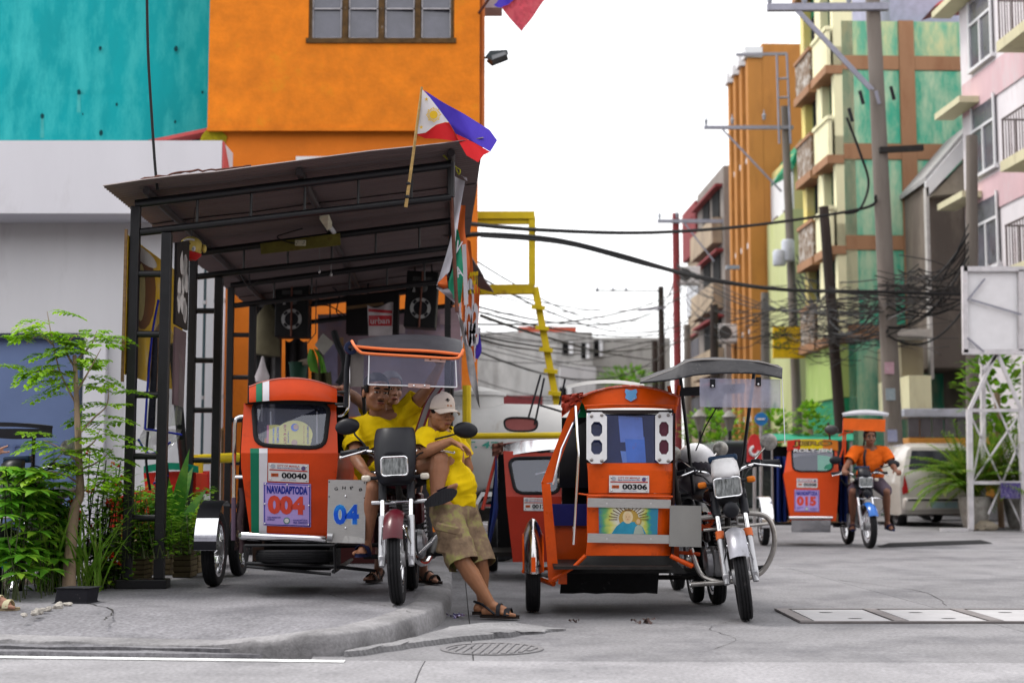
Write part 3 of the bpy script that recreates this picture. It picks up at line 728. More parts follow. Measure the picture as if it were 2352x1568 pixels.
sg=thing('shop_sign','yellow hanging shop sign with a flower mark and red letters','sign',at(1822,790,40))
MB().prism([at(1776,750,40),at(1870,750,40),at(1870,822,40),at(1776,822,40)],(0,.12,0)).build('board',mat('sign_yellow',(.72,.45,.01),.6),sg,smooth=0,world=True)
b=MB(); c_=at(1797,778,39.985)
for k in range(5):
 a=k*1.2566+.3; pc=c_+V((math.cos(a)*.2,0,math.sin(a)*.24)); b.tube([pc+V((math.cos(t*.785)*.08,0,math.sin(t*.785)*.1)) for t in range(9)],.018,5)
b.build('flower',mat('sign_green',(.2,.25,.02),.7),sg,world=True)
b=MB(); b.text('FM',at(1857,782,39.985),(1,0,0),(0,0,1),.36,.42,.02); b.text('FLOWERS',at(1822,812,39.985),(1,0,0),(0,0,1),.1,.8,.02) if False else None; b.build('lettering',mat('sign_red',(.5,.02,.015),.7),sg,smooth=0,world=True)
Dr=54.0
rb_=thing('beige_building','shabby beige and dark red building with air conditioners far down the street','building',at(1640,1100,Dr))
uR=uv_of(1672,Dr); zr=at(0,375,Dr).z
M_beige=wallmat('beige_wall',(.40,.31,.22),(.26,.20,.15),.35,var=.2); M_dred=wallmat('dark_red_wall',(.22,.04,.045),(.3,.06,.06),.3,var=.2)
box_sf(MB(),uR,uR+4,Dr,Dr+6,0,zr).build('wall',wallmat('grey_wall',(.24,.21,.19),(.15,.13,.12),.3),rb_,smooth=0,world=True)
box_sf(MB(),uR+.1,uR+4,Dr+6.01,Dr+9.4,0,zr-1).build('wall',M_beige,rb_,smooth=0,world=True)
box_sf(MB(),uR-.1,uR+4,Dr+6.0,Dr+9.5,zr-2.4,zr-.2).build('attic',M_dred,rb_,smooth=0,world=True)
for i in range(4):
 z=2.4+i*2.55
 bo=box_sf(MB(),uR-.4,uR-.01,Dr+.4,Dr+5.6,z,z+1.0).build('balcony',M_beige,rb_,smooth=0,world=True)
 box_sf(MB(),uR-.3,uR-.01,Dr+.2,Dr+5.9,z+2.2,z+2.3).build('awning',M_dred,bo,smooth=0,world=True)
 for dd in (.8,3.0):
  wn=box_sf(MB(),uR-.05,uR-.012,Dr+dd,Dr+dd+1.5,z+1.02,z+2.2).build('window',M_dark,rb_,smooth=0,world=True)
 for dd in (6.3,7.9):
  wn=box_sf(MB(),uR+.02,uR+.09,Dr+dd,Dr+dd+1.5,z+.6,z+2.0).build('window',M_pane,rb_,smooth=0,world=True)
  box_sf(MB(),uR-.1,uR+.09,Dr+dd-.1,Dr+dd+1.6,z+2.1,z+2.2).build('hood',M_dred,wn,smooth=0,world=True)
def aircon(x,y,d,label):
 t=thing('air_conditioner',label,'air conditioner',at(x,y,d)); p=at(x,y,d)
 MB().box(p,(.85,.35,.6)).build('case',M_white,t,smooth=0,world=True,bevel=.02)
 MB().lathe([(.0,0),(.23,0),(.23,.01),(.2,.02)],o=p+V((-.12,-.18,0)),ax=(0,-1,0),n=20).build('fan_grille',mat('dark_fan',(.06,.06,.06),.6),t,world=True)
 MB().box(p+V((0,0,-.34)),(.9,.3,.05)).build('bracket',M_steel,t,smooth=0,world=True)
aircon(1672,765,49,'white air conditioner low on the wall left of the tan building')
aircon(1580,632,50,'white air conditioner unit beside the rusty red pole')
Df=62.0
fb=thing('concrete_building','long stained pale concrete building closing the end of the street','building',at(1330,1090,Df))
M_stain=wallmat('stained_concrete',(.50,.49,.48),(.24,.23,.22),.4,var=.3,scale=.8,c2scale=.5)
MB().bx(at(1060,0,Df).x,at(1356,0,Df).x,Df,Df+12,-.2,at(0,762,Df).z).build('wall',M_stain,fb,smooth=0,world=True)
MB().bx(at(1356,0,Df).x+.01,at(1560,0,Df).x,Df+5,Df+16,-.2,at(0,775,Df+5).z).build('wall',wallmat('stained_grey',(.42,.41,.39),(.3,.29,.28),.3),fb,smooth=0,world=True)
MB().bx(at(1280,0,Df).x,at(1358,0,Df).x,Df-2,Df-.01,-.2,at(0,850,Df).z).build('annex',wallmat('annex_wall',(.5,.49,.5),(.38,.37,.38)),fb,smooth=0,world=True)
for (x,y,w_,h_) in ((1305,800,26,30),(1345,805,20,36),(1375,800,24,40),(1300,905,30,30)):
 p=at(x,y,Df-2.05 if y>850 else Df-.05)
 if x>1356:p=at(x,y,Df+4.95)
 s_=Df/FP
 wn=MB().box(p,(w_*s_,.06,h_*s_)).build('window',M_dark,fb,smooth=0,world=True)
 MB().box(p+V((w_*s_*.25,-.06,0)),(w_*s_*.4,.04,h_*s_)).build('shutter',M_white,wn,smooth=0,world=True)
Dq=75
MB().bx(at(1190,0,Dq).x,at(1320,0,Dq).x,Dq,Dq+8,-.2,at(0,750,Dq).z).build('brick_building',wallmat('brick_red',(.42,.085,.05),(.35,.07,.05),.2),smooth=0)
o=bpy.data.objects['brick_building']; props(o,'dull red building top showing above the pale concrete building','building')
MB().bx(at(1110,0,45).x,at(1245,0,45).x,45,48,-.2,at(0,908,45).z).build('red_roofed_shed',M_dred,smooth=0)
props(bpy.data.objects['red_roofed_shed'],'low dark red shed in front of the pale concrete building','shed')
B=V((-2.915,10.75,0))
def sh(u,d,z):p=B+SR*u+SD*d; return V((p.x,p.y,z))
shed=thing('tricycle_shed','open black steel waiting shed with a sloping corrugated roof','shed',sh(0,0,ZW))
UR=(at(1036,420,10.84)-B).dot(SR)
zt0,zt1=at(315,470,10.75).z,at(1036,378,10.84).z
zb0,zb1=at(315,536,10.75).z,at(1036,452,10.84).z
def ztop_(u): return zt0+(zt1-zt0)*u/UR
def zbot_(u): return zb0+(zb1-zb0)*u/UR
DC=[0,2.42,4.66,6.95]
CW=.315
for k,d in enumerate(DC):
 c_=thing('x',None,None) if False else None
 lp=MB(); lp.beam(sh(.035,d,ZW+.07),sh(.035,d,ztop_(.035)-.02),.07,up=SD)
 colm=lp.build('column',M_black,shed,world=True,smooth=0,bevel=.006)
 MB().beam(sh(CW-.04,d,ZW+.07),sh(CW-.04,d,zbot_(CW)-.035),.075,up=SD).build('post',M_black,colm,world=True,smooth=0,bevel=.006)
 z=ZW+.52
 zz=[]
 while z<zbot_(0)-.12:zz.append(z); z+=.462
 for z in zz:MB().tube([sh(.07,d,z),sh(CW-.078,d,z)],.026,10).build('rung',M_black,colm,world=True)
 b=MB(); p=sh(CW/2,d,ZW+.035); b.box(p,(CW+.06,.16,.068),Euler((0,0,math.atan2(SR.y,SR.x))).to_matrix()); b.build('base_plate',M_black,colm,world=True,smooth=0,bevel=.006)
 tr=MB(); tr.tube([sh(.03,d,ztop_(.03)),sh(UR,d,ztop_(UR))],.034,10); truss=tr.build('truss',M_black,shed,world=True)
 MB().tube([sh(.075,d,zbot_(.075)),sh(UR,d,zbot_(UR))],.03,10).build('lower_chord',M_black,truss,world=True)
 u=.50
 while u<UR:
  MB().tube([sh(u,d,zbot_(u)),sh(u,d,ztop_(u))],.011,6).build('strut',M_black,truss,world=True); u+=.41
 MB().tube([sh(UR,d,zbot_(UR)),sh(UR,d,ztop_(UR)+.02)],.03,8).build('end_strut',M_black,truss,world=True)
M_purlin=mat('primer_purlin',(.045,.038,.04),.6,var=.3,scale=6)
for u in (.14,(at(688,395,10.7)-B).dot(SR),UR-.0):
 MB().tube([sh(u,-.14,ztop_(u)+.062),sh(u,7.5,ztop_(u)+.062)],.03,10).build('purlin',M_purlin,shed,world=True)
for d in (4.66,6.95):
 MB().beam(sh(UR-.05,d,ZW),sh(UR-.05,d,zbot_(UR)-.03),.06,up=SD).build('rear_post',M_black,shed,world=True,smooth=0)
M_roof=mat('corrugated_iron',(.16,.125,.125),.55,.25,var=.16,scale=1.5,stretch=(.4,3,1),c2=(.11,.06,.055),c2amt=.1,c2scale=1.2,bump=.1)
M_rooftop=mat('weathered_sheet',(.52,.49,.48),.5,.4,var=.2,scale=2)
uL=(at(235,455,10.42)-B).dot(SR); uRr=(at(1111,327,10.42)-B).dot(SR)
edges=[(-.33,.5),(.5,1.33),(1.33,2.16),(2.16,2.99),(2.99,3.75),(3.75,4.6),(4.6,5.45),(5.45,6.3),(6.3,7.15),(7.15,7.95)]
for k,(d0,d1) in enumerate(edges):
 lift=.012*(k%2)
 def fn(a,t,d0=d0,d1=d1,k=k,lift=lift):
  d=d0+(d1+.11-d0)*t
  ur=uRr-.015*max(0,d); droop=0
  if k>4:
   ur=uRr-.12+(d-3.75)*.098; droop=1
  u=uL+(ur-uL)*a
  z=ztop_(u)+.105+lift+.009*math.cos(2*math.pi*d/.0765)
  if droop:z-=.13*max(0,(a-.9)/.1)**2
  z+=.012*nz(u*2,d*.8)
  return sh(u,d,z)
 ns=int(round((d1+.11-d0)/.0765*6))
 b=MB(); b.grid( lambda a,t:fn(a,t),10,ns,-.0016); b.build('roof_sheet',M_roof,shed,world=True,smooth=60)
b=MB(); k=26; pl=[sh(uL+.25+i*.033,-.2,ztop_(uL+.25+i*.033)+.14+.02*abs(nz(i*.35,3))+(.012 if 6<i<14 else 0)) for i in range(k)]
b.tube(pl,[.006+.012*abs(nz(i*.4)) for i in range(k)],6); b.build('roof_debris',M_rust,shed,world=True)
FD=10.5
fg=thing('flag','blue, red and white flag with yellow sun on a bamboo stick','flag',at(932,475,FD),group=None)
M_bamboo=mat('bamboo',(.42,.27,.10),.6,var=.3,scale=10,stretch=(1,1,3))
b=MB(); b.tube([at(932,476,FD+.02),at(951,340,FD),at(969,200,FD-.02)],[.013,.011,.009],8); b.build('stick',M_bamboo,fg,world=True)
for (x,y) in ((938,422),(935,452)):MB().lathe([(.013,-.012),(.018,-.006),(.018,.006),(.013,.012)],o=at(x,y,FD+.012),n=10).build('tie',M_blackpl,fg,world=True)
def fq(cx,cy,dd): return at((980+cx/5.6)*.9408,(200+cy/5.6)*.9408,FD+dd)
M_fblue=mat('flag_blue',(.065,.035,.42),.7,var=.12,bump=.1,bscale=300); M_fred=mat('flag_red',(.62,.015,.02),.7,var=.1,bump=.1,bscale=300)
M_fwhite=mat('flag_white',(.70,.66,.67),.7,var=.05,bump=.1,bscale=300); M_fyel=mat('flag_yellow',(.68,.42,.02),.7,var=.05)
def patch(pts,m,name,n=5):
 b=bmesh.new(); vs=[b.verts.new(p) for p in pts]; b.faces.new(vs)
 bmesh.ops.triangulate(b,faces=b.faces[:]); bmesh.ops.subdivide_edges(b,edges=b.edges[:],cuts=n,use_grid_fill=True)
 for v in b.verts:v.co.y+=.012*math.sin(v.co.x*26+v.co.z*9)
 me=bpy.data.meshes.new(name); inv=fg.matrix_basis.inverted()
 for v in b.verts:v.co=inv@v.co
 b.to_mesh(me); b.free(); me.materials.append(m); me.polygons.foreach_set('use_smooth',[True]*len(me.polygons)); return link(name,me,fg)
wt=patch([fq(288,112,-.015),fq(195,712,0),fq(330,690,.0),fq(480,590,.02),fq(600,548,.03),fq(648,548,.03),fq(520,380,.02),fq(400,230,0)],M_fwhite,'white_field')
patch([fq(300,115,-.01),fq(400,232,0),fq(520,382,.02),fq(650,552,.03),fq(740,700,.05),fq(1000,835,.02),fq(1215,950,0),fq(1310,800,.04),fq(1205,652,.08),fq(1060,562,.1),fq(780,400,.05),fq(560,270,.01)],M_fblue,'blue_field')
patch([fq(195,716,0),fq(330,694,0),fq(480,594,.02),fq(600,552,.03),fq(650,556,.03),fq(700,640,.05),fq(785,812,.06),fq(560,790,.04),fq(320,768,.02)],M_fred,'red_field')
patch([fq(742,704,.048),fq(785,815,.02),fq(890,1002,-.02),fq(1050,1105,-.03),fq(1125,1003,0),fq(1213,954,0),fq(1000,840,.02)],M_fred,'red_field')
sb=MB(); c0=fq(440,450,-.028); e1=(fq(540,450,-.028)-c0)/100; e2=(fq(440,350,-.028)-c0)/100
sb.poly([c0+e1*58*math.cos(a*.3927)+e2*58*math.sin(a*.3927) for a in range(16)])
for k in range(24):
 a=k*2*math.pi/24+.05; r1=104 if k%3==0 else 92; wd=.09
 sb.poly([c0+e1*62*math.cos(a-.06)+e2*62*math.sin(a-.06),c0+e1*r1*math.cos(a-wd)+e2*r1*math.sin(a-wd),c0+e1*r1*math.cos(a+wd)+e2*r1*math.sin(a+wd),c0+e1*62*math.cos(a+.06)+e2*62*math.sin(a+.06)])
sb.build('sun_emblem',M_fyel,wt,smooth=0,world=True)
for (cx,cy) in ((342,238),(270,622)):
 c0=fq(cx,cy,-.03)
 MB().poly([c0+(e1*math.cos(k*.6283+1.57)+e2*math.sin(k*.6283+1.57))*(30 if k%2==0 else 12) for k in range(10)]).build('star',M_fyel,wt,smooth=0,world=True)
f2=thing('balcony_flag','faded red and blue flag hanging from the orange building balcony','flag',at(1180,20,19.5))
M_fred2=leafmat('flag_red_thin',(.60,.09,.13),(.62,.12,.15),.5)
def gridpoly(name,pts4,m,parent,wav=.03,n=8):
 a,b_,c_,d_=pts4
 MB().grid( lambda u,v:a.lerp(b_,u).lerp(d_.lerp(c_,u),v)+V((0,wav*math.sin(u*9+v*4),0)),n,n).build(name,m,parent,world=True)
gridpoly('red_field',[at(1152,18,19.5),at(1195,-40,19.5),at(1256,-6,19.5),at(1198,74,19.5)],M_fred2,f2)
gridpoly('blue_field',[at(1134,12,19.48),at(1170,-30,19.48),at(1188,-4,19.45),at(1152,19,19.45)],M_fblue,f2)
MB().tube([at(1165,-60,19.4),at(1100,30,20.0)],.02,6).build('stick',M_rust,f2,world=True)
def b8(cx,cy,d): return at(809+cx*.3241,338.7+cy*.3241,d)
M_tw=mat('white_tarp',(.66,.64,.70),.5,var=.08); M_tg=mat('green_tarp',(.015,.24,.13),.45,var=.15); M_to=mat('orange_tarp',(.68,.14,.03),.5,var=.15); M_tgr=mat('grey_tarp',(.3,.28,.31),.5,var=.2)
bn=thing('torn_banner','torn white and green tarpaulin banner curling at the front corner of the shed','banner',b8(715,600,11.0))
def tarp(name,pts,d,m,parent,wav=.02,n=6):
 L_=[b8(x,y,d) for (x,y) in pts]
 k=len(L_)//2; left=spline(L_[:k],5); right=spline(L_[k:][::-1],5)
 MB().grid( lambda u,v:left[min(len(left)-1,int(v*(len(left)-1)+.5))].lerp(right[min(len(right)-1,int(v*(len(right)-1)+.5))],u)+V((0,wav*math.sin(u*3.2+v*7),0)),n,len(left)-1).build(name,m,parent,world=True,smooth=70)
tarp('white_part',[(705,190),(722,430),(700,640),(596,980),(690,880),(735,640),(760,480),(800,240)],11.0,M_tw,bn)
tarp('flap',[(770,196),(790,215),(815,240),(815,218)],10.98,M_tw,bn)
tarp('green_part',[(738,575),(718,820),(682,985),(745,1105),(770,1100),(786,900),(772,700),(752,585)],10.97,M_tg,bn)
tarp('orange_part',[(668,892),(612,955),(606,975),(640,1000),(676,995),(672,930)],10.96,M_to,bn)
tarp('grey_part',[(604,985),(600,1000),(680,1062),(735,1108),(722,1060),(684,1000)],10.965,M_tgr,bn)
MB().text('A',b8(757,880,10.945),(.95,0,.3),(-.3,0,.95),.085,.05,.02).build('lettering',M_tw,bn,world=True,smooth=0); b=MB(); b.text('V',b8(752,705,10.945),(.95,0,-.3),(.3,0,.95),.1,.045,.02); b.build('lettering',M_tw,bn,world=True,smooth=0)
MB().tube([b8(685,0,10.95),b8(705,400,10.94),b8(742,1165,10.92)],.016,6).build('rod',M_rust,bn,world=True)
b=MB(); b.tube(spline([b8(640,50,10.9),b8(690,95,10.88),b8(735,140,10.9),b8(765,160,10.9),b8(755,190,10.92),b8(735,150,10.9)]),.006,5); b.build('string',mat('yellow_string',(.5,.48,.05),.7),bn,world=True)
def orange_banner(label,pts,d,texts):
 t=thing('price_banner',label,'banner',b8(*pts[0],d),group=None)
 tarp('sheet',pts,d,M_to,t,.015)
 for (s_,x,y,h,w_,m,sx) in texts:
  bb=MB(); bb.text(s_,b8(x,y,d-.025),(1,0,sx),(-sx*.2,0,1),h,w_,.02); bb.build('lettering',m,t,world=True,smooth=0)
M_ty=mat('yellow_print',(.75,.5,.01),.6)
orange_banner('orange tarpaulin banner strip nearest the torn white banner',[(760,405),(745,560),(780,820),(770,1180),(800,1000),(836,830),(800,600),(803,410)],11.6,[('1',800,900,.5,.035,M_tw,.2)])
orange_banner('orange tarpaulin banner with yellow word ACCEPT',[(800,640),(800,860),(785,1060),(780,1330),(845,1450),(862,1200),(868,1000),(838,665)],12.4,[('ACCEPT',842,960,.2,.13,M_ty,.1),('1/2',815,1130,.5,.14,M_tw,.2),('23',855,1260,.36,.1,M_tw,.3),('AM',822,1330,.24,.13,M_tw,.1)])
orange_banner('farthest orange tarpaulin banner with white digits',[(868,955),(860,1130),(850,1300),(835,1480),(868,1480),(885,1320),(900,1150),(905,1000)],13.4,[('2',875,1210,.3,.08,M_tw,.3),('ST',855,1440,.22,.08,M_tw,.2)])
t=thing('plastic_strip','grey crumpled plastic strip hanging below the banners','plastic',b8(800,1300,11.2))
tarp('sheet',[(745,1170),(780,1340),(800,1430),(835,1655),(900,1840),(905,1850),(890,1700),(850,1440),(815,1400),(785,1230)],11.2,mat('grey_plastic',(.25,.235,.24),.35,var=.4,scale=12),t,.03)
t=thing('blue_cloth','blue and yellow cloth hanging behind the orange banners','cloth',b8(895,1350,14))
tarp('sheet',[(880,1290),(872,1420),(868,1490),(890,1500),(918,1430),(900,1300)],14,M_fblue,t,.02)
def c7(cx,cy,d): return at(395.1+cx*.3,413.9+cy*.3,d)
th=thing('toy_head','yellow toy head with a red cap hanging upside down from the shed roof','toy',c7(145,530,11.7))
M_toy=mat('yellow_toy_plastic',(.62,.48,.12),.4,var=.1); c0=c7(145,515,11.7)
MB().ell(c0,(.098,.09,.092),20,14).build('head',M_toy,th,world=True)
MB().lathe([(0,-.10),(.06,-.088),(.09,-.05),(.096,-.03),(.09,-.025)],o=c0+V((0,0,-.012)),ax=(.18,0,1),n=20).build('cap',mat('red_toy',(.5,.02,.02),.4),th,world=True)
for dx in (-.036,.038):
 e=MB().ell(c0+V((dx,-.075,-.022)),(.018,.012,.024),10,8).build('eye',M_white if dx>0 else M_blackpl,th,world=True)
 MB().ell(c0+V((dx*.95,-.083,-.024)),(.011,.008,.015),10,8).build('pupil',M_blackpl if dx<0 else mat('toy_grey',(.3,.3,.3),.4),e,world=True)
 MB().ell(c0+V((dx*.25,-.088,.018)),(.008,.006,.008),8,6).build('nostril',mat('toy_brown',(.12,.03,.01),.5),th,world=True)
 MB().ell(c0+V((dx*2.9,0,-.01)),(.02,.03,.035),10,8).build('ear',M_toy,th,world=True)
MB().tube(spline([c0+V((-.045,-.078,.045)),c0+V((0,-.082,.055)),c0+V((.045,-.074,.05))]),.008,6).build('mouth',M_white,th,world=True)
MB().tube([c0+V((0,0,.08)),c0+V((.03,0,.35))],.003,4).build('string',M_cable,th,world=True)
bd=thing('socket_board','green stained wooden board with a white power socket under the roof','board',c7(980,485,13.0))
MB().prism([c7(675,485,13),c7(1285,405,13),c7(1290,495,13),c7(680,565,13)],(0,.02,0)).build('board',mat('green_yellow_wood',(.16,.14,.03),.8,var=.4,scale=5,c2=(.1,.05,.02),c2amt=.2),bd,world=True,smooth=0)
so=MB().box(c7(983,480,12.985),(.1,.02,.052)).build('socket',mat('ivory_plastic',(.6,.56,.42),.5),bd,world=True,bevel=.004)
for dx in (-.03,.03):
 for dz in (-.01,.01):MB().box(c7(983,480,12.972)+V((dx+dz*.5,0,dz)),(.006,.004,.009)).build('slot',M_blackpl,so,world=True,smooth=0)
MB().tube(spline([c7(940,485,12.97),c7(860,465,12.95),c7(805,435,12.95),c7(860,410,12.97),c7(1000,370,13)]),.006,5).build('lead',M_cable,bd,world=True)
lm=thing('batten_lamp','white batten lamp holder fixed along the middle roof pipe','lamp',c7(1180,300,12.2))
MB().prism([c7(1130,255,12.0),c7(1195,248,12.0),c7(1225,320,12.6),c7(1190,345,12.6)],(0,.0,-.05)).build('holder',mat('ivory_plastic',(.6,.56,.42),.5),lm,world=True,smooth=0)
MB().tube([c7(1195,340,12.7),c7(1240,400,13.2)],.022,8).build('tube',M_white,lm,world=True)
def speaker(c,w_,h_,label,rot=0.0):
 t=thing('loudspeaker',label,'loudspeaker',c); m=Matrix.Rotation(rot,3,'Y')
 P_= lambda x,y,z:c+m@V((x,y,z))
 b=MB(); b.box(c,(w_,.28,h_),m); b.build('cabinet',M_dark if False else mat('black_speaker',(.008,.008,.009),.5),t,world=True,smooth=0,bevel=.01)
 gm=mat('grey_ring',(.38,.38,.38),.5)
 rg=MB(); rg.lathe([(.082,0),(.122,0),(.122,.008),(.082,.008)],o=P_(0,-.142,-h_*.16),ax=(0,-1,0),n=28); r_=rg.build('ring',gm,t,world=True)
 MB().lathe([(0,.004),(.081,.0)],o=P_(0,-.1425,-h_*.16),ax=(0,-1,0),n=20).build('cone',M_blackpl,t,world=True)
 for k in range(4):
  a=k*1.5708+.785; MB().box(P_(math.cos(a)*.1,-.151,-h_*.16+math.sin(a)*.1),(.03,.006,.05),Euler((0,-a,0)).to_matrix()).build('spoke_slot',M_blackpl,r_,world=True,smooth=0)
 MB().ell(P_(.02,-.14,h_*.2),(.05,.02,.05),14,8).build('tweeter',mat('dark_grey',(.06,.06,.06),.4),t,world=True)
 MB().tube([P_(-.1,-.143,h_*.12),P_(-.09,-.143,h_*.24),P_(-.08,-.143,h_*.12)],.008,5).build('handle',gm,t,world=True)
 MB().box(P_(0,-.142,h_*.36),(w_*.6,.006,.05),m).build('panel',mat('dark_grey',(.06,.06,.06),.4),t,world=True,smooth=0)
 MB().tube([P_(0,-.16,h_*.5),P_(0,-.16,-h_*.5)],.012,5).build('strap',M_rust,t,world=True)
 for dx in (-.1,.1):MB().tube([P_(dx,0,h_*.5),c+V((dx,0,h_*.5+.3))],.01,5).build('hanger',M_cable,t,world=True)
speaker(c7(930,1010,17.0),.40,.62,'black loudspeaker with a ringed cone strapped at the left of the shed rear')
speaker(b8(493,1085,16.6),.37,.66,'black loudspeaker with a ringed cone at the right of the shed rear',.06)
t=thing('black_cabinet','dark flat cabinet hanging between the two loudspeakers','cabinet',c7(1535,1020,17.3))
MB().prism([c7(1338,885,17.3),c7(1728,872,17.3),c7(1722,1168,17.3),c7(1338,1172,17.3)],(0,.2,0)).build('case',mat('black_board',(.012,.010,.011),.6),t,world=True,smooth=0,bevel=.01)
MB().prism([c7(1340,965,17.29),c7(1620,935,17.29),c7(1620,955,17.29),c7(1340,990,17.29)],(0,-.02,0)).build('ledge',M_wood,t,world=True,smooth=0)
MB().tube([c7(1500,880,17.3),c7(1500,760,17.3)],.012,5).build('hanger',M_cable,t,world=True)
bg_=thing('shopping_bag','white and red plastic shopping bag hanging before the dark cabinet','bag',c7(1595,1080,16.6))
M_bag=mat('white_bag_plastic',(.55,.50,.52),.4,var=.15,scale=6); M_bagr=mat('red_bag_print',(.42,.02,.03),.45,var=.15,scale=6)
def bagf(a,t):
 x=1500+190*a+20*(t-.5)*(1-2*a)*.4; y=955+235*t
 y+=(22*math.sin(a*5) if t<.1 else 0)
 return c7(x,y,16.6-.09*math.sin(math.pi*a)*math.sin(math.pi*min(1,t+.2))+.015*nz(a*6,t*6))
b=MB(); b.grid(bagf,14,14); b.build('bag',M_bag,bg_,world=True,smooth=70)
b=MB(); b.grid( lambda a,t:bagf(.03+.94*a,.34+.34*t)+V((0,-.008,0)),12,6); pr=b.build('print_band',M_bagr,bg_,world=True,smooth=70)
b=MB(); b.text('urban',c7(1592,1075,16.48),(1,0,.02),(0,0,1),.07,.22,.01); b.build('lettering',M_bag,pr,world=True,smooth=0)
b=MB(); b.grid( lambda a,t:bagf(.03+.94*a,.12+.1*t+.06*a)+V((0,-.008,0)),12,3); b.build('print_line',M_bagr,bg_,world=True,smooth=70)
t=thing('backdrop_sheet','pale pink printed tarpaulin hung across the rear of the shed','tarpaulin',at(880,900,18.2))
M_pinkt=mat('pink_tarp',(.34,.23,.26),.6,var=.12,c2=(.26,.24,.36),c2amt=.3,c2scale=1.4)
MB().grid( lambda a,t_:at(730+330*a,722-20*a+240*t_,18.2)+V((0,.05*math.sin(a*14),0)),24,6).build('sheet',M_pinkt,t,world=True)
for (x0,y0,x1,y1,m) in ((745,790,775,880,'a'),(785,800,800,850,'b'),(1010,720,1050,745,'b'),(905,745,930,765,'c')):
 MB().prism([at(x0,y0,18.08),at(x1,y0,18.08),at(x1,y1,18.08),at(x0,y1,18.08)],(0,.01,0)).build('print_patch',mat('print_'+m,{'a':(.30,.27,.42),'b':(.42,.30,.33),'c':(.5,.4,.42)}[m],.6,c2=(.4,.12,.14),c2amt=0,c2scale=8),t,world=True,smooth=0)
pp=thing('potted_plant','green pot with one big pale green leaf hung at the shed rear','plant',c7(965,1470,15.8))
MB().lathe([(.0,-.12),(.085,-.12),(.105,.06),(.115,.06),(.115,.075),(.095,.075),(.09,.03),(0,.03)],o=c7(968,1445,15.8),n=18).build('pot',mat('dark_green_pot',(.01,.05,.03),.5),pp,world=True)
MB().tube(spline([c7(950,1420,15.8),c7(1000,1398,15.75),c7(1060,1385,15.7),c7(1095,1390,15.7)]),[.04]*10+[.045]*9,8).build('stem',mat('pale_stump',(.25,.2,.15),.9,var=.4,scale=12),pp,world=True)
M_bigleaf=leafmat('big_leaf',(.10,.28,.015),(.05,.2,.01),.3)
for pts in ([(1050,1290),(1035,1380),(1060,1460),(1120,1478),(1110,1380),(1085,1300)],[(1085,1285),(1125,1380),(1140,1478),(1185,1470),(1160,1370),(1115,1300)]):
 k=3; A_=spline([c7(x,y,15.6) for (x,y) in pts[:k]],4); C_=spline([c7(x,y,15.55) for (x,y) in pts[k:][::-1]],4)
 MB().grid( lambda u,v:A_[int(v*8+.5)].lerp(C_[int(v*8+.5)],u)+V((0,-.05*math.sin(u*3.1),0)),5,8).build('leaf',M_bigleaf,pp,world=True)
MB().tube([c7(1000,1290,15.8),c7(1100,1170,15.8),c7(1105,760,15.8)],.006,5).build('string',M_cable,pp,world=True)
t=thing('paper_card','pale square card hanging askew above the green leaf','card',c7(1165,1255,15.5))
MB().prism([c7(1155,1170,15.5),c7(1240,1245,15.5),c7(1160,1340,15.5),c7(1092,1260,15.5)],(0,.004,0)).build('card',mat('grey_card',(.34,.33,.30),.7),t,world=True,smooth=0)
t=thing('cardboard_piece','brown cardboard piece behind the pale square card','cardboard',c7(1260,1240,15.7))
MB().prism([c7(1235,1215,15.7),c7(1310,1200,15.7),c7(1312,1262,15.7),c7(1262,1282,15.7)],(0,.02,0)).build('board',M_wood,t,world=True,smooth=0)
t=thing('rubber_hose','thick black hose looping down at the rear of the shed','hose',c7(1310,1400,15.2))
MB().tube(spline([c7(1240,1160,15.4),c7(1275,1270,15.3),c7(1310,1340,15.2),c7(1322,1420,15.2),c7(1305,1500,15.2),c7(1270,1560,15.2)]),.035,10).build('hose',M_rubber,t,world=True)
t=thing('rolled_mat','rolled brown mat standing against the rear ladder post','mat',c7(720,1350,17.6))
MB().tube([c7(705,1340,17.6),c7(735,1040,17.6),c7(740,940,17.6)],[.2,.14,.03],12).build('roll',mat('brown_mat',(.15,.13,.08),.9,var=.3,scale=5),t,world=True)
t=thing('white_bag','small white plastic bag tied to the rear ladder rung','bag',c7(690,1500,15.3))
MB().lathe([(.0,.22),(.01,.21),(.04,.1),(.08,0),(.07,-.06),(0,-.08)],o=c7(690,1500,15.3),n=14).build('bag',M_bag,t,world=True)
t=thing('roof_wiring','thin black wires drooping under the shed roof','wire',c7(1150,900,15))
for k,pts in enumerate(([(520,690,14.5),(545,760,14.7),(600,830,15)],[(590,700,14.6),(600,790,14.8),(650,770,15)],[(1060,840,17),(1120,920,17),(1060,960,17),(1200,960,17),(1330,1040,17)],[(1230,820,17),(1280,880,17),(1260,1010,17),(1320,1050,17)],[(1330,885,17),(1250,920,17),(1150,930,17)])):
 MB().tube(spline([c7(*p) for p in pts]),.008,5).build('wire',M_cable,t,world=True)
for (x,y0,y1) in ((1128,520,690),(1218,500,715)):
 MB().tube([c7(x,y0,13.6),c7(x,y1,13.6)],.003,4).build('wire',mat('grey_wire',(.2,.2,.2),.5),t,world=True)
 MB().ell(c7(x,y1+8,13.6),(.012,.012,.02),8,6).build('hook',M_steel,t,world=True)
M_dkwood=mat('dark_brown_wood',(.035,.018,.012),.75,var=.35,scale=5,stretch=(1,1,5))
t=thing('storage_bench','dark wooden storage bench standing along the rear of the shed','bench',sh(1.2,4.2,ZW));
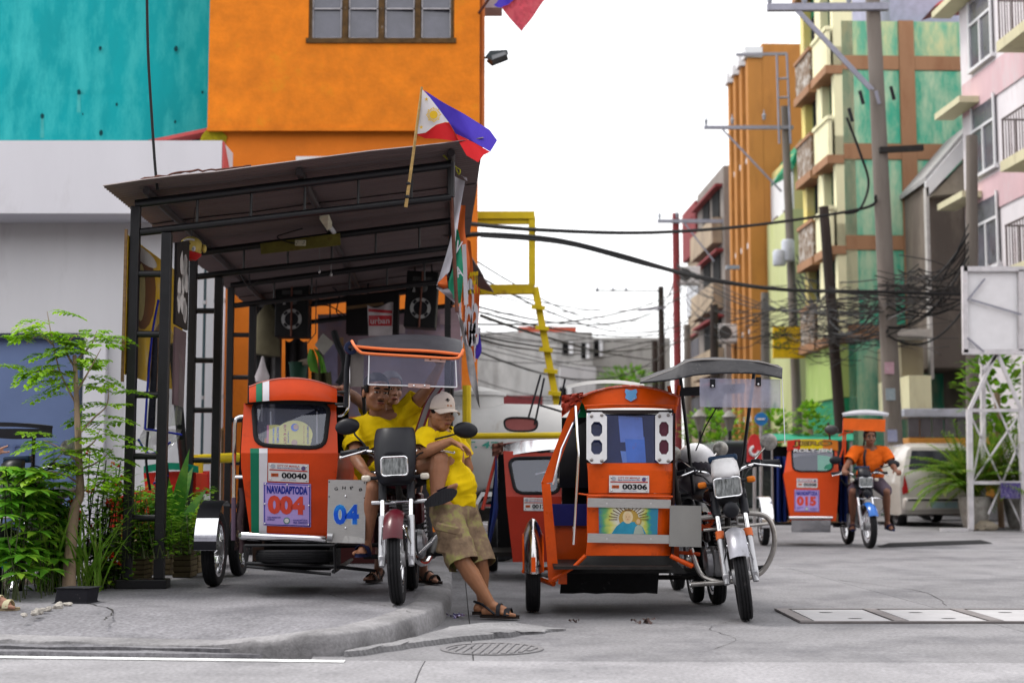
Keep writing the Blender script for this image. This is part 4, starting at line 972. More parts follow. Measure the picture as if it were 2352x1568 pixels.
for (u0,u1,z0,z1,n_) in ((.55,2.2,.75,.80,'seat'),(.55,.62,0,.75,'leg'),(2.13,2.2,0,.75,'leg'),(.62,2.13,.12,.70,'front_board')):c_=[sh(u,d,ZW+z) for z in (z0,z1) for d in ((4.0,4.5) if n_!='front_board' else (4.05,4.09)) for u in (u0,u1)]; MB().add(c_,[(0,2,3,1),(4,5,7,6),(0,1,5,4),(2,6,7,3),(0,4,6,2),(1,3,7,5)]).build(n_,M_dkwood,t,smooth=0,world=True)
for (u0,u1,d0,z1,m,lab) in ((.6,1.05,2.6,.62,M_dkwood,'dark wooden crate behind the sidecar wheel in the shed'),(1.35,1.9,3.0,.72,mat('maroon_box',(.06,.012,.012),.6),'maroon box behind the 004 sidecar in the shed')):
 t=thing('storage_crate',lab,'crate',sh((u0+u1)/2,d0,ZW)); c_=[sh(u,d,z) for z in (ZW,ZW+z1) for d in (d0,d0+.4) for u in (u0,u1)]; MB().add(c_,[(0,2,3,1),(4,5,7,6),(0,1,5,4),(2,6,7,3),(0,4,6,2),(1,3,7,5)]).build('box',m,t,smooth=0,world=True,bevel=.01)
 c_=[sh(u,d,z) for z in (ZW+z1+.002,ZW+z1+.03) for d in (d0-.02,d0+.42) for u in (u0-.02,u1+.02)]; MB().add(c_,[(0,2,3,1),(4,5,7,6),(0,1,5,4),(2,6,7,3),(0,4,6,2),(1,3,7,5)]).build('lid',m,t,smooth=0,world=True,bevel=.006)
for (lab,x0,x1,y0,y1,d,c_) in (('grey sheet hanging left of the loudspeaker at the shed rear',588,640,690,1010,17.9,(.16,.15,.15)),('dark sheet hanging below the left loudspeaker',655,705,780,1040,17.8,(.035,.03,.032)),('olive jacket hanging behind the 004 sidecar roof',715,760,850,1040,17.6,(.07,.065,.03))):
 t=thing('hanging_sheet',lab,'cloth',at(x0,y1,d)); MB().grid( lambda u,v:at(x0+(x1-x0)*u+4*math.sin(v*5)*u,y0+(y1-y0)*v+5*math.sin(u*9),d+.05*math.sin(u*13+v)),14,8).build('cloth',mat('cloth%d'%x0,c_,.9,var=.3,scale=4),t,world=True,smooth=70)
pn=thing('side_banner','yellow and brown picture banner lashed along the left side of the shed','banner',sh(-.03,.6,2.2))
def sidep(d,z,u=-.012): return sh(u,d,z)
zA,zB=1.72,2.78
pan=MB().prism([sidep(-.04,zA),sidep(2.2,zA),sidep(2.2,zB),sidep(-.04,zB)],SR*-.012); pan.build('panel',mat('banner_yellow',(.62,.38,.02),.5,var=.15,scale=3,c2=(.6,.58,.55),c2amt=.1,c2scale=1.2),pn,world=True,smooth=0)
def blob(d,z,rd,rz,rot,m,name,u=-.009):
 MB().poly([sidep(d+rd*math.cos(a)*math.cos(rot)-rz*math.sin(a)*math.sin(rot),z+rd*math.cos(a)*math.sin(rot)+rz*math.sin(a)*math.cos(rot),u) for a in [i*math.pi/8 for i in range(16)]]).build(name,m,pn,world=True,smooth=0)
M_bro=mat('banner_brown',(.16,.055,.01),.5,var=.3,scale=4); M_pal=mat('banner_cream',(.66,.55,.22),.5); M_bwh=mat('banner_white',(.6,.58,.56),.5)
blob(.55,2.42,.45,.30,.2,M_bro,'printed_shape'); blob(.42,2.4,.16,.23,0,M_pal,'printed_shape',-.006); blob(1.2,1.95,.5,.28,.5,M_bro,'printed_shape'); blob(.5,2.7,.5,.06,0,M_bwh,'printed_shape',-.006)
MB().beam(sh(-.022,-.06,1.66),sh(-.022,-.06,2.82),.02).build('batten',M_wood,pn,world=True,smooth=0)
bp=thing('black_poster','black hanging panel with white printed figures inside the left ladder','poster',sh(.34,1.0,2.2))
MB().prism([sh(.31,.12,2.12),sh(.31,.62,2.12),sh(.31,.62,2.85),sh(.31,.12,2.75)],SR*.02).build('panel',mat('black_vinyl',(.012,.009,.010),.5),bp,world=True,smooth=0)
random.seed(5)
for k in range(12):
 d_=random.uniform(.22,.52); z_=random.uniform(2.2,2.65); u_=.333
 MB().poly([sh(u_,d_+.07*math.cos(a)*(1+.4*nz(a,k)),z_+.09*math.sin(a)*(1+.4*nz(a,k+5))) for a in [i*.698 for i in range(9)]]).build('figure',M_bwh,bp,world=True,smooth=0)
MB().prism([sh(.31,.15,1.5),sh(.31,.55,1.5),sh(.31,.6,2.1),sh(.31,.15,2.1)],SR*.015).build('lower_panel',mat('mauve_vinyl',(.12,.075,.085),.5,var=.3,scale=3),bp,world=True,smooth=0)
rc=thing('plastic_raincoat','clear plastic rain cover with blue piping hanging in the left ladder','rain cover',at(365,870,10.95))
M_clear=glass('clear_plastic',(.82,.82,.80),.12,.12,.30,(.42,.41,.38))
def D_(x,y,d=10.95): return at(x,y,d)
def cloth(name,l,r,m,parent,d0,d1,wv=.03,nu=8,nv=14,W=.0):
 A_=spline([D_(x,y,d0) for (x,y) in l],5); C_=spline([D_(x,y,d1) for (x,y) in r],5)
 def g(s_,t_):f=t_*(len(s_)-1); i=min(len(s_)-2,int(f)); return s_[i].lerp(s_[i+1],f-i)
 return MB().grid( lambda u,v:g(A_,v).lerp(g(C_,v),u)+V((0,wv*math.sin(u*8+v*3)+wv*.5*nz(u*5,v*8),0)),nu,nv).build(name,m,parent,world=True,smooth=70)
cloth('sheet',[(362,690),(345,780),(335,900),(328,985)],[(372,690),(400,780),(425,860),(418,975)],M_clear,rc,10.98,11.1)
cloth('lower_sheet',[(330,985),(318,1010),(345,1035)],[(415,985),(408,1012),(390,1030)],M_clear,rc,11.0,11.1)
cloth('dark_strip',[(352,760),(345,870),(338,985)],[(362,760),(360,870),(356,985)],mat('dark_vinyl',(.02,.02,.03),.25),rc,10.96,10.96,.005,3)
M_bluep=mat('blue_piping',(.012,.025,.35),.5)
for pts in ([(364,688),(352,750),(345,810),(338,900),(333,985)],[(333,985),(370,990),(418,998)],[(317,1008),(345,1042),(392,1015)],[(352,1110),(375,1100),(385,1090)]):
 MB().tube(spline([D_(x,y,10.94) for (x,y) in pts]),.009,6).build('piping',M_bluep,rc,world=True)
cloth('hanging_end',[(358,1050),(355,1090),(350,1115)],[(380,1048),(384,1080),(385,1095)],M_clear,rc,11.0,11.05)
for pts in ([(340,990),(336,1060),(345,1125)],[(370,995),(385,1080),(380,1130)]):MB().tube(spline([D_(x,y,10.96) for (x,y) in pts]),.011,5).build('strap',M_blackpl,rc,world=True)
lp_=thing('leaning_pole','thick black pole leaning inside the shed by the planter','pole',gp(440,1300,ZW))
MB().tube([gp(440,1265,ZW+.0),at(416,1000,12.2),at(398,790,11.9)],.04,10).build('pole',M_black,lp_,world=True)
t=thing('wooden_stick','thin wooden stick leaning on the second ladder post','stick',gp(505,1235,ZW)); MB().tube([gp(508,1240,ZW),at(511,985,14.5)],.016,6).build('stick',M_wood,t,world=True)
M_silver=mat('silver_paint',(.45,.45,.47),.35,.7,var=.12,scale=12)
M_lens=mat('headlight_glass',(.32,.34,.34),.10,.5,var=.75,scale=16,stretch=(4,1,1),bump=.6,bscale=45,bdist=.006)
M_amber=mat('amber_lens',(.62,.16,.01),.2,var=.1); M_clearlens=mat('clear_lens',(.62,.56,.48),.15,var=.3,scale=30)
M_engine=mat('cast_aluminium',(.33,.33,.34),.45,.7,var=.25,scale=14,c2=(.05,.045,.04),c2amt=.1,c2scale=9)
M_oily=mat('oily_steel',(.03,.028,.027),.5,.5,var=.4,scale=14)
M_seatv=mat('black_vinyl_seat',(.012,.012,.014),.4,bump=.2,bscale=120)
M_maroon=mat('maroon_paint',(.075,.005,.012),.3,var=.15,coat=.15); M_bluepaint=mat('blue_paint',(.012,.12,.45),.25,var=.1,coat=.5)
M_mirror=mat('mirror_glass',(.35,.35,.36),.05,1.0,var=0.1,bump=0)
def tyre_mb(c,r,wd,M=None,ribs=3,ax=(1,0,0)):
 b=MB(M); h=wd/2; pr=[(r*.74,-h*.75),(r*.86,-h),(r*.94,-h*.92)]
 k=ribs*2+1
 for i in range(k):
  x0=-h*.8+h*1.6*i/k; x1=-h*.8+h*1.6*(i+1)/k; cr= lambda x:r*(1-.055*(x/h)**2)
  if i%2==0:pr+=[(cr(x0),x0),(cr(x1),x1)]
  else:pr+=[(cr(x0)-.006,x0+.001),(cr(x1)-.006,x1-.001)]
 pr+=[(r*.94,h*.92),(r*.86,h),(r*.74,h*.75),(r*.74,-h*.75)]
 b.lathe(pr,c,ax,40); return b
def wheel(t,name,c,r,wd,M=None,ax=(1,0,0),ribs=3,chromerim=True):
 w_=tyre_mb(c,r,wd,M,ribs,ax).build(name,M_rubber,t,smooth=35)
 h=wd*.36
 MB(M).lathe([(r*.66,-h),(r*.75,-h*1.05),(r*.735,-h*.5),(r*.69,0),(r*.735,h*.5),(r*.75,h*1.05),(r*.66,h),(r*.64,0),(r*.66,-h)],c,ax,32).build('rim',M_chrome if chromerim else M_silver,w_)
 MB(M).lathe([(0,-.06),(.05,-.055),(.055,-.02),(.055,.02),(.05,.055),(0,.06)],c,ax,18).build('hub',M_engine,w_)
 b=MB(M); a_=V(ax).normalized(); x=a_.orthogonal().normalized(); y=a_.cross(x); c=V(c)
 for k in range(18):
  th_=k*math.pi/9; s_=1 if k%2 else -1
  d1=x*math.cos(th_)+y*math.sin(th_); d2=x*math.cos(th_+.25*s_)+y*math.sin(th_+.25*s_)
  b.tube([c+d1*.05+a_*.035*s_,c+d2*r*.67],.0025,4,caps=False)
 b.build('spokes',M_chrome,w_)
 return w_
def rrect(w_,h_,rr,n=4):
 out=[]
 for (cx,cy,a0) in ((w_/2-rr,h_/2-rr,0),(-w_/2+rr,h_/2-rr,90),(-w_/2+rr,-h_/2+rr,180),(w_/2-rr,-h_/2+rr,270)):
  for k in range(n+1):
   a=R(a0+90*k/n); out.append((cx+rr*math.cos(a),cy+rr*math.sin(a)))
 return out
def bike(t,lean=0.0,steer=0.0,fender=M_maroon,tank=M_maroon,cowl='tall',mirrors='oval',signal=M_clearlens,slider=M_silver,cowlm=None,boots=None,guard=True,simple=False):
 ML=Matrix.Rotation(-lean,4,'Y'); axs=V((0,.30,.69)).normalized(); hp=V((0,.30,.98))
 MS=ML@Matrix.Translation(hp)@Matrix.Rotation(steer,4,axs)@Matrix.Translation(-hp)
 r=.292; ra=V((0,0,r)); up=axs
 wheel(t,'front_wheel',ra,r,.088,MS); wheel(t,'rear_wheel',(0,1.23,r),r,.098,ML)
 for s in (-1,1):
  x=s*.095
  lo=V((x,0,r)); mid=lo+up*.30; hi=lo+up*.58
  f=MB(MS).tube([lo-up*.045,lo+up*.02,mid],[.02,.027,.025],12).build('fork_leg',slider,t)
  MB(MS).tube([mid-up*.005,hi],.0165,12).build('stanchion',M_chrome,f)
  MB(MS).tube([lo+up*.42 if boots is None else lo+up*.20,hi+up*.03] if boots is None else [mid-up*.03,mid+up*.025],.028 if boots is None else .030,12).build('fork_cover',M_blackpl if boots is None else boots,f)
  if boots is not None:MB(MS).tube([lo+up*.44,hi+up*.03],.03,12).build('fork_cover',M_blackpl,f)
  MB(MS).box(lo+V((0,-.0,0)),(.045,.05,.06)).build('axle_lug',slider,f,bevel=.008)
 b=MB(MS);
 for k in (.55,.64):b.box(V((0,0,r))+up*k+V((0,.02,0)),(.25,.09,.03),Matrix.Rotation(-.41,3,'X'))
 b.build('triple_clamp',M_blackpl,t,bevel=.006)
 def fen(a,u):
  an=R(-8+128*u); x=(a-.5)*.125; dr=.325-.03*abs(a-.5)*2*abs(a-.5)*2
  return V((x,-math.cos(an)*dr*1.0+0,r+math.sin(an)*dr))
 fm=MB(MS).grid( lambda a,u:fen(a,.28+u*.72),8,16,.002).build('front_mudguard',fender,t)
 MB(MS).tube([fen(-.02,.45),V((-.095,0,r+.1)),],.006,6).build('stay',M_chrome,fm); MB(MS).tube([fen(1.02,.45),V((.095,0,r+.1))],.006,6).build('stay',M_chrome,fm)
 hc=V((0,.10,.885)); fwd=V((0,-1,-.08)).normalized(); hup=V((0,-.08,1)).normalized()
 def ring(w_,h_,rr,off): return [hc+V((1,0,0))*x+hup*z+fwd*off for (x,z) in rrect(w_,h_,rr)]
 hw,hh=(.165,.115) if cowl=='tall' else (.17,.12)
 if cowl=='tall':hc=V((0,.09,.90))
 b=MB(MS); b.loft([ring(hw*.6,hh*.6,.03,-.09),ring(hw+.02,hh+.02,.022,-.02),ring(hw+.022,hh+.022,.022,.02)]); hl=b.build('headlight',M_blackpl,t)
 MB(MS).loft([ring(hw,hh,.02,.018),ring(hw,hh,.02,.026),ring(hw*.6,hh*.6,.03,.034)]).build('lens',M_lens,hl,smooth=30)
 rim_=[p for p in ring(hw+.008,hh+.008,.022,.024)]
 MB(MS).tube(rim_,.006,6,closed=True).build('bezel',M_chrome,hl)
 if cowl=='tall':
  def cw(z,w_,y,dep): return [V((x,y+dep*(abs(x)/(w_/2))**3,z)) for x in [w_*(k/8-.5) for k in range(9)]]
  rows=[cw(.775,.17,.13,.05),cw(.79,.23,.085,.07),cw(.835,.265,.06,.08),cw(.97,.285,.055,.09),cw(1.08,.285,.10,.10),cw(1.145,.26,.15,.09),cw(1.157,.24,.165,.08)]
  b=MB(MS)
  n=9; vs=[p for rr_ in rows for p in rr_]; fs=[]
  for i in range(len(rows)-1):
   for j in range(n-1):
    if i in (2,) and 2<=j<=5:continue
    fs.append((i*n+j,i*n+j+1,(i+1)*n+j+1,(i+1)*n+j))
  b.add(vs,fs); cb=b.build('fairing',M_blackpl,t,smooth=60)
  m_=cb.modifiers.new('s','SUBSURF'); m_.levels=2; m_.render_levels=2; m_=cb.modifiers.new('so','SOLIDIFY'); m_.thickness=.006
  for s in (-1,1):MB(MS).ell(V((s*.135,.13,.86)),(.008,.008,.008),8,6).build('bolt',M_chrome,cb)
 else:
  def cr(z,w_,y): return [V((x,y+.07*(abs(x)/(w_/2))**2,z)) for x in [w_*(k/8-.5) for k in range(9)]]
  rows=[cr(.95,.19,.055),cr(.99,.19,.06),cr(1.05,.175,.10),cr(1.075,.14,.15),cr(1.08,.11,.20)]
  b=MB(MS).loft(rows,closed=False,cap0=False,cap1=False); cb=b.build('fairing',cowlm or M_white,t,smooth=60)
  m_=cb.modifiers.new('so','SOLIDIFY'); m_.thickness=.005
  MB(MS).box(V((0,.27,1.075)),(.2,.1,.05)).build('speedometer',mat('dark_blue_plastic',(.01,.03,.07),.35),t,bevel=.015)
  MB(MS).ell(V((0,.05,.73)),(.055,.03,.055),14,10).build('horn',M_blackpl,t)
 pts=spline([V((-.385,.42,1.0)),V((-.25,.37,1.015)),V((-.14,.31,1.0)),V((-.06,.30,.97)),V((.06,.30,.97)),V((.14,.31,1.0)),V((.25,.37,1.015)),V((.385,.42,1.0))],5)
 hb=MB(MS).tube(pts,.011,8).build('handlebar',M_chrome,t)
 for s in (-1,1):
  a=V((s*.385,.42,1.0)); c_=V((s*.262,.374,1.014)); dr=(a-c_).normalized()
  MB(MS).tube([c_,c_+dr*.01,a-dr*.008,a],[.024,.021,.021,.025],12).build('grip',M_blackpl,hb)
  MB(MS).box(c_-dr*.04,(.065,.05,.055)).build('switch_box',M_blackpl,hb,bevel=.01)
  lv=MB(MS); lv.tube(spline([c_-dr*.06+V((0,-.045,-.004)),c_+V((0,-.07,-.012)),a+V((0,-.075,-.025))-dr*.01]),.0065,8); lv.ell(a+V((0,-.075,-.026)),(.011,.011,.011),8,6); lv.build('lever',M_chrome,hb)
  base=V((s*.21,.345,1.02));
  if mirrors=='oval':
   mp_=V((.47,.36,1.125)) if s>0 else V((-.335,.36,1.185)); st_=spline([base,base+V((s*.015,0,.04)),base.lerp(mp_,.6)+V((0,0,.01)),mp_+V((-s*.05,.02,-.02))])
  else:
   mp_=V((s*.335,.40,1.15)); st_=spline([base+V((0,0,-.02)),base+V((s*.01,.02,.02)),mp_+V((-s*.02,.0,-.02)),mp_])
  mo=MB(MS).tube(st_,.0065,8).build('mirror',M_blackpl if mirrors=='oval' else M_chrome,t)
  rotm=Matrix.Rotation(s*.12,3,'Y')
  if mirrors=='oval':
   b=MB(); b.lathe([(0,-.028),(.03,-.026),(.058,-.012),(.066,.004),(.064,.012),(0,.014)],(0,0,0),(0,1,0),24)
   vs=[mp_+rotm@V((v[0]*1.28,v[1],v[2]*.86)) for v in b.v]
   b2=MB(MS); b2.add(vs,b.f); b2.build('shell',M_blackpl,mo)
  else:
   MB(MS).lathe([(0,-.02),(.04,-.018),(.06,-.005),(.06,.008),(0,.008)],mp_,(0,1,.05),24).build('shell',mat('old_chrome',(.32,.31,.29),.35,.9,var=.4,scale=25),mo)
  ic=V((s*.195,.13,.825)) if cowl=='tall' else V((s*.165,.16,.915))
  ind=MB(MS).tube([V((s*.09,.15,ic.z)),ic],.012,8).build('indicator',M_blackpl,t)
  MB(MS).box(ic,(.06,.045,.042)).build('lens',signal,ind,bevel=.014)
 def sec(y,zc,w_,h_): return [V((w_*math.cos(a),y,zc+h_*math.sin(a)*(1 if math.sin(a)>0 else .7))) for a in [k*math.pi/8 for k in range(16)]]
 MB(ML).loft([sec(.36,.80,.06,.05),sec(.40,.80,.11,.08),sec(.52,.81,.135,.095),sec(.66,.80,.125,.085),sec(.78,.77,.08,.05)]).build('fuel_tank',tank,t,smooth=60)
 st_=MB(ML).loft([sec(.74,.80,.09,.03),sec(.82,.79,.12,.045),sec(1.1,.80,.135,.05),sec(1.4,.835,.12,.045),sec(1.46,.84,.08,.03)]).build('seat',M_seatv,t,smooth=60)
 b=MB(ML)
 b.tube([V((0,.30,.86)),V((0,.45,.70)),V((0,.85,.66)),V((0,1.3,.76))],.022,8); b.tube([V((0,.32,.80)),V((0,.42,.40)),V((0,.55,.27)),V((0,.85,.27)),V((0,.9,.66))],.02,8)
 for s in (-1,1):b.tube([V((s*.07,.86,.32)),V((s*.085,1.23,r))],.02,8)
 b.build('frame',M_oily,t)
 for s in (-1,1):
  sh_o=MB(ML).tube([V((s*.12,1.2,.32)),V((s*.11,1.12,.66))],.018,8).build('shock_absorber',M_chrome,t)
  b=MB(ML); b.tube([V((s*.12,1.2,.32)).lerp(V((s*.11,1.12,.66)),.2+k/60)+V((math.cos(k*1.05)*.026,math.sin(k*1.05)*.026,0)) for k in range(40)],.006,5); b.build('spring',M_oily,sh_o)
 en=MB(ML).box((0,.66,.36),(.22,.30,.20)).build('engine',M_engine,t,bevel=.03,bseg=3)
 b=MB(ML)
 for k in range(9):b.box((0,.52-k*.002,.44+k*.024),(.15,.16,.010))
 b.box((0,.52,.53),(.09,.1,.2)); b.build('cylinder_fins',M_engine,en,smooth=0)
 for s,rr_,yy in ((-1,.10,.60),(1,.105,.58),(1,.07,.76)):
  MB(ML).lathe([(0,.05),(rr_*.7,.05),(rr_*.95,.035),(rr_,0)],(s*.105,yy,.36),(s,0,0),22).build('engine_cover',M_silver,en)
 b=MB(ML); b.tube(spline([V((.02,.46,.52)),V((.05,.36,.42)),V((.10,.42,.26)),V((.14,.7,.22)),V((.16,1.0,.26))],5),.02,8); ex=b.build('exhaust',M_chrome,t)
 MB(ML).tube([V((.16,.98,.26)),V((.165,1.05,.27)),V((.17,1.45,.36)),V((.17,1.47,.36))],[.022,.045,.05,.03],12).build('muffler',M_oily,ex)
 for s in (-1,1):
  fp=MB(ML).tube([V((s*.06,.80,.27)),V((s*.30,.80,.275))],.01,6).build('footrest',M_oily,t)
  MB(ML).tube([V((s*.20,.80,.275)),V((s*.30,.80,.278))],.017,8).build('rubber',M_rubber,fp)
  MB(ML).box((s*.105,.86,.60),(.05,.32,.22)).build('side_cover',tank,t,bevel=.02)
 def rf(a,u):
  an=R(20+140*u); return V(((a-.5)*.15,1.23-math.cos(an)*.335,r+.03+math.sin(an)*.335))
 MB(ML).grid(rf,6,14,.002).build('rear_mudguard',M_blackpl,t)
 MB(ML).box((0,1.56,.63),(.14,.05,.09)).build('tail_lamp',mat('red_lens',(.35,.01,.01),.2),t,bevel=.015)
 if guard=='low':
  cgm=mat('dull_chrome',(.36,.34,.32),.3,.9,var=.3,scale=16)
  b=MB(ML); b.tube(spline([V((-.30,.30,.24)),V((-.10,.26,.24)),V((.06,.26,.25)),V((.20,.27,.30)),V((.29,.27,.46)),V((.28,.27,.62)),V((.20,.28,.68)),V((.02,.30,.69)),V((-.20,.32,.68))],6),.018,10); cg=b.build('crash_bar',cgm,t)
  MB(ML).tube([V((-.18,.30,.60)),V((.27,.28,.61))],.011,8).build('cross_tube',cgm,cg)
  MB(ML).tube(spline([V((-.10,.26,.24)),V((-.22,.33,.30)),V((-.27,.36,.48))]),.018,8).build('brace',cgm,cg)
 elif guard:
  cg=MB(ML).tube(spline([V((-.18,.30,.66)),V((0,.29,.66)),V((.20,.29,.66)),V((.29,.31,.645)),V((.31,.36,.60)),V((.30,.44,.48)),V((.12,.5,.3))],6),.016,10).build('crash_bar',M_chrome,t)
 b=MB(MS)
 for s in (-1,1):
  b.tube(spline([V((s*.20,.34,.99)),V((s*.15,.22,.97)),V((s*.10,.18,.90)),V((s*.03,.28,.80))]),.006,5); b.tube(spline([V((s*.17,.33,1.0)),V((s*.13,.20,1.02)),V((s*.06,.16,.93)),V((.02,.3,.78))]),.005,5)
 b.build('control_cables',M_cable,t)
 return ML,MS
class Map:
 """photo-measured points turned into the frame of one vehicle"""
 def __init__(s,t,dfn):s.t=t; s.inv=t.matrix_basis.inverted(); s.d=dfn
 def __call__(s,x,y,off=0.0): return s.inv@at(x,y,s.d(x,y)+off)
def plate(t,mp,q,m,name,th=.004,off=-.006,parent=None,bevel=0):
 pts=[mp(x,y,off) for (x,y) in q]; return MB().prism(pts,(0,th,0)).build(name,m,parent or t,smooth=0,bevel=bevel)
def lettering(t,mp,s,x,y,hpx,wpx,m,off=-.009,bold=.02,parent=None,ang=0.0,shear=0.0,tilt=0.0):
 o=mp(x,y,off); ex=mp(x+10,y+tilt,off)-mp(x,y,off); ez=mp(x,y-10,off)-mp(x,y,off); k=ex.length/10
 a=R(ang); ux=ex.normalized()*math.cos(a)+ez.normalized()*math.sin(a); uy=-ex.normalized()*math.sin(a)+ez.normalized()*math.cos(a)
 b=MB(); b.text(s,o,ux,uy,hpx*k,wpx*k if wpx else None,bold,shear=shear); return b.build('lettering',m,parent or t,smooth=0)
def disc(t,mp,x,y,rpx,m,off,name,parent=None):
 o=mp(x,y,off); ex=(mp(x+1,y,off)-o); ez=(mp(x,y-1,off)-o)
 return MB().poly([o+ex*rpx*math.cos(a)+ez*rpx*math.sin(a) for a in [k*math.pi/8 for k in range(16)]]).build(name,m,parent or t,smooth=0)
M_platew=mat('plate_white',(.68,.66,.66),.45,var=.04); M_platev=mat('plate_lilac',(.46,.34,.72),.45,var=.06); M_ink=mat('black_ink',(.008,.008,.012),.5); M_inkb=mat('blue_ink',(.012,.03,.30),.5)
M_inkr=mat('red_ink',(.68,.07,.04),.5); M_inkred=mat('dark_red_ink',(.5,.04,.03),.5); M_tag=mat('orange_tag',(.62,.12,.03),.5)
def city_plate(t,mp,x0,y0,x1,y1,num,tilt=0.0,off=-.006,sticker=True):
 w_,h_=x1-x0,y1-y0
 Y= lambda x,y:y+tilt*(x-x0)/w_
 q=[(x0,Y(x0,y0)),(x1,Y(x1,y0)),(x1,Y(x1,y1)),(x0,Y(x0,y1))]
 p=plate(t,mp,q,M_platew,'permit_plate',off=off)
 o2=off-.003; tl=tilt/w_*10
 lettering(t,mp,'CITY OF MANILA',x0+w_*.5,Y(x0+w_*.5,y0+h_*.14),h_*.11,w_*.55,M_inkred,o2,.01,p,tilt=tl)
 lettering(t,mp,'Manila Tricycle Regulatory Office',x0+w_*.5,Y(x0+w_*.5,y0+h_*.27),h_*.08,w_*.55,M_inkb,o2,.02,p,tilt=tl)
 plate(t,mp,[(x0+w_*.03,Y(x0,y0+h_*.35)),(x1-w_*.03,Y(x1,y0+h_*.35)),(x1-w_*.03,Y(x1,y0+h_*.41)),(x0+w_*.03,Y(x0,y0+h_*.41))],M_inkred,'red_line',.001,o2,p)
 lettering(t,mp,num,x0+w_*.64,Y(x0+w_*.64,y0+h_*.66),h_*.32,w_*.62,M_ink,o2,.035,p,tilt=tl)
 plate(t,mp,[(x0+w_*.07,Y(x0,y0+h_*.58)),(x0+w_*.25,Y(x0,y0+h_*.58)),(x0+w_*.25,Y(x0,y0+h_*.76)),(x0+w_*.07,Y(x0,y0+h_*.76))],M_tag,'year_tag',.001,o2,p)
 lettering(t,mp,'2015',x0+w_*.16,Y(x0,y0+h_*.67),h_*.1,w_*.13,M_ink,o2-.002,.01,p)
 lettering(t,mp,'JOSEPH E. ESTRADA',x0+w_*.5,Y(x0+w_*.5,y0+h_*.91),h_*.06,w_*.38,M_inkb,o2,.01,p,tilt=tl)
 disc(t,mp,x0+w_*.12,Y(x0,y0+h_*.2),h_*.12,mat('seal_grey',(.4,.42,.48),.5),o2,'seal',p); disc(t,mp,x1-w_*.13,Y(x1,y0+h_*.22),h_*.12,mat('seal_dark',(.12,.08,.2),.5),o2,'seal',p)
 for (fx,fy) in ((.06,.12),(.94,.12),(.06,.88),(.94,.88)):MB().ell(mp(x0+w_*fx,Y(x0+w_*fx,y0+h_*fy),off-.003),(.006,.006,.006),8,6).build('screw',M_chrome,p)
 return p
def toda_plate(t,mp,x0,y0,x1,y1,num,tilt=0.0,off=-.006):
 w_,h_=x1-x0,y1-y0; Y= lambda x,y:y+tilt*(x-x0)/w_; tl=tilt/w_*10; o2=off-.003
 q= lambda f,g:[(x0+w_*f,Y(x0+w_*f,y0+h_*g)),(x1-w_*f,Y(x1-w_*f,y0+h_*g)),(x1-w_*f,Y(x1-w_*f,y1-h_*g)),(x0+w_*f,Y(x0+w_*f,y1-h_*g))]
 p=plate(t,mp,q(0,0),M_platev,'number_plate',off=off)
 plate(t,mp,q(.015,.015),M_inkb,'border',.001,off-.002,p); plate(t,mp,q(.035,.035),M_platev,'field',.001,off-.0035,p)
 o2=off-.006
 cx=x0+w_*.5
 lettering(t,mp,'NAVADAPTODA',cx,Y(cx,y0+h_*.16),h_*.19,w_*.86,M_inkb,o2,.05,p,tilt=tl)
 lettering(t,mp,num,cx-w_*.02,Y(cx,y0+h_*.51),h_*.44,w_*.78,M_inkr,o2,.06,p,tilt=tl)
 lettering(t,mp,'TODA FEDERATION\nOF MANILA',x0+w_*.22,Y(x0,y0+h_*.84),h_*.09,w_*.28,M_inkb,o2,.02,p); lettering(t,mp,'NAVADAPTODA\nPRES. RESIDENCE',x0+w_*.78,Y(x1,y0+h_*.87),h_*.1,w_*.3,M_inkb,o2,.02,p)
 disc(t,mp,x0+w_*.49,Y(cx,y0+h_*.87),h_*.075,mat('seal_green',(.02,.25,.2),.5),o2,'seal',p); disc(t,mp,x0+w_*.49,Y(cx,y0+h_*.87),h_*.055,M_platew,o2-.002,'seal_centre',p)
 for (fx,fy) in ((.04,.04),(.5,.04),(.96,.05),(.03,.5),(.96,.5),(.03,.95),(.95,.95)):MB().ell(mp(x0+w_*fx,Y(x0+w_*fx,y0+h_*fy),off-.004),(.007,.007,.007),8,6).build('screw',M_chrome,p)
def rquad(q,rr=.2,n=4):
 """rounded four-cornered outline in photo units"""
 out=[]
 for i in range(4):
  a,b,c_=V((*q[i-1],0)),V((*q[i],0)),V((*q[(i+1)%4],0))
  p0=b.lerp(a,rr); p1=b.lerp(c_,rr)
  for k in range(n+1):
   t=k/n; p=p0.lerp(b,t).lerp(b.lerp(p1,t),t); out.append((p.x,p.y))
 return out
def window_panel(t,mp,outer,win,m,pane,gasket=.013,depth=.01,rr=.22,name='window_panel'):
 """sheet with a rounded window opening, rubber gasket and pane"""
 wq=rquad(win,rr); n=len(wq); ox=rquad(outer,.001)
 b=MB(); I=[mp(x,y) for (x,y) in wq]; O_=[mp(x,y) for (x,y) in ox]
 vs=O_+I+[p+V((0,depth,0)) for p in I]; fs=[]
 for i in range(n):
  j=(i+1)%n; fs.append((i,j,n+j,n+i)); fs.append((n+i,n+j,2*n+j,2*n+i))
 b.add(vs,fs); pn_=b.build(name,m,t,smooth=30)
 MB().tube([mp(x,y,-.002) for (x,y) in wq],gasket,8,closed=True).build('gasket',M_rubber,pn_)
 MB().poly([mp(x,y,.006) for (x,y) in wq]).build('pane',pane,pn_,smooth=0)
 return pn_
def stripes(t,mp,rows,x_of,m,name='stripe',off=-.004):
 for i in range(len(rows)-1):
  ya,yb=rows[i],rows[i+1]
  MB().poly([mp(x_of(ya)[0],ya,off),mp(x_of(ya)[1],ya,off),mp(x_of(yb)[1],yb,off),mp(x_of(yb)[0],yb,off)]).build(name,m,t,smooth=0)
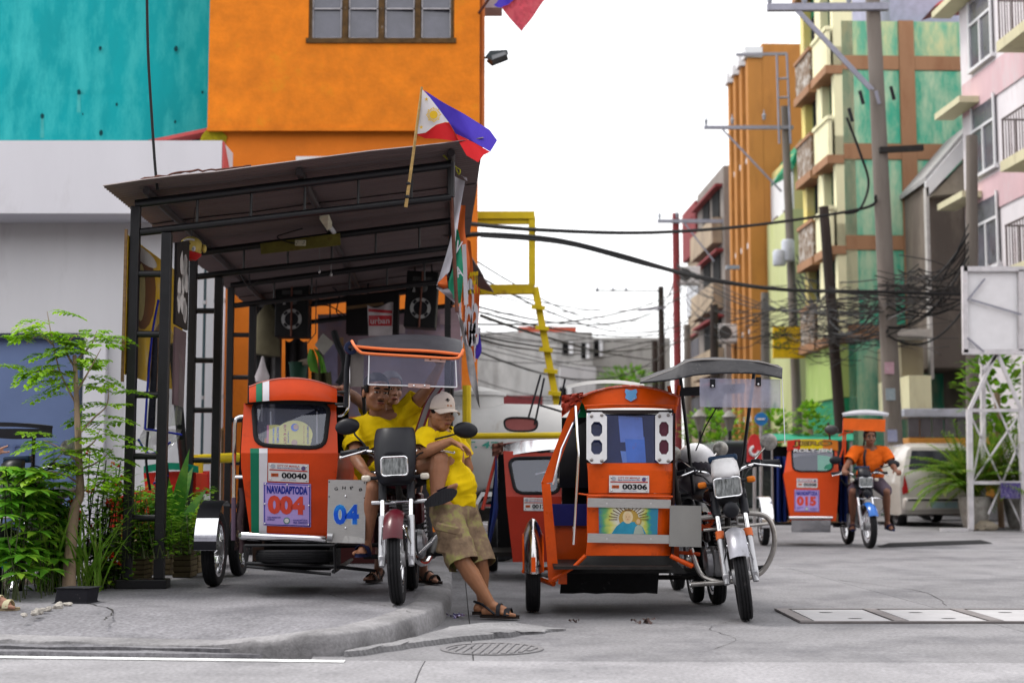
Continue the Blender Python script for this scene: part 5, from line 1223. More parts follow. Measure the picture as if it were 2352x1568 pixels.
M_pane_sc=glass('sidecar_pane',(.78,.82,.92),.09,.04,.10,(.16,.18,.32))
M_plexi=glass('plexi_sheet',(.82,.83,.90),.08,.05,.05,(.4,.42,.58)); M_plexif=glass('frosted_plexi',(.72,.74,.84),.10,.15,.42,(.56,.56,.72))
def sidecar_shell(t,mp,rows,top,body,depth,roofm=None,leftopen=True,seat=True):
 """front sheets follow measured rows [(y, xl, xr)]; side, roof and rear sheets run back by depth"""
 for i in range(len(rows)-1):
  (ya,la,ra_),(yb,lb,rb_)=rows[i],rows[i+1]
  nn=6
  MB().grid( lambda u,v:mp(la+(ra_-la)*u,ya).lerp(mp(lb+(rb_-lb)*u,yb),v),nn,3).build('front_panel',body,t,smooth=0)
 dv=V((0,depth,0))
 full=[(y,l,r_) for (y,l,r_) in rows]
 for side in (1,2):
  pts=[mp(rw[side],rw[0]) for rw in full]
  b=MB()
  for i in range(len(pts)-1):
   if side==1 and leftopen:d2=V((0,.05,0))
   else:d2=dv
   b.add([pts[i],pts[i+1],pts[i+1]+d2,pts[i]+d2],[(0,1,2,3)])
  b.build('side_panel',body,t,smooth=0)
M_red1=mat('orange_red_paint',(.60,.052,.003),.35,var=.2,scale=3,coat=.06,c2=(.22,.02,.005),c2amt=.10,c2scale=4.5,bump=.35,bscale=6,bdist=.012)
M_stg=mat('green_stripe',(.006,.16,.085),.4,var=.06); M_stw=mat('white_stripe',(.66,.64,.68),.4,var=.05)
o1=gp(915,1388,ZW)
T1=thing('tricycle','orange red tricycle number 004 with green and white stripe, under the shed','tricycle',o1,group='orange passenger tricycles')
bike(T1,lean=R(2.5),steer=R(0),tank=M_maroon)
yf=o1.y+.55
def d1(x,y):
 if y>=1040: return yf+(y-1040)/195*.11
 if y>=925: return yf+(1040-y)/115*.13
 return yf+.10
m1=Map(T1,d1)
sidecar_shell(T1,m1,[(1040,553,776),(1075,554,775),(1236,576,756)],None,M_red1,1.1)
wp=window_panel(T1,m1,[(560,926),(772,928),(776,1040),(553,1040)],[(581,920),(757,926),(745,1029),(588,1022)],M_red1,M_pane_sc,.016)
def hood(u,v):
 x=572+(774-572)*u; ytop=866+22*(2*u-1)**2+4*u; ybot=918+9*(1-(2*u-1)**2)*-.6+6
 return (x,ytop+(ybot-ytop)*v)
def hoodp(u,v):x,y=hood(u,v); return m1.inv@at(x,y,yf+.045-.05*math.sin(v*1.5)+.05*(2*u-1)**2)
hd=MB().grid(hoodp,16,6,.003).build('hood',M_red1,T1,smooth=60)
MB().grid( lambda u,v:hoodp(.035+.07*1*u+.045,v)+V((0,-.004,0)),3,6).build('stripe',M_stg,hd); MB().grid( lambda u,v:hoodp(.155+.075*u,v)+V((0,-.004,0)),3,6).build('stripe',M_stw,hd)
MB().grid( lambda u,v:hoodp(u,0)+V((0,1.15*v,-.02*v)),16,4,.004).build('roof',M_red1,T1,smooth=60)
MB().tube([hoodp(k/16,0) for k in range(17)],.006,6).build('roof_edge',mat('pink_edge',(.5,.15,.12),.4),T1)
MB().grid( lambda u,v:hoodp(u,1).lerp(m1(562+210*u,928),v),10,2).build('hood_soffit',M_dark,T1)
stripes(T1,m1,[1029,1040,1075,1236], lambda y:(577-(1236-y)*.012+0,595-(1236-y)*.0),M_stg); stripes(T1,m1,[1029,1040,1075,1236], lambda y:(595,612+(1236-y)*.012),M_stw)
city_plate(T1,m1,616,1062,709,1104,'00040',4); toda_plate(T1,m1,605,1107,714,1206,'004',4)
MB().tube([m1(553,1230,-.04),m1(556,1230,-.05),m1(746,1238,-.05),m1(749,1238,-.05)],[.022,.03,.03,.026],14).build('bumper',M_chrome,T1)
MB().bx(*[v for v in (m1(580,1200).x,m1(750,1200).x)],.72,1.65,.40,.43).build('floor',M_oily,T1,smooth=0)
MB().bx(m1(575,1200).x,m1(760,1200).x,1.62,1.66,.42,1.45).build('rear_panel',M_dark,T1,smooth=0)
MB().bx(m1(580,1200).x,m1(755,1200).x,1.15,1.6,.66,.78).build('bench_seat',M_seatv,T1,bevel=.03)
m1b=Map(T1, lambda x,y:o1.y+.40)
pb=plate(T1,m1b,[(754,1101),(841,1102),(838,1248),(751,1245)],M_alu,'number_board')
M_ib=mat('bright_blue',(.01,.09,.62),.4,c2=(.02,.30,.75),c2amt=.25,c2scale=9); M_ibo=mat('pale_blue',(.42,.62,.78),.4)
lettering(T1,m1b,'04',795,1181,48,60,M_ibo,-.009,.075,pb); lettering(T1,m1b,'04',795,1181,46,58,M_ib,-.0105,.045,pb)
for (s_,x,y,a) in (('G',772,1122,10),('H',790,1120,-6),('P',808,1120,18),('8',828,1124,20)):lettering(T1,m1b,s_,x,y,7,8,M_ink,-.009,.02,pb,ang=a)
for (x,y) in ((794,1139),(794,1212)):MB().ell(m1b(x,y,-.008),(.009,.007,.009),10,6).build('bolt',M_chrome,pb)
for (x,y) in ((756,1106),(837,1108),(756,1140),(837,1143)):disc(T1,m1b,x,y,1.6,M_ink,-.0085,'rivet_hole',pb)
MB().poly([m1b(x,y,-.0085) for (x,y) in ((785,1246),(792,1229),(822,1232),(836,1236),(836,1247))]).build('torn_sticker',mat('sticker_grey',(.55,.54,.52),.5,c2=(.35,.34,.33),c2amt=.2,c2scale=20),pb,smooth=0)
MB().tube([m1b(752,1232,-.02),m1b(764,1233,-.02)],.028,12).build('bumper_end',M_steel,T1)
sp=m1.inv@at(680,1276,yf+.20)
w_=tyre_mb(sp,.285,.085,None,4,(0,.05,1)).build('spare_tyre',M_rubber,T1,smooth=35)
b=MB(); mu=Map(T1, lambda x,y:yf+.05)
for (a,c_) in (((562,1250),(566,1302)),((566,1300),(760,1318)),((566,1292),(770,1300)),((768,1255),(770,1312)),((562,1252),(768,1252))):b.tube([mu(*a),mu(*c_)],.012,6)
b.tube([mu(566,1300),mu(566,1300)+V((0,1.1,.02))],.015,6); b.tube([mu(766,1312),mu(766,1312)+V((0,1.1,.02))],.015,6)
b.tube([mu(766,1300),m1.inv@at(860,1310,yf+.3)],.014,6); b.tube([m1.inv@at(700,1255,yf+.6),m1.inv@at(900,1250,yf+.6)],.018,6)
b.build('under_frame',M_black,T1)
b=MB(); b.tube([m1.inv@at(770,1250,yf+.1),m1.inv@at(880,1175,yf+.1)],.012,6); b.tube([m1.inv@at(835,1110,yf),m1.inv@at(885,1190,yf-.1)],.010,6); b.build('link_bar',M_black,T1)
MB().bx(m1(590,1200).x,m1(745,1200).x,.95,1.62,.16,.39).build('under_shade_block',M_dark,T1,smooth=0)  # black box put in for the deep shade beneath the sidecar
cw1=T1.matrix_basis.inverted()@gp(491,1346,ZW); cw1.z=0
wheel(T1,'sidecar_wheel',cw1+V((0,0,.285)),.285,.10)
wheel(T1,'rear_side_wheel',T1.matrix_basis.inverted()@gp(548,1322,ZW)+V((0,0,.27)),.27,.09)
def sfen(a,u):
 an=R(-2+120*u); rr=.345; return cw1+V(((a-.5)*.165,-math.cos(an)*rr,.30+math.sin(an)*rr))
fd=MB().grid(sfen,6,18,.003).build('side_mudguard',M_chrome,T1)
MB().grid( lambda a,u:sfen(a,.35+u*.65)+V((0,-.003,.003)),6,12,.002).build('mudguard_cover',M_blackpl,fd); MB().grid( lambda a,u:sfen(a,.0+u*.09)+V((0,-.004,.001)),6,3,.002).build('mudguard_trim',M_blackpl,fd)
b=MB(); mr=Map(T1, lambda x,y:yf+.12)
b.tube(spline([mr(561,956),mr(548,958),mr(540,972),mr(538,1050),mr(537,1142)],6),.014,8); b.tube([mr(538,1095),mr(560,1095)],.012,6); rl=b.build('grab_rail',M_chrome,T1)
MB().tube([mr(537,1142),mr(536,1240)],.017,8).build('lower_sleeve',mat('mauve_tape',(.12,.08,.12),.5),rl)
mq=Map(T1, lambda x,y:yf+.14)
MB().tube(spline([mq(775,955),mq(788,952),mq(798,938),mq(800,912),mq(800,830)],6),.012,8).build('bracket',M_chrome,T1)
MB().tube([mq(771,931),mq(797,931)],.011,6).build('bracket',M_chrome,T1)
M_camo=mat('camouflage_cloth',(.05,.03,.035),.9,var=.3,scale=9,c2=(.34,.25,.15),c2amt=.18,c2scale=11)
def cur(u,v):
 p=m1.inv@at(556-8*v,958+305*v,yf+.12); return p+V((.035*math.sin(u*17)*(.4+v)-.03*v,1.0*u,0))
MB().grid(cur,30,10).build('curtain',M_camo,T1,smooth=70)
MB().grid( lambda u,v:m1.inv@at(547+14*u+3*math.sin(v*9),1120+150*v,yf+.10-.03*math.sin(u*3)),5,12).build('curtain_end',M_camo,T1,smooth=70)
ms=Map(T1, lambda x,y:d1(x,y)+.014)
M_sty=mat('yellow_sticker',(.82,.72,.14),.5,var=.05)
stk=MB().poly([ms(x,y) for (x,y) in [(612,1020),(613,976),(634,975)]+[(676+42*math.cos(a),998-33*math.sin(a)) for a in [R(140-k*15) for k in range(12)]]+[(716,1010),(712,1024)]]).build('window_sticker',M_sty,T1,smooth=0)
MB().poly([ms(x,y,-.002) for (x,y) in ((612,1021),(613,976),(618,976),(617,1021))]).build('pink_edge',mat('pink_ink',(.7,.2,.3),.5),stk,smooth=0)
for (s_,x,y,h,wd,m) in (('PARACETAMOL',638,999,5.5,40,M_ib),('TEMPRA FORTE',628,999,4,40,M_ib),('BUY 8, GET',654,997,7,48,M_inkred),('TABLETS FREE',662,1003,3,30,M_inkb),('TEMPO SWEET PACK',707,998,4,46,M_inkb),('Save more every day',698,998,3,44,M_inkred)):
 lettering(T1,ms,s_,x,y,h,wd,m,-.004,.02,stk,ang=-90)
disc(T1,ms,677,981,9,M_ib,-.003,'portrait',stk); disc(T1,ms,680,980,6,mat('skin_print',(.62,.35,.22),.5),-.005,'portrait_face',stk); disc(T1,ms,676,1016,7,mat('skin_print',(.62,.35,.22),.5),-.003,'portrait_face',stk)
for x in (622,728):MB().tube([ms(x,945,.1),ms(x,1018,.1)],.006,6).build('inner_bar',M_platew,T1)
yc=o1.y+.28
mc=Map(T1, lambda x,y:yc)
M_pad=mat('black_canopy_vinyl',(.022,.021,.028),.42,var=.2,bump=.3,bscale=40); M_pipe=mat('orange_piping',(.72,.17,.05),.4,var=.1)
def lid(u,v):
 x=818+246*u; e=(2*u-1)
 front_y=801+7*u-5*e*e*(1 if u<.5 else -1.5); back=768+13*abs(e)**2.5
 p0=mc(x,front_y); p1=m1.inv@at(818+246*(.5+(u-.5)*.96),back,yc+.30); p2=m1.inv@at(818+246*(.5+(u-.5)*.9),back+16,yc+1.1)
 return p0.lerp(p1,v*2) if v<.5 else p1.lerp(p2,v*2-1)
cn=MB().grid(lid,18,10,-.012).build('canopy',M_pad,T1,smooth=60)
MB().tube([lid(k/20,0) for k in range(21)],.011,8).build('piping',M_pipe,cn)
lip=spline([mc(808,783,.05),mc(815,795,.0),mc(826,807,-.03),mc(845,812,-.04),mc(950,818,-.04),mc(1040,823,-.04),mc(1057,816,-.02),mc(1064,803,.02)],6)
MB().tube(lip,.010,8).build('piping',M_pipe,cn)
top_l=[lid(max(0,min(1,k/(len(lip)-1))),.02) for k in range(len(lip))]
MB().grid( lambda u,v:lip[int(u*(len(lip)-1)+.5)].lerp(top_l[int(u*(len(lip)-1)+.5)],v)+V((0,.05*math.sin(v*3.14),0)),len(lip)-1,4).build('valance',M_pad,cn,smooth=60)
px=Map(T1, lambda x,y:yc-.03)
ws=MB().prism([px(848,813),px(1046,823),px(1049,889),px(846,883)],(0,.004,0)).build('wind_screen',M_plexi,T1,smooth=0)
M_edge=mat('plexi_edge',(.75,.75,.78),.3)
for (a,c_) in (((848,813),(846,883)),((846,883),(1049,889)),((1049,889),(1046,823))):MB().tube([px(*a,-.004),px(*c_,-.004)],.0045,5).build('edge_strip',M_edge,ws)
MB().prism([px(1047,823,.0),px(1053,825,.25),px(1055,884,.25),px(1050,889,0)],(.003,0,0)).build('side_screen',M_plexi,T1,smooth=0)
MB().prism([px(846,815,.0),px(836,812,.10),px(834,884,.10),px(845,883,0)],(.003,0,0)).build('side_screen',M_plexi,T1,smooth=0)
MB().grid( lambda u,v:px(804+32*u,806+82*v+6*u*(1-v),.12+.05*(1-u)),6,8).build('mesh_flap',mat('grey_mesh',(.17,.15,.14),.9,var=.1,wave=('Z',60,0,.6),bump=.6),T1)
for q in (((976,818),(1024,821),(1023,832),(975,829)),((938,880),(988,883),(987,892),(937,889))):
 bk=plate(T1,px,list(q),mat('pink_metal',(.52,.33,.29),.5),'screen_bracket',.004,-.008)
 for fx in (.25,.75):MB().ell(px(q[0][0]+(q[1][0]-q[0][0])*fx,(q[0][1]+q[3][1])/2+1,-.012),(.008,.006,.008),8,6).build('bolt',M_chrome if q[0][1]>850 else M_rust,bk)
MB().lathe([(.022,-.03),(.045,-.03),(.048,0),(.045,.03),(.022,.03)],px(806,799,.12),(.2,-1,0),18).build('end_cap',mat('navy_cap',(.012,.02,.06),.5),T1)
pst=MB().tube([px(802,800,.18),px(796,850,.17),px(794,935,.15)],[.02,.02,.018],10).build('canopy_post',M_blackpl,T1)
for (x,y) in ((785,900),(780,928)):MB().tube([px(x-10,y,.15),px(797,y,.15)],.012,6).build('clamp',M_oily,pst)
for (x,yy) in ((1040,.95),(830,.95)):MB().tube([m1.inv@at(x,830,o1.y+yy),V((m1.inv.translation.x*0+(.28 if x>900 else -.3),1.1,.7))],.014,8).build('rear_post',M_black,T1)
def ribbon(name,pts,wd,m,parent,d):
 L_=spline([d(*p) for p in pts],5); MB().grid( lambda u,v:L_[int(v*(len(L_)-1)+.5)]+V(((u-.5)*wd,.01*u,0)),1,len(L_)-1,.002).build(name,m,parent)
M_strap=mat('dark_red_strap',(.13,.015,.018),.7); M_strapg=mat('grey_strap',(.16,.14,.14),.7)
ms_=Map(T1, lambda x,y:yc+.12)
ribbon('strap',[(1008,890),(986,925),(970,968),(960,998)],.06,M_strap,T1,ms_); ribbon('strap',[(1007,890,-.004),(985,925,-.004),(969,968,-.004),(960,995,-.004)],.032,M_strapg,T1,ms_)
M_or2=mat('orange_enamel',(.72,.085,.003),.3,var=.2,scale=4,coat=.1,c2=(.26,.03,.006),c2amt=.10,c2scale=5,bump=.35,bscale=6,bdist=.012)
o2_=gp(1711,1425)
T2=thing('tricycle','bright orange tricycle numbered 00306 with painted icon and grey hood, on the street','tricycle',o2_,group='orange passenger tricycles')
ML2,MS2=bike(T2,lean=R(4.5),steer=R(-7),fender=mat('worn_silver',(.36,.36,.40),.35,.5,var=.25,c2=(.16,.15,.15),c2amt=.05,c2scale=9),tank=mat('black_tank',(.02,.012,.014),.2,coat=.5),cowl='small',mirrors='round',signal=M_amber,cowlm=mat('white_cowl',(.75,.74,.75),.3,c2=(.1,.08,.12),c2amt=-.08,c2scale=18),boots=mat('orange_band',(.62,.13,.03),.4),guard='low')
y2=o2_.y+.25
def d2(x,y): return y2+(.0 if y>1075 else (1075-y)/185*.12)
m2=Map(T2,d2)
def band2(rows,name,m,curve=0.0,nn=12):
 out=None
 for i in range(len(rows)-1):
  (ya,la,ra_,ca),(yb,lb,rb_,cb)=rows[i],rows[i+1]
  b=MB(); b.grid( lambda u,v:m2(la+(ra_-la)*u,ya+ca*(1-(2*u-1)**2),.06*(2*u-1)**4).lerp(m2(lb+(rb_-lb)*u,yb+cb*(1-(2*u-1)**2),.06*(2*u-1)**4),v),nn,2,.004); out=b.build(name,m,T2,smooth=60)
 return out
hood2=band2([(912,1330,1562,-26),(932,1342,1558,-4)],'hood',M_or2)
band2([(933,1342,1556,-3),(940,1344,1556,-4)],'hood_lip',M_or2)
MB().tube([m2(1330+232*k/16,912-26*(1-(2*k/16-1)**2),-.01) for k in range(17)],.008,6).build('hood_bead',mat('worn_red_edge',(.5,.1,.06),.5,c2=(.6,.5,.48),c2amt=.25,c2scale=20),hood2)
MB().tube([m2(1342+214*k/16,932-4*(1-(2*k/16-1)**2),-.012) for k in range(17)],.006,6).build('hood_bead',M_or2,hood2)
MB().grid( lambda u,v:m2(1330+232*u,912-26*(1-(2*u-1)**2))+V((0,1.2*v,.0)),14,4,.004).build('roof',mat('grey_white_roof',(.5,.48,.47),.5,var=.2),T2,smooth=60)
MB().grid( lambda u,v:m2(1300+180*u,900-20*(1-(1.5*u-.8)**2)-8*v,.3+.6*v),10,4).build('roof_cover',mat('dull_cover',(.4,.385,.37),.7),T2,smooth=60)
bq=[(1437,893),(1449,896),(1461,893),(1464,900),(1461,905),(1463,914),(1449,922),(1436,914),(1438,905),(1435,900)]
bd_=MB().prism([m2(x,y,-.012) for (x,y) in bq],(0,.004,0)).build('badge',mat('badge_white',(.12,.32,.6),.4,c2=(.6,.5,.52),c2amt=.2,c2scale=18),hood2,smooth=0)
band2([(941,1343,1552,0),(948,1346,1550,2)],'window_header',mat('black_header',(.02,.012,.012),.5))
pw=MB().poly([m2(x,y,.012) for (x,y) in [(1350,948),(1400,953),(1450,954),(1500,953),(1548,950),(1540,1066),(1448,1062),(1356,1066)]]).build('window_pane',glass('blue_pane',(.66,.72,.95),.10,.04,.16,(.06,.10,.42)),T2,smooth=0)
for (x0,y0,x1,y1,m) in ((1420,955,1475,1015,'p1'),(1435,1000,1480,1062,'p2'),(1425,1035,1470,1062,'p3')):
 MB().prism([m2(x0,y0,.05),m2(x1,y0+3,.05),m2(x1+4,y1,.05),m2(x0+5,y1,.05)],(0,.002,0)).build('window_notice',mat('notice_'+m,{'p1':(.34,.50,.85),'p2':(.16,.40,.85),'p3':(.36,.58,.88)}[m],.6,c2=(.5,.25,.4),c2amt=0,c2scale=14),T2,smooth=0)
def octplate(x0,x1,y0,y1,backed):
 w_,h_=x1-x0,y1-y0
 def octo(cx,cy,a,b_): return [(cx+s*a*k,cy+t_*b_*l) for (s,t_,k,l) in ((1,-1,.5,1),(1,-1,1,.5),(1,1,1,.5),(1,1,.5,1),(-1,1,.5,1),(-1,1,1,.5),(-1,-1,1,.5),(-1,-1,.5,1))]
 b=bmesh.new()
 b2=MB()
 oa=.27*w_; obh=.14*h_
 for (cy) in (y0+h_*.33,y0+h_*.68):
  cx=(x0+x1)/2; hole=octo(cx,cy,oa,obh)
  t0,t1=(y0,y0+h_*.505) if cy<(y0+y1)/2 else (y0+h_*.505,y1)
  cf=.22*w_
  top=cy<(y0+y1)/2
  outer=[(cx+w_*.25,t0),(x1-(cf if top else 0),t0) if top else (x1,t0),(x1,t1 if top else t1-cf),(cx+w_*.25,t1),(cx-w_*.25,t1),(x0,t1 if top else t1-cf),(x0,t0) if not top else (x0,t0+cf),(cx-w_*.25,t0)]
  if top:outer[1]=(x1,t0+cf)
  n=8; vs=[m2(x,y,-.03) for (x,y) in outer+hole]+[m2(x,y,-.022) for (x,y) in outer+hole]
  fs=[]
  for i in range(n):
   j=(i+1)%n; fs+=[(i,j,n+j,n+i),(2*n+j,2*n+i,3*n+i,3*n+j),(n+i,n+j,3*n+j,3*n+i),(j,i,2*n+i,2*n+j)]
  b2.add(vs,fs)
 pl=b2.build('bracket_plate',mat('white_enamel',(.72,.71,.72),.3,var=.08,c2=(.35,.33,.33),c2amt=-.1,c2scale=16),T2,smooth=20)
 for (fx,fy) in ((.25,.08),(.75,.06),(.25,.93),(.75,.95)):MB().ell(m2(x0+w_*fx,y0+h_*fy,-.033),(.012,.008,.012),10,6).build('bolt',mat('dull_bolt',(.28,.26,.25),.35,.8),pl)
 if backed:
  for cy in (y0+h_*.33,y0+h_*.68):MB().poly([m2(x,y,-.02) for (x,y) in octo((x0+x1)/2,cy,oa*1.1,obh*1.1)]).build('reflector',mat('dark_red_lens',(.09,.02,.035),.25),pl,smooth=0)
octplate(1347,1394,946,1064,False); octplate(1505,1545,946,1064,True)
band2([(1063,1348,1547,0),(1082,1350,1548,-3),(1132,1352,1545,0)],'apron',M_or2)
MB().tube([m2(1350,1138,-.006),m2(1545,1140,-.006)],.008,6).build('apron_bead',M_or2,T2)
city_plate(T2,m2,1399,1091,1491,1130,'00306',1,-.012)
band2([(1133,1348,1542,0),(1250,1348,1541,0),(1275,1345,1540,0)],'lower_panel',M_or2)
for (ya,yb,xr_) in ((1143,1164,1541),(1224,1245,1538)):
 s_=plate(T2,m2,[(1350,ya),(xr_,ya+4),(xr_,yb+3),(1349,yb)],M_alu,'aluminium_strip',.004,-.018)
 for x in (1394,1495):disc(T2,m2,x,(ya+yb)/2+2,1.7,M_platew,-.020,'rivet',s_)
pic=MB().prism([m2(x,y,-.009) for (x,y) in ((1375,1163),(1512,1165),(1510,1227),(1376,1226))],(0,.002,0))
M_pic=bpy.data.materials.new('painted_picture'); M_pic.use_nodes=True
def _pic():
 nt=M_pic.node_tree; L=nt.links.new; P=nt.nodes['Principled BSDF']; tc=_n(nt,'ShaderNodeTexCoord'); sx=_n(nt,'ShaderNodeSeparateXYZ'); L(tc.outputs['Generated'],sx.inputs[0])
 nz_=_n(nt,'ShaderNodeTexNoise'); nz_.inputs['Scale'].default_value=5; L(tc.outputs['Generated'],nz_.inputs['Vector'])
 ad=_n(nt,'ShaderNodeMath',operation='MULTIPLY_ADD'); ad.inputs[1].default_value=.22; L(nz_.outputs[0],ad.inputs[0]); L(sx.outputs[0],ad.inputs[2])
 cr=_n(nt,'ShaderNodeValToRGB'); e=cr.color_ramp.elements; e[0].position=.1; e[0].color=(.02,.12,.30,1); e[1].position=1.1; e[1].color=(.02,.2,.32,1)
 for (p,c_) in ((.2,(.10,.32,.12,1)),(.3,(.55,.55,.10,1)),(.42,(.66,.64,.55,1)),(.78,(.66,.65,.58,1)),(.88,(.5,.52,.08,1)),(.95,(.06,.32,.14,1))):
  q=e.new(p); q.color=c_
 L(ad.outputs[0],cr.inputs[0]); L(cr.outputs[0],P.inputs['Base Color']); P.inputs['Roughness'].default_value=.4
_pic()
pic=pic.build('painted_picture',M_pic,T2,smooth=0)
def pshape(pts,m,off,name='painted_shape'):MB().poly([m2(x,y,off) for (x,y) in pts]).build(name,m,pic,smooth=0)
M_robe=mat('blue_robe',(.03,.27,.42),.5,var=.25,scale=20); M_gold=mat('gold_paint',(.42,.27,.06),.5,var=.2); M_skinp=mat('painted_skin',(.6,.42,.24),.5); M_brn=mat('brown_line',(.16,.08,.03),.5)
def ov(cx,cy,a,b_,n=14): return [(cx+a*math.cos(k*6.2832/n),cy+b_*math.sin(k*6.2832/n)) for k in range(n)]
for k in range(15):
 a=R(180-k*13+1); c0=(1444,1192)
 x0,y0,x1,y1=c0[0]+26*math.cos(a),c0[1]-20*math.sin(a),c0[0]+46*math.cos(a),max(1166,c0[1]-34*math.sin(a))
 MB().tube([m2(x0,y0,-.0115),m2(x1,y1,-.0115)],.0025,4).build('painted_ray',M_brn,pic)
pshape(ov(1444,1190,23,22),M_gold,-.0118); pshape([(1404,1226),(1416,1208),(1430,1197),(1460,1198),(1476,1210),(1484,1226)],M_robe,-.0124)
pshape(ov(1442,1187,12,15),mat('cream_veil',(.62,.5,.3),.5),-.0130); pshape(ov(1442,1187,7,10),M_skinp,-.0136)
pshape(ov(1466,1196,8,9),M_gold,-.0130); pshape(ov(1466,1197,4.5,6),M_skinp,-.0136); pshape([(1455,1226),(1459,1210),(1466,1204),(1475,1210),(1480,1226)],mat('pale_robe',(.36,.42,.36),.5),-.0130)
pshape([(1434,1173),(1437,1168),(1442,1171),(1447,1168),(1450,1173)],M_brn,-.0136)
for s_ in (-1,1):
 pshape(ov(1442+s_*3,1186,1.2,.8,6),M_brn,-.0142)
pshape(ov(1442,1192,2,.7,6),mat('lip',(.4,.1,.06),.5),-.0142)
band2([(1276,1345,1540,0),(1316,1300,1580,0)],'chin_panel',mat('black_chin',(.02,.02,.02),.6))
MB().tube([m2(1345,1275,-.01),m2(1320,1300,-.01),m2(1270,1330,.02)],.014,8).build('chin_rail',M_or2,T2); MB().tube([m2(1540,1276,-.01),m2(1590,1300,.0)],.016,8).build('chin_rail',M_or2,T2)
MB().grid( lambda u,v:m2.inv@at(1290+224*u-4*v,1312+50*v+4*math.sin(u*20)*v*.3,y2+.5),8,3).build('mud_flap',M_rubber,T2)
mf=Map(T2, lambda x,y:y2+.18)
fr_=MB().prism([mf(1318,925),mf(1333,925),mf(1268,1105),mf(1246,1108)],(0,.05,0)).build('corner_pillar',M_or2,T2,smooth=0,bevel=.006)
MB().tube([mf(1331,940,-.02),mf(1290,1030,-.02),mf(1270,1112,-.02)],.008,6).build('pillar_trim',M_chrome,fr_)
MB().prism([mf(1246,1110),mf(1262,1112),mf(1282,1325),mf(1262,1335)],(0,.05,0)).build('lower_pillar',M_or2,T2,smooth=0,bevel=.006)
MB().grid( lambda u,v:m2.inv@at(1290+50*u+3*nz(u*9,v*9),908-8*u+50*v*(1-.7*u),y2+.10+.05*nz(u*6,v*6)),10,8).build('crumpled_flap',mat('red_tarp',(.34,.035,.015),.4,var=.3,scale=14,bump=.5,bscale=25,bdist=.02),T2,smooth=70)
MB().tube([m2(1322,932,-.03),m2(1326,1000,-.03),m2(1329,1040,-.03),m2(1326,1100,-.03),m2(1317,1250,-.03)],.009,8).build('grab_pole',M_chrome,T2)
MB().tube([m2(1329,1133,-.02),m2(1350,1136,-.01)],.006,6).build('pole_stay',M_or2,T2)
sm=Map(T2, lambda x,y:y2+.95)
MB().grid( lambda u,v:m2.inv@at(1285+260*u,950+170*v+120*(1-v)*max(0,.35-u)*1.2,y2+1.0-.06*math.sin(v*3)),10,8,.05).build('backrest',mat('black_backrest',(.02,.02,.022),.35),T2,smooth=60)
MB().prism([sm(1275,1165,-.3),sm(1560,1165,-.3),sm(1560,1200,-.3),sm(1275,1200,-.3)],(0,.35,0)).build('bench_seat',mat('blue_seat',(.02,.02,.16),.4),T2,bevel=.02)
MB().prism([sm(1270,1203,-.27),sm(1560,1203,-.27),sm(1560,1290,-.27),sm(1275,1300,-.27)],(0,.03,0)).build('seat_front',M_or2,T2,smooth=0)
MB().bx(m2(1345,1275).x-.22,m2(1540,1275).x,.1,1.35,.33,.35).build('floor',M_oily,T2,smooth=0)
MB().bx(m2(1345,1275).x-.12,m2(1540,1275).x,1.36,1.39,.35,1.4).build('rear_panel',M_dark,T2,smooth=0)
MB().prism([m2(1548,948),m2(1552,948),m2(1548,1275),m2(1543,1275)],(0,1.1,0)).build('side_panel',mat('dark_side',(.03,.008,.006),.6),T2,smooth=0)
MB().prism([sm(1350,900,.3),sm(1300,960,.2),sm(1300,1010,.2),sm(1345,1000,.2)],(0,.02,0)).build('green_trim',mat('green_trim2',(.01,.28,.10),.5),T2,smooth=0)
cw2=T2.matrix_basis.inverted()@gp(1224,1405); cw2.z=0
wheel(T2,'sidecar_wheel',cw2+V((0,0,.275)),.275,.10,ribs=4)
def sf2(a,u):
 an=R(-4+115*u); rr=.325-.09*(2*a-1)**2; return cw2+V(((a-.5)*.12,-math.cos(an)*rr,.31+math.sin(an)*rr*1.05))
fd2=MB().grid(sf2,10,18,.003).build('side_mudguard',mat('scuffed_chrome',(.55,.53,.53),.2,1,var=.2,scale=14,c2=(.4,.3,.2),c2amt=0,bump=.3,bscale=14,bdist=.006),T2)
for a in (-.04,1.04):MB().tube([sf2(a,k/10) for k in range(11)],.011,6).build('mudguard_rim',M_or2,fd2)
MB().prism([sf2(.38,.02),sf2(.62,.02),sf2(.62,.17),sf2(.38,.17)],(0,-.012,0)).build('mudguard_bracket',M_or2,fd2,smooth=0)
MB().tube([sf2(-.1,0),sf2(1.4,0)],.014,6).build('mudguard_stay',M_or2,fd2)
b=MB(); b.tube([mf(1275,1330),mf(1275,1330)+V((0,1.1,0))],.018,6); b.tube([mf(1272,1340),mf(1245,1330,.1)],.02,6); b.box(mf(1292,1320,.02),(.06,.05,.12)); b.build('under_frame',M_or2,T2)
b=MB(); b.tube([m2.inv@at(1300,1305,y2+.6),m2.inv@at(1640,1310,y2+.6)],.02,6); b.tube([m2.inv@at(1300,1325,y2+.8),m2.inv@at(1640,1325,y2+.9)],.02,6); b.build('cross_tubes',M_oily,T2)
plate(T2,Map(T2, lambda x,y:y2-.02),[(1539,1160),(1611,1161),(1611,1256),(1537,1254)],mat('grey_sheet',(.33,.325,.31),.5,.5,var=.1,scale=3),'number_board')
b=MB(); ml=Map(T2, lambda x,y:y2+.1)
for (a,c_) in (((1605,1190),(1640,1195)),((1605,1205),(1640,1215)),((1600,1220),(1636,1200)),((1560,1268),(1608,1272)),((1585,1262),(1600,1290)),((1550,1280),(1600,1300))):b.tube([ml(*a),ml(*c_)],.014,6)
b.build('linkage',mat('red_orange_steel',(.5,.06,.01),.45,var=.2,scale=12),T2)
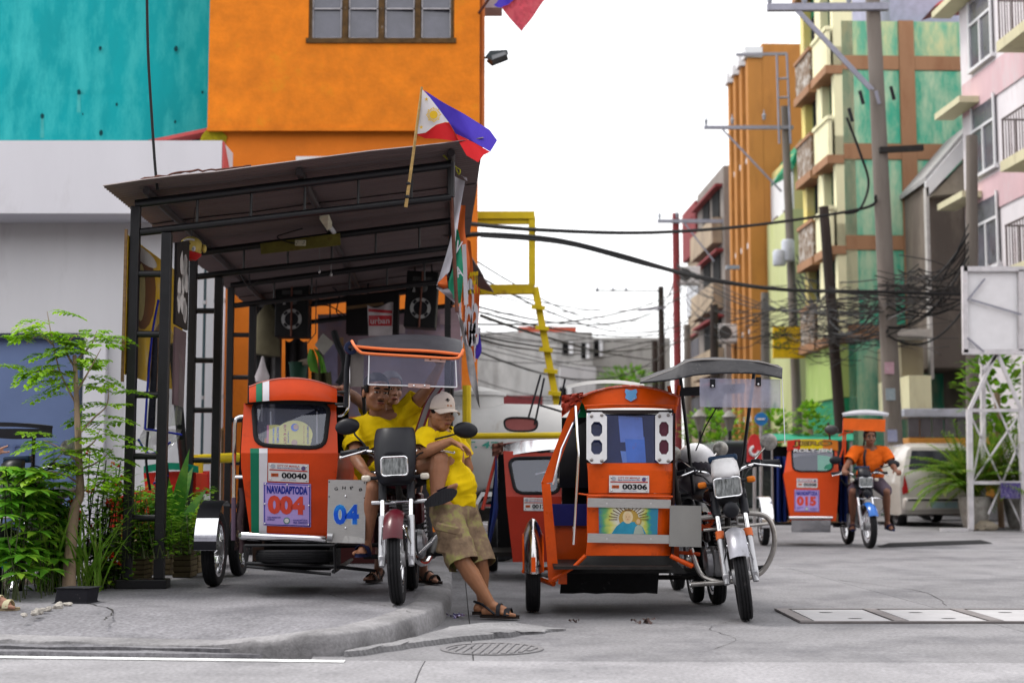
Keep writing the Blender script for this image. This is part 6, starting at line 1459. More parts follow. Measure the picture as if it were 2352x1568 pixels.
b=MB(); b.tube([ml(1540,1020),ml(1556,1130)],.013,8); b.tube([ml(1556,1130),ml(1560,1165)],.02,8); b.build('shock_strut',M_oily,T2)
M_hoodc=mat('grey_tarpaulin',(.034,.033,.037),.55,var=.25,scale=5,c2=(.22,.21,.2),c2amt=-.02,c2scale=9,bump=.3,bscale=30,bdist=.01)
yh=o2_.y+.10
def L3(pts,d): return spline([m2.inv@at(x,y,d) for (x,y) in pts],6)
Fr=L3([(1470,879),(1540,872),(1602,860),(1680,856),(1745,858),(1796,868)],yh); To=L3([(1472,876),(1545,848),(1590,828),(1668,826),(1745,831),(1797,846)],yh+.10); Bk=L3([(1475,868),(1545,842),(1585,824),(1668,823),(1742,828),(1780,838)],yh+1.0)
n_=len(Fr)-1
hc2=MB().grid( lambda u,v:To[int(u*n_+.5)].lerp(Bk[int(u*n_+.5)],v)+V((0,0,.012*math.sin(u*14)*math.sin(v*3.14))),n_,5,.006).build('canopy',M_hoodc,T2,smooth=50)
MB().grid( lambda u,v:Fr[int(u*n_+.5)].lerp(To[int(u*n_+.5)],v)+V((0,.01*math.sin(u*17),0)),n_,3,.004).build('valance',M_hoodc,hc2,smooth=50)
MB().tube(To,.006,6).build('seam',mat('pale_seam',(.3,.28,.27),.6),hc2); MB().tube(Fr,.007,6).build('seam',M_blackpl,hc2)
pf=Map(T2, lambda x,y:yh+.02)
fl2=MB().grid( lambda u,v:pf(1607+186*u,868+66*v+3*u,.012*math.sin(u*7)*v),10,6).build('clear_flap',M_plexif,T2,smooth=60)
for (x,y) in ((1637,880),(1742,876)):
 k_=plate(T2,pf,[(x-6,y-10),(x+6,y-10),(x+6,y+10),(x-6,y+10)],M_blackpl,'flap_clip',.006,-.012); MB().ell(pf(x,y+6,-.016),(.008,.005,.008),8,6).build('bolt',M_chrome,k_)
MB().prism([pf(1560,890,.35),pf(1712,880,.35),pf(1710,902,.35),pf(1562,910,.35)],(0,.01,0)).build('inner_valance',M_hoodc,T2,smooth=0)
for (a,c_) in (((1536,886),(1546,930)),((1560,885),(1546,965)),((1546,930),(1550,985))):MB().tube([ml(*a,.05),ml(*c_,.05)],.013,8).build('canopy_post',M_or2,T2)
MB().tube([pf(1796,866),pf(1800,940),pf(1803,1020)],.003,4).build('cord',M_edge,T2)
for (x,z) in ((.25,1),(-.3,1)):MB().tube([V((x,.95,1.72)),V((x*.6,1.15,.8))],.013,8).build('rear_post',M_black,T2)
MB().tube([m2.inv@at(1675,885,yh+.3),m2.inv@at(1620,980,yh+.4),m2.inv@at(1598,1035,yh+.4)],.005,5).build('wire',M_cable,T2)
o3=gp(1998,1259)
T3=thing('tricycle','orange tricycle number 015 with a painted name board, ridden up the street','tricycle',o3,group='orange passenger tricycles')
bike(T3,lean=R(1),steer=R(1),fender=M_bluepaint,tank=M_maroon,cowl='small',cowlm=M_blackpl,signal=M_clearlens,guard=True)
y3=o3.y+.5; S3=FP/y3
d3= lambda x,y:y3+(0 if y>1080 else (1080-y)/70*.12)
m3=Map(T3,d3); M_or3=mat('coral_orange_paint',(.70,.07,.008),.35,var=.1,scale=3,coat=.08)
sidecar_shell(T3,m3,[(1086,1801,1927),(1092,1800,1928),(1180,1814,1922),(1196,1816,1920)],None,M_or3,1.1)
window_panel(T3,m3,[(1810,1030),(1922,1030),(1927,1086),(1801,1086)],[(1818,1028),(1916,1028),(1912,1082),(1822,1082)],M_or3,M_pane_sc,.012)
h3= lambda u,v:m3.inv@at(1808+117*u,1009+4*(2*u-1)**4+22*v,y3+.06)
hb3=MB().grid(h3,12,4,.01).build('name_board',mat('board_red',(.6,.03,.015),.35),T3,smooth=60)
MB().grid( lambda u,v:h3(.26+.44*u,v)+V((0,-.004,0)),6,3).build('yellow_field',mat('board_yellow',(.72,.52,.01),.4),hb3); MB().grid( lambda u,v:h3(.70+.3*u,v)+V((0,-.003,0)),6,3).build('orange_field',mat('board_orange',(.66,.2,.02),.4),hb3)
mb3=Map(T3, lambda x,y:y3+.06)
lettering(T3,mb3,'JERO',1866,1019,14,92,M_ink,-.010,.05,hb3); lettering(T3,mb3,'JERO',1866,1019,11,86,M_gold,-.016,.01,hb3); lettering(T3,mb3,'ROLY-JEN',1866,1035,10,88,M_platew,-.010,.04,hb3,shear=.15)
MB().grid( lambda u,v:h3(u,0)+V((0,1.1*v,0)),12,3,.004).build('roof',M_or3,T3,smooth=60)
MB().grid( lambda u,v:m3.inv@at(1822+92*u,1040-6*(1-(2*u-1)**2)+10*v,y3+.3),6,2).build('window_visor',M_tw,T3)
city_plate(T3,m3,1830,1098,1878,1119,'00308',1); toda_plate(T3,m3,1825,1124,1882,1174,'015',1)
MB().tube([m3(1812,1188,-.03),m3(1912,1188,-.03)],.022,10).build('bumper',M_chrome,T3)
MB().grid( lambda u,v:m3(1818+90*u,1194+28*v,-.01+.08*v+.01*nz(u*6,v*6)),8,4,.003).build('chrome_apron',mat('dented_chrome',(.72,.72,.74),.14,1,bump=.5,bscale=12,bdist=.03),T3)
M_navy=mat('navy_curtain',(.012,.03,.16),.7,var=.3,scale=6)
for (xa,xb,s_) in ((1778,1806,-1),(1925,1945,1)):
 MB().grid( lambda u,v:m3.inv@at(xa+(xb-xa)*u+3*math.sin(u*14),1048+150*v,y3+.25+.15*math.sin(u*12)),12,6).build('curtain',M_navy,T3,smooth=70)
MB().bx(m3(1812,1200).x,m3(1920,1200).x,.6,1.6,.36,.4).build('floor',M_oily,T3,smooth=0); MB().bx(m3(1812,1200).x,m3(1920,1200).x,1.6,1.63,.4,1.4).build('rear_panel',M_dark,T3,smooth=0)
cw3=T3.matrix_basis.inverted()@gp(1755,1252); cw3.z=0
wheel(T3,'sidecar_wheel',cw3+V((0,0,.27)),.27,.10)
MB().grid( lambda a,u:cw3+V(((a-.5)*.16,-math.cos(R(-10+125*u))*.34,.32+math.sin(R(-10+125*u))*.36)),5,14,.003).build('side_mudguard',M_chrome,T3)
b=MB(); b.tube([cw3+V((0,0,.3)),V((0,cw3.y,.3))],.02,6); b.tube([m3(1930,1100,.1),m3.inv@at(1985,1160,y3)],.014,6); b.tube([m3(1925,1185,.2),m3.inv@at(1985,1170,y3+.2)],.014,6); b.build('link_bar',M_blackpl,T3)
k3=Map(T3, lambda x,y:o3.y+.3)
cn3=MB().grid( lambda u,v:k3(1936+104*u,956-8*(1-(2*u-1)**2)*(1 if v>.1 else .4)-3*v,v*1.1),10,5,.03).build('canopy',mat('grey_canopy',(.42,.42,.46),.4),T3,smooth=60)
MB().prism([k3(1937,960,.01),k3(2034,963,.01),k3(2033,991,.01),k3(1938,987,.01)],(0,.006,0)).build('sun_flap',mat('orange_flap',(.75,.12,.01),.5),T3,smooth=0)
for pts in ([(1938,965),(1936,1030),(1926,1060)],[(1942,990),(1940,1070)],[(1926,1000),(1960,990)]):MB().tube([k3(x,y,.2) for (x,y) in pts],.013,6).build('canopy_post',M_or3,T3)
MB().ell(k3(1910,987,.25),(.10,.06,.07),12,8).build('horn_lamp',mat('dark_grey',(.06,.06,.06),.4),T3)
for x in (.25,-.3):MB().tube([V((x,1.0,1.72)),V((x*.6,1.2,.8))],.013,8).build('rear_post',M_black,T3)
y4=13.0
o4=V((at(1330,1300,y4).x,y4-.2,0))
T4=thing('tricycle','dark red tricycle with chrome visor and navy curtain, half hidden behind orange sidecar','tricycle',o4,group='orange passenger tricycles')
bike(T4,tank=M_maroon,cowl='small',cowlm=M_maroon)
m4=Map(T4, lambda x,y:y4+(0 if y>1140 else (1140-y)/90*.12)); M_red4=mat('brick_red_paint',(.40,.035,.018),.35,var=.15,scale=3,c2=(.25,.06,.02),c2amt=.05)
sidecar_shell(T4,m4,[(1140,1163,1290),(1160,1164,1290),(1290,1178,1290)],None,M_red4,1.1)
window_panel(T4,m4,[(1156,1035),(1290,1040),(1290,1140),(1163,1140)],[(1168,1052),(1284,1050),(1284,1132),(1184,1132)],M_red4,M_pane_sc,.016)
MB().grid( lambda u,v:m4(1158+132*u,1008+10*(1-u)**2+(30-8*u)*v,-.03+.05*(1-u)**3),12,4,.004).build('chrome_visor',M_chrome,T4,smooth=60)
MB().grid( lambda u,v:m4(1152+138*u,1008+12*(1-u)**2,0)+V((0,1.1*v,0)),8,3,.004).build('roof',M_red4,T4,smooth=60)
MB().grid( lambda u,v:m4(1130+26*u,1014+6*(1-u)+28*v+2*nz(u*9,v*9),.06*nz(u*7,v*7)),6,5).build('crumpled_trim',M_rust,T4)
city_plate(T4,m4,1203,1142,1262,1172,'00123',1)
MB().grid( lambda u,v:m4(1140-26*v+(18-4*abs(v-.55)*8)*u+2*math.sin(u*9),1045+235*v,.1+.05*math.sin(u*8)),8,14).build('curtain',M_navy,T4,smooth=70)
MB().tube([m4(1142,1040,.08),m4(1108,1170,.08)],.016,8).build('side_rail',M_red4,T4)
MB().bx(m4(1128,1290).x,m4(1290,1290).x,.4,1.4,.22,.26).build('floor',M_oily,T4,smooth=0); MB().bx(m4(1140,1290).x,m4(1290,1290).x,1.4,1.43,.26,1.2).build('rear_panel',M_dark,T4,smooth=0)
cw4=T4.matrix_basis.inverted()@gp(1132,1312); cw4.z=0
wheel(T4,'sidecar_wheel',cw4+V((0,0,.27)),.27,.1); MB().tube([cw4+V((0,0,.27)),V((0,cw4.y,.27))],.025,8).build('axle',M_oily,T4)
pm=gp(1607,1383)
T5=thing('motorcycle','motorcycle with a white scooter helmet on it, parked behind the orange tricycle','motorcycle',pm+V((-.02,.0,0)))
bike(T5,lean=R(4),tank=mat('black_tank',(.02,.012,.014),.2,coat=.5),cowl='small',cowlm=M_blackpl,mirrors='round',guard=False)
hl_=thing('helmet','white and grey motorcycle helmet hanging behind the orange sidecar','helmet',at(1595,1060,pm.y+.02))
ch=at(1598,1062,pm.y-.02)
MB().ell(ch,(.155,.15,.15),24,16).build('shell',mat('white_shell',(.74,.73,.76),.25,coat=.5),hl_,world=True)
MB().grid( lambda u,v:ch+V((.158*math.cos(R(200+140*u))*math.cos(R(-18+36*v)),.153*math.sin(R(200+140*u))*math.cos(R(-18+36*v)),-.03+.155*math.sin(R(-18+36*v)))),14,5).build('visor',mat('smoke_visor',(.05,.045,.06),.15),hl_,world=True)
MB().ell(ch+V((0,.0,-.14)),(.14,.135,.09),20,10).build('chin_guard',mat('grey_shell',(.25,.23,.24),.35),hl_,world=True)
pl_=gp(70,1400,.0)
T6=thing('motorcycle','black motorcycle with a vinyl canopy half hidden by the plants at left','motorcycle',V((-3.62,10.35,0)))
bike(T6,lean=R(3),tank=M_blackpl,cowl='small',cowlm=M_blackpl,fender=M_blackpl,mirrors='round',slider=M_oily)
m6=Map(T6, lambda x,y:10.6)
MB().grid( lambda u,v:m6(-160+280*u,985-8*(1-(2*u-1)**2)+2*u,v*1.0)+V((0,0,.02*math.sin(u*9)*v*(1-v))),20,4,.03).build('canopy',M_pad,T6,smooth=60)
MB().grid( lambda u,v:m6(-160+280*u,984+22*v+2*math.sin(u*11)*v,-.02),20,2).build('canopy_skirt',M_pad,T6,smooth=60)
for x in (-20,78):MB().tube([m6(x,1000,.2),m6(x-5,1130,.3)],.014,6).build('canopy_post',M_black,T6)
plate(T6,Map(T6, lambda x,y:10.25),[(-20,1283),(23,1283),(23,1304),(-20,1304)],mat('teal_plate',(.05,.42,.45),.5),'plate')
def skinmat(n,c): return mat(n,c,.5,var=.14,scale=14,bump=.15,bscale=160,bdist=.001,sss=.06,spec=.4)
M_skA=skinmat('skin_brown',(.33,.145,.078)); M_skB=skinmat('skin_ruddy',(.38,.19,.125)); M_skC=skinmat('skin_tan',(.36,.16,.08)); M_skD=skinmat('skin_dark',(.20,.085,.05))
M_hair=mat('black_hair',(.008,.007,.007),.55,bump=.6,bscale=90); M_greyh=mat('grey_hair',(.3,.29,.29),.6,bump=.6,bscale=90)
M_yshirt=mat('yellow_cotton',(.76,.52,.0),.85,var=.1,scale=4,bump=.25,bscale=260)
M_eye=mat('eye_white',(.55,.53,.5),.2,bump=0); M_pup=mat('eye_dark',(.01,.006,.004),.15,bump=0); M_lip=mat('lips',(.27,.085,.06),.45)
def prim(b,p):
 if p[0]=='c':
  _,a,c_,r0,r1=p; a,c_=V(a),V(c_)
  b.tube([a,c_],[r0,r1],12); b.ell(a,(r0,)*3,12,8); b.ell(c_,(r1,)*3,12,8)
 else:b.ell(p[1],p[2],16,10,p[3] if len(p)>3 else None)
def flesh(name,prims,vox,m,parent,smooth=4,cuts=(),wr=0.0,wrs=7.0,solid=0.0):
 b=MB()
 for p in prims:prim(b,p)
 me=bpy.data.meshes.new('tmp'); me.from_pydata(b.v,[],b.f)
 ob=bpy.data.objects.new('tmp',me); col.objects.link(ob)
 r_=ob.modifiers.new('r','REMESH'); r_.mode='VOXEL'; r_.voxel_size=vox; r_.use_smooth_shade=True
 s_=ob.modifiers.new('s','SMOOTH'); s_.factor=.5; s_.iterations=smooth
 dg=bpy.context.evaluated_depsgraph_get(); m2_=bpy.data.meshes.new_from_object(ob.evaluated_get(dg)); bpy.data.objects.remove(ob)
 bm=bmesh.new(); bm.from_mesh(m2_)
 for (pt,nr,rad) in cuts:
  pt,nr=V(pt),V(nr).normalized()
  gl=[f for f in bm.faces if (f.calc_center_median()-pt).length<rad*1.6]
  ge=list({e for f in gl for e in f.edges}); gv=list({v for f in gl for v in f.verts})
  bmesh.ops.bisect_plane(bm,geom=gl+ge+gv,plane_co=pt,plane_no=nr)
  kill=[f for f in bm.faces if (f.calc_center_median()-pt).dot(nr)>0 and (f.calc_center_median()-pt).length<rad]
  bmesh.ops.delete(bm,geom=kill,context='FACES')
 bm.normal_update(); inv=root_of(parent).matrix_basis.inverted()
 for v in bm.verts:
  if wr:
   c_=v.co*wrs; k=.7-1.6*abs(noise.noise(V((c_.x*1.1+c_.z*.35,c_.y*1.1,c_.z*.38))))-.6*abs(noise.noise(V((c_.x*.8-c_.z*1.5,c_.y,c_.z*.9+7))))
   v.co+=v.normal*wr*k
 for v in bm.verts:v.co=inv@v.co
 bm.to_mesh(m2_); bm.free(); m2_.name=name; m2_.materials.clear(); m2_.materials.append(m)
 m2_.polygons.foreach_set('use_smooth',[True]*len(m2_.polygons))
 o=link(name,m2_,parent)
 if solid:q=o.modifiers.new('so','SOLIDIFY'); q.thickness=solid; q.offset=-1
 return o
def head_frame(c,f,up=(0,0,1)):
 f=V(f).normalized(); u=V(up); s=f.cross(u).normalized(); u=s.cross(f).normalized()
 return lambda x,y,z,k=1.0:V(c)+(s*x+f*y+u*z)*k,Matrix((s,f,u)).transposed()
def head_prims(c,f,k=1.0,up=(0,0,1),fat=1.0):
 H,rm=head_frame(c,f,up); P=[]
 def E(x,y,z,a,b_,d):P.append(('e',H(x*k,y*k,z*k),(a*k,b_*k,d*k),rm))
 E(0,-.012,.03,.076,.096,.088); E(0,.018,-.03,.064*fat,.07,.085); E(0,.05,-.083,.034*fat,.034,.028); E(0,.012,-.07,.056*fat,.06,.038)
 for s in (-1,1):
  E(s*.04,.056,-.028,.027*fat,.026,.026); E(s*.032,.078,.024,.026,.014,.010); E(s*.08,-.012,-.008,.009,.019,.032); E(s*.013,.097,-.032,.0115,.012,.009)
  E(s*.03,.073,.008,.014,.011,.008)
 E(0,.092,-.01,.010,.016,.030); E(0,.106,-.028,.0125,.013,.011); E(0,.086,-.06,.025,.013,.0075); E(0,.085,-.072,.021,.013,.008); E(0,.066,.05,.05,.03,.03)
 return P,H,rm
def face_bits(t,H,rm,k,hairm,skin,brow=True,moust=False,parent=None):
 inv=root_of(t).matrix_basis.inverted()
 def put(name,m,x,y,z,r,par=None):
  b=MB(); b.ell(H(x*k,y*k,z*k),tuple(q*k for q in r),10,8,rm); return b.build(name,m,par or t,world=True)
 for s in (-1,1):
  e=put('eye',M_eye,s*.031,.0785,.004,(.0150,.0085,.0075)); put('iris',M_pup,s*.030,.0835,.004,(.0075,.006,.0074),e); put('eyelid',skin,s*.031,.0795,.0105,(.017,.009,.005)); put('nostril',M_pup,s*.0075,.105,-.0365,(.004,.004,.003))
  if brow:put('eyebrow',hairm,s*.033,.0905,.027,(.023,.007,.0058))
 put('lips',M_lip,0,.0945,-.0655,(.025,.0085,.0095)); put('mouth_line',M_pup,0,.1015,-.0655,(.018,.003,.0016))
 if moust:put('moustache',hairm,0,.0965,-.0505,(.026,.0055,.0042))
def hair(t,H,rm,k,m,line=.03,slope=.5,back=-.05,gray=False):
 b=MB(); n0=22; n1=14; vs=[]; fs=[]
 q=MB(); q.ell((0,0,0),(.0815,.101,.094),24,16)
 ctr=V((0,-.014,.032))
 for f in q.f:
  c_=sum((V(q.v[i]) for i in f),V())/len(f)+ctr
  lim=line+slope*(c_.y+.0) if c_.y>-.02 else line-slope*.02+(back-line+slope*.02)*min(1,(-.02-c_.y)/.05)
  if abs(c_.x)>.06 and c_.y>-.03 and c_.y<.03:lim=-.01
  if c_.z>lim:fs.append(f)
 b.add([H(*((V(v)+ctr)*(1+.025*noise.noise(V(v)*60))*k)) for v in q.v],fs)
 o=b.build('hair',m,t,world=True,smooth=80); md=o.modifiers.new('so','SOLIDIFY'); md.thickness=.006; md.offset=1
def hand(P,w_,d,n,s,curl=(.3,.35,.4,.45),spread=.06,k=1.0,thumb=.6):
 w_,d,n,s=V(w_),V(d).normalized(),V(n).normalized(),V(s).normalized()
 for i,off in enumerate((.030,.010,-.011,-.031)):
  base=w_+d*.088*k+s*off*k; P.append(('c',w_+d*.012*k+s*off*.55*k,base,.014*k,.0115*k))
  L=(.070,.078,.072,.057)[i]*k; dr=(d+s*spread*(1.5-i)).normalized(); p=base; a=0
  for j,fr in enumerate((.44,.31,.25)):
   a+=curl[i]*(.8,1.0,.7)[j]; q=p+(dr*math.cos(a)+n*math.sin(a))*L*fr; P.append(('c',p,q,(.0098-.0008*j)*k,(.0090-.0008*j)*k)); p=q
 b0=w_+d*.018*k+s*.026*k; b1=b0+(d*.55+s*.65+n*.25)*.045*k; b2=b1+(d*.85+s*.25+n*thumb)*.030*k; b3=b2+(d*.9+n*thumb)*.022*k
 P.append(('c',b0,b1,.0145*k,.0115*k)); P.append(('c',b1,b2,.0108*k,.0098*k)); P.append(('c',b2,b3,.0098*k,.008*k))
def limb(P,pts,rs):
 for i in range(len(pts)-1):
  P.append(('c',pts[i],pts[i+1],rs[i],rs[i+1]))
def arm(P,sh_,el,wr,k=1.0):
 sh_,el,wr=V(sh_),V(el),V(wr); limb(P,[sh_,sh_.lerp(el,.45),el],[.052*k,.05*k,.040*k]); limb(P,[el,el.lerp(wr,.3),wr],[.040*k,.043*k,.027*k])
def leg(P,hip,kn,an,k=1.0):
 hip,kn,an=V(hip),V(kn),V(an); back=V((0,.012,0)); limb(P,[hip,hip.lerp(kn,.5),kn],[.088*k,.078*k,.056*k]); limb(P,[kn,kn.lerp(an,.3)+back,kn.lerp(an,.6)+back*.6,an],[.054*k,.058*k,.046*k,.033*k])
def foot(P,an,d,up=(0,0,1),k=1.0):
 an,d,u=V(an),V(d).normalized(),V(up).normalized(); s=d.cross(u).normalized()
 heel=an-u*.048-d*.035; P.append(('c',an,heel,.034*k,.031*k)); P.append(('c',an,an+d*.11-u*.045,.033*k,.028*k)); P.append(('c',heel,an+d*.12-u*.058,.028*k,.024*k))
 for i,o in enumerate((.034,.017,.001,-.014,-.028)):
  b0=an+d*(.125-.006*i)-u*.058+s*o; P.append(('c',an+d*.07-u*.05+s*o*.6,b0,.018,.013)); P.append(('c',b0,b0+d*(.05-.005*i)-u*.006,.013-.001*i+(.003 if i==0 else 0),.0105-.0008*i+(.003 if i==0 else 0)))
 return heel,s
def sandal(t,an,d,up,solem,strapm,strap=True,L=.275):
 an,d,u=V(an),V(d).normalized(),V(up).normalized(); s=d.cross(u).normalized(); c0=an-u*.088-d*.075
 out=[]
 for k in range(24):
  a=k*math.pi/12; x=.5+.5*math.cos(a); y=math.sin(a)*(.033+.016*x)*(1 if abs(math.cos(a))<.99 else .5); out.append(c0+d*x*L+s*y)
 so=MB().prism(out,u*.022).build('sandal',solem,t,world=True,smooth=60,bevel=.004)
 def band(xf,h0): return spline([c0+d*xf*L-s*.05+u*.02,c0+d*xf*L-s*.038+u*h0*.8,c0+d*xf*L+u*(h0+.01),c0+d*xf*L+s*.038+u*h0*.8,c0+d*xf*L+s*.05+u*.02],4)
 for (xf,h0,w_) in (((.72,.058,.02),(.5,.085,.014)) if strap else ((.62,.07,.04),)):
  L_=band(xf,h0); MB().grid( lambda a,v:L_[int(v*(len(L_)-1)+.5)]+d*(a-.5)*w_*2,2,len(L_)-1,.004).build('strap',strapm,so,world=True,smooth=60)
 if strap:
  MB().tube(spline([c0+d*.42*L-s*.045+u*.03,an-s*.046-u*.02+d*-.01,an-d*.058-u*.0,an+s*.046-u*.02-d*.01,c0+d*.42*L+s*.045+u*.03],5),.009,6).build('heel_strap',strapm,so,world=True)
 return so
pA=thing('person','man in yellow shirt on the 004 tricycle, arm raised to its canopy','person',(at(890,1110,10.1).x,10.1,ZW),group='men in yellow shirts')
S= lambda x,y,d:at(x,y,d)
shR,elR,wrR=S(816,988,10.08),S(816,1052,9.92),S(843,1088,9.72)
shL,elL,wrL=S(932,952,10.12),S(982,893,10.02),S(1012,838,9.92)
hipR,knR,anR=S(872,1098,10.15),S(858,1120,9.72),S(842,1246,9.86)
hipL,knL,anL=S(925,1092,10.12),S(1010,1058,9.72),S(1003,1140,9.66)
HP,H,rm=head_prims(S(864,902,10.05),(.46,-.88,-.06),1.12,(.08,0,1),1.08)
P=list(HP); P.append(('c',S(866,960,10.12),S(870,915,10.09),.062,.055)); P.append(('e',S(880,1005,10.12),(.165,.10,.17))); P.append(('e',S(888,1075,10.14),(.15,.11,.14)))
P+=[('c',S(866,965,10.12),shR,.06,.055),('c',S(870,962,10.12),shL,.06,.055)]
arm(P,shR,elR,wrR); arm(P,shL,elL,wrL); hand(P,wrR,(.75,-.3,-.12),(0,.25,-1),(.2,-1,0),(.35,.4,.4,.45)); hand(P,wrL,(.1,.1,1),(0,1,.1),(-1,0,0),(.7,.7,.7,.7))
leg(P,hipR,knR,anR,.95); leg(P,hipL,knL,anL,1.25); foot(P,anR,(-.2,-1,0)); fdL,fuL=V((.80,-.18,.34)).normalized(),V((-.35,.9,.05)); fuL=(fuL-fdL*fuL.dot(fdL)).normalized(); foot(P,anL+V((0,-.02,0)),fdL,fuL)
flesh('body',P,.0058,M_skA,pA)
face_bits(pA,H,rm,1.12,M_hair,M_skA,moust=True); hair(pA,H,rm,1.12,M_hair,.045,.35,-.04)
P=[('e',S(876,1000,10.12),(.20,.14,.165)),('e',S(880,1065,10.10),(.205,.16,.18)),('c',S(868,968,10.12),shR,.075,.07),('c',S(872,966,10.12),shL,.078,.072),('c',shR,shR.lerp(elR,.72),.074,.078),('c',shL,shL.lerp(elL,.62),.078,.082),('c',S(905,985,10.12),shL.lerp(elL,.35),.08,.07),('c',S(866,978,10.1),S(867,955,10.1),.07,.066)]
flesh('shirt',P,.008,M_yshirt,pA,4,[(shR.lerp(elR,.66),elR-shR,.16),(shL.lerp(elL,.56),elL-shL,.16),(S(867,951,10.09),(.1,-.45,1),.12),(S(886,1100,10.1),(0,0,-1),.4)],.030,9,.003)
M_shorts=mat('charcoal_shorts',(.03,.028,.034),.85,bump=.3,bscale=200)
P=[('e',S(896,1090,10.14),(.175,.14,.11))]; limb(P,[hipR,hipR.lerp(knR,.85)],[.105,.09]); limb(P,[hipL,hipL.lerp(knL,.7)],[.12,.11]); flesh('shorts',P,.009,M_shorts,pA,4,[(hipL.lerp(knL,.66),knL-hipL,.18),(hipR.lerp(knR,.8),knR-hipR,.16)],.01,8,.003)
M_navys=mat('navy_rubber',(.012,.016,.06),.7); M_sole=mat('grey_sole',(.03,.03,.035),.85,wave=('X',18,0,.7),bump=.5)
sandal(pA,anL+V((0,-.02,0)),fdL,fuL,M_sole,M_navys,False,.235); sandal(pA,anR,(-.2,-1,0),(0,0,1),M_navys,M_navys,False)
pB=thing('person','grey haired man in yellow standing behind the driver of tricycle 004','person',(at(930,1200,10.85).x,10.85,ZW),group='men in yellow shirts')
HP,H,rm=head_prims(S(897,893,10.72),(.45,-.88,-.1),1.05,(.05,0,1),1.02)
shR,elR,wrR=S(870,952,10.8),S(822,918,10.5),S(786,892,10.28); shL,elL,wrL=S(965,965,10.85),S(972,1045,10.8),S(955,1100,10.65)
P=list(HP)+[('c',S(905,950,10.8),S(899,905,10.76),.058,.052),('e',S(922,1000,10.85),(.16,.1,.17)),('e',S(930,1090,10.85),(.15,.11,.15)),('c',S(908,952,10.8),shR,.06,.052),('c',S(912,955,10.82),shL,.06,.052)]
arm(P,shR,elR,wrR); arm(P,shL,elL,wrL); hand(P,wrR,(-.75,-.35,.1),(0,-.5,-1),(-.3,-1,0),(.5,.55,.6,.6)); hand(P,wrL,(-.2,-.6,-.5),(0,0,-1),(1,0,0))
aR,aL=gp(868,1338,ZW),gp(972,1342,ZW); aR.z=aL.z=ZW+.10
leg(P,S(905,1110,10.85),S(885,1220,10.75),aR); leg(P,S(955,1110,10.85),S(965,1220,10.75),aL); foot(P,aR,(-.35,-1,0)); foot(P,aL,(.75,-.65,0))
flesh('body',P,.0065,M_skB,pB); face_bits(pB,H,rm,1.05,M_greyh,M_skB); hair(pB,H,rm,1.05,M_greyh,.06,.25,-.04)
P=[('e',S(922,1000,10.85),(.18,.125,.18)),('e',S(930,1080,10.85),(.175,.135,.17)),('c',S(908,958,10.8),shR,.075,.068),('c',S(912,960,10.82),shL,.075,.068),('c',shR,shR.lerp(elR,.6),.072,.076),('c',shL,shL.lerp(elL,.68),.072,.08)]
flesh('shirt',P,.009,M_yshirt,pB,4,[(shR.lerp(elR,.55),elR-shR,.16),(shL.lerp(elL,.62),elL-shL,.16),(S(905,946,10.8),(.1,-.4,1),.1)],.016,8,.003)
P=[('e',S(930,1105,10.85),(.17,.135,.12))]; limb(P,[S(905,1110,10.85),S(888,1235,10.76)],[.11,.1]); limb(P,[S(955,1110,10.85),S(965,1235,10.76)],[.11,.1]); flesh('shorts',P,.011,M_shorts,pB,4)
M_bsand=mat('dark_brown_sandal',(.02,.013,.011),.7)
sandal(pB,aR,(-.35,-1,0),(0,0,1),M_bsand,M_bsand); sandal(pB,aL,(.75,-.65,0),(0,0,1),M_bsand,M_bsand)
pC=thing('person','man in pale cap, yellow shirt and camouflage shorts leaning against the motorcycle','person',(at(1100,1400,9.7).x,9.7,0),group='men in yellow shirts')
HP,H,rm=head_prims(S(1012,948,9.84),(.60,-.79,-.10),1.06,(.06,0,1),1.14)
shR,elR,wrR=S(978,1008,9.76),S(962,1042,9.70),S(1034,1013,9.66); shL,elL,wrL=S(1046,1005,10.02),S(1075,1075,10.05),S(1050,1130,10.0)
hA,kA,aA=S(1022,1172,9.74),S(1062,1288,9.58),S(1127,1385,9.62); hB,kB,aB=S(1062,1172,9.90),S(1102,1290,9.78),S(1108,1388,9.86)
aA.z=.10; aB.z=.10
P=list(HP)+[('c',S(1003,992,9.88),S(1004,955,9.88),.066,.062),('e',S(1018,1055,9.86),(.15,.12,.18)),('e',S(1040,1140,9.84),(.15,.14,.14)),('c',S(1003,998,9.88),shR,.06,.055),('c',S(1010,998,9.9),shL,.06,.055)]
arm(P,shR,elR,wrR,1.05); arm(P,shL,elL,wrL); hand(P,wrR,(.84,-.30,-.34),(.1,.1,-1),(.1,-.9,.2),(.3,.36,.42,.5),.05,1.05); hand(P,wrL,(-.5,-.3,-.7),(-1,0,0),(0,-1,0))
leg(P,hA,kA,aA,1.05); leg(P,hB,kB,aB,1.05); foot(P,aA,(.96,-.28,0)); foot(P,aB,(.8,.3,0))
flesh('body',P,.0058,M_skC,pC); face_bits(pC,H,rm,1.06,M_hair,M_skC); hair(pC,H,rm,1.0,M_hair,.02,.1,-.055)
M_cap=mat('beige_cap',(.56,.47,.40),.85,var=.06,bump=.2,bscale=250)
b=MB(); q=MB(); q.lathe([(0,.1),(.03,.098),(.055,.087),(.075,.066),(.086,.036),(.09,.0),(.089,-.012)],n=24)
b.add([H(v[0]*1.07,v[1]*1.26-.014,v[2]*1.12+.034) for v in q.v],q.f); cp=b.build('cap',M_cap,pC,world=True,smooth=60); md=cp.modifiers.new('so','SOLIDIFY'); md.thickness=.004
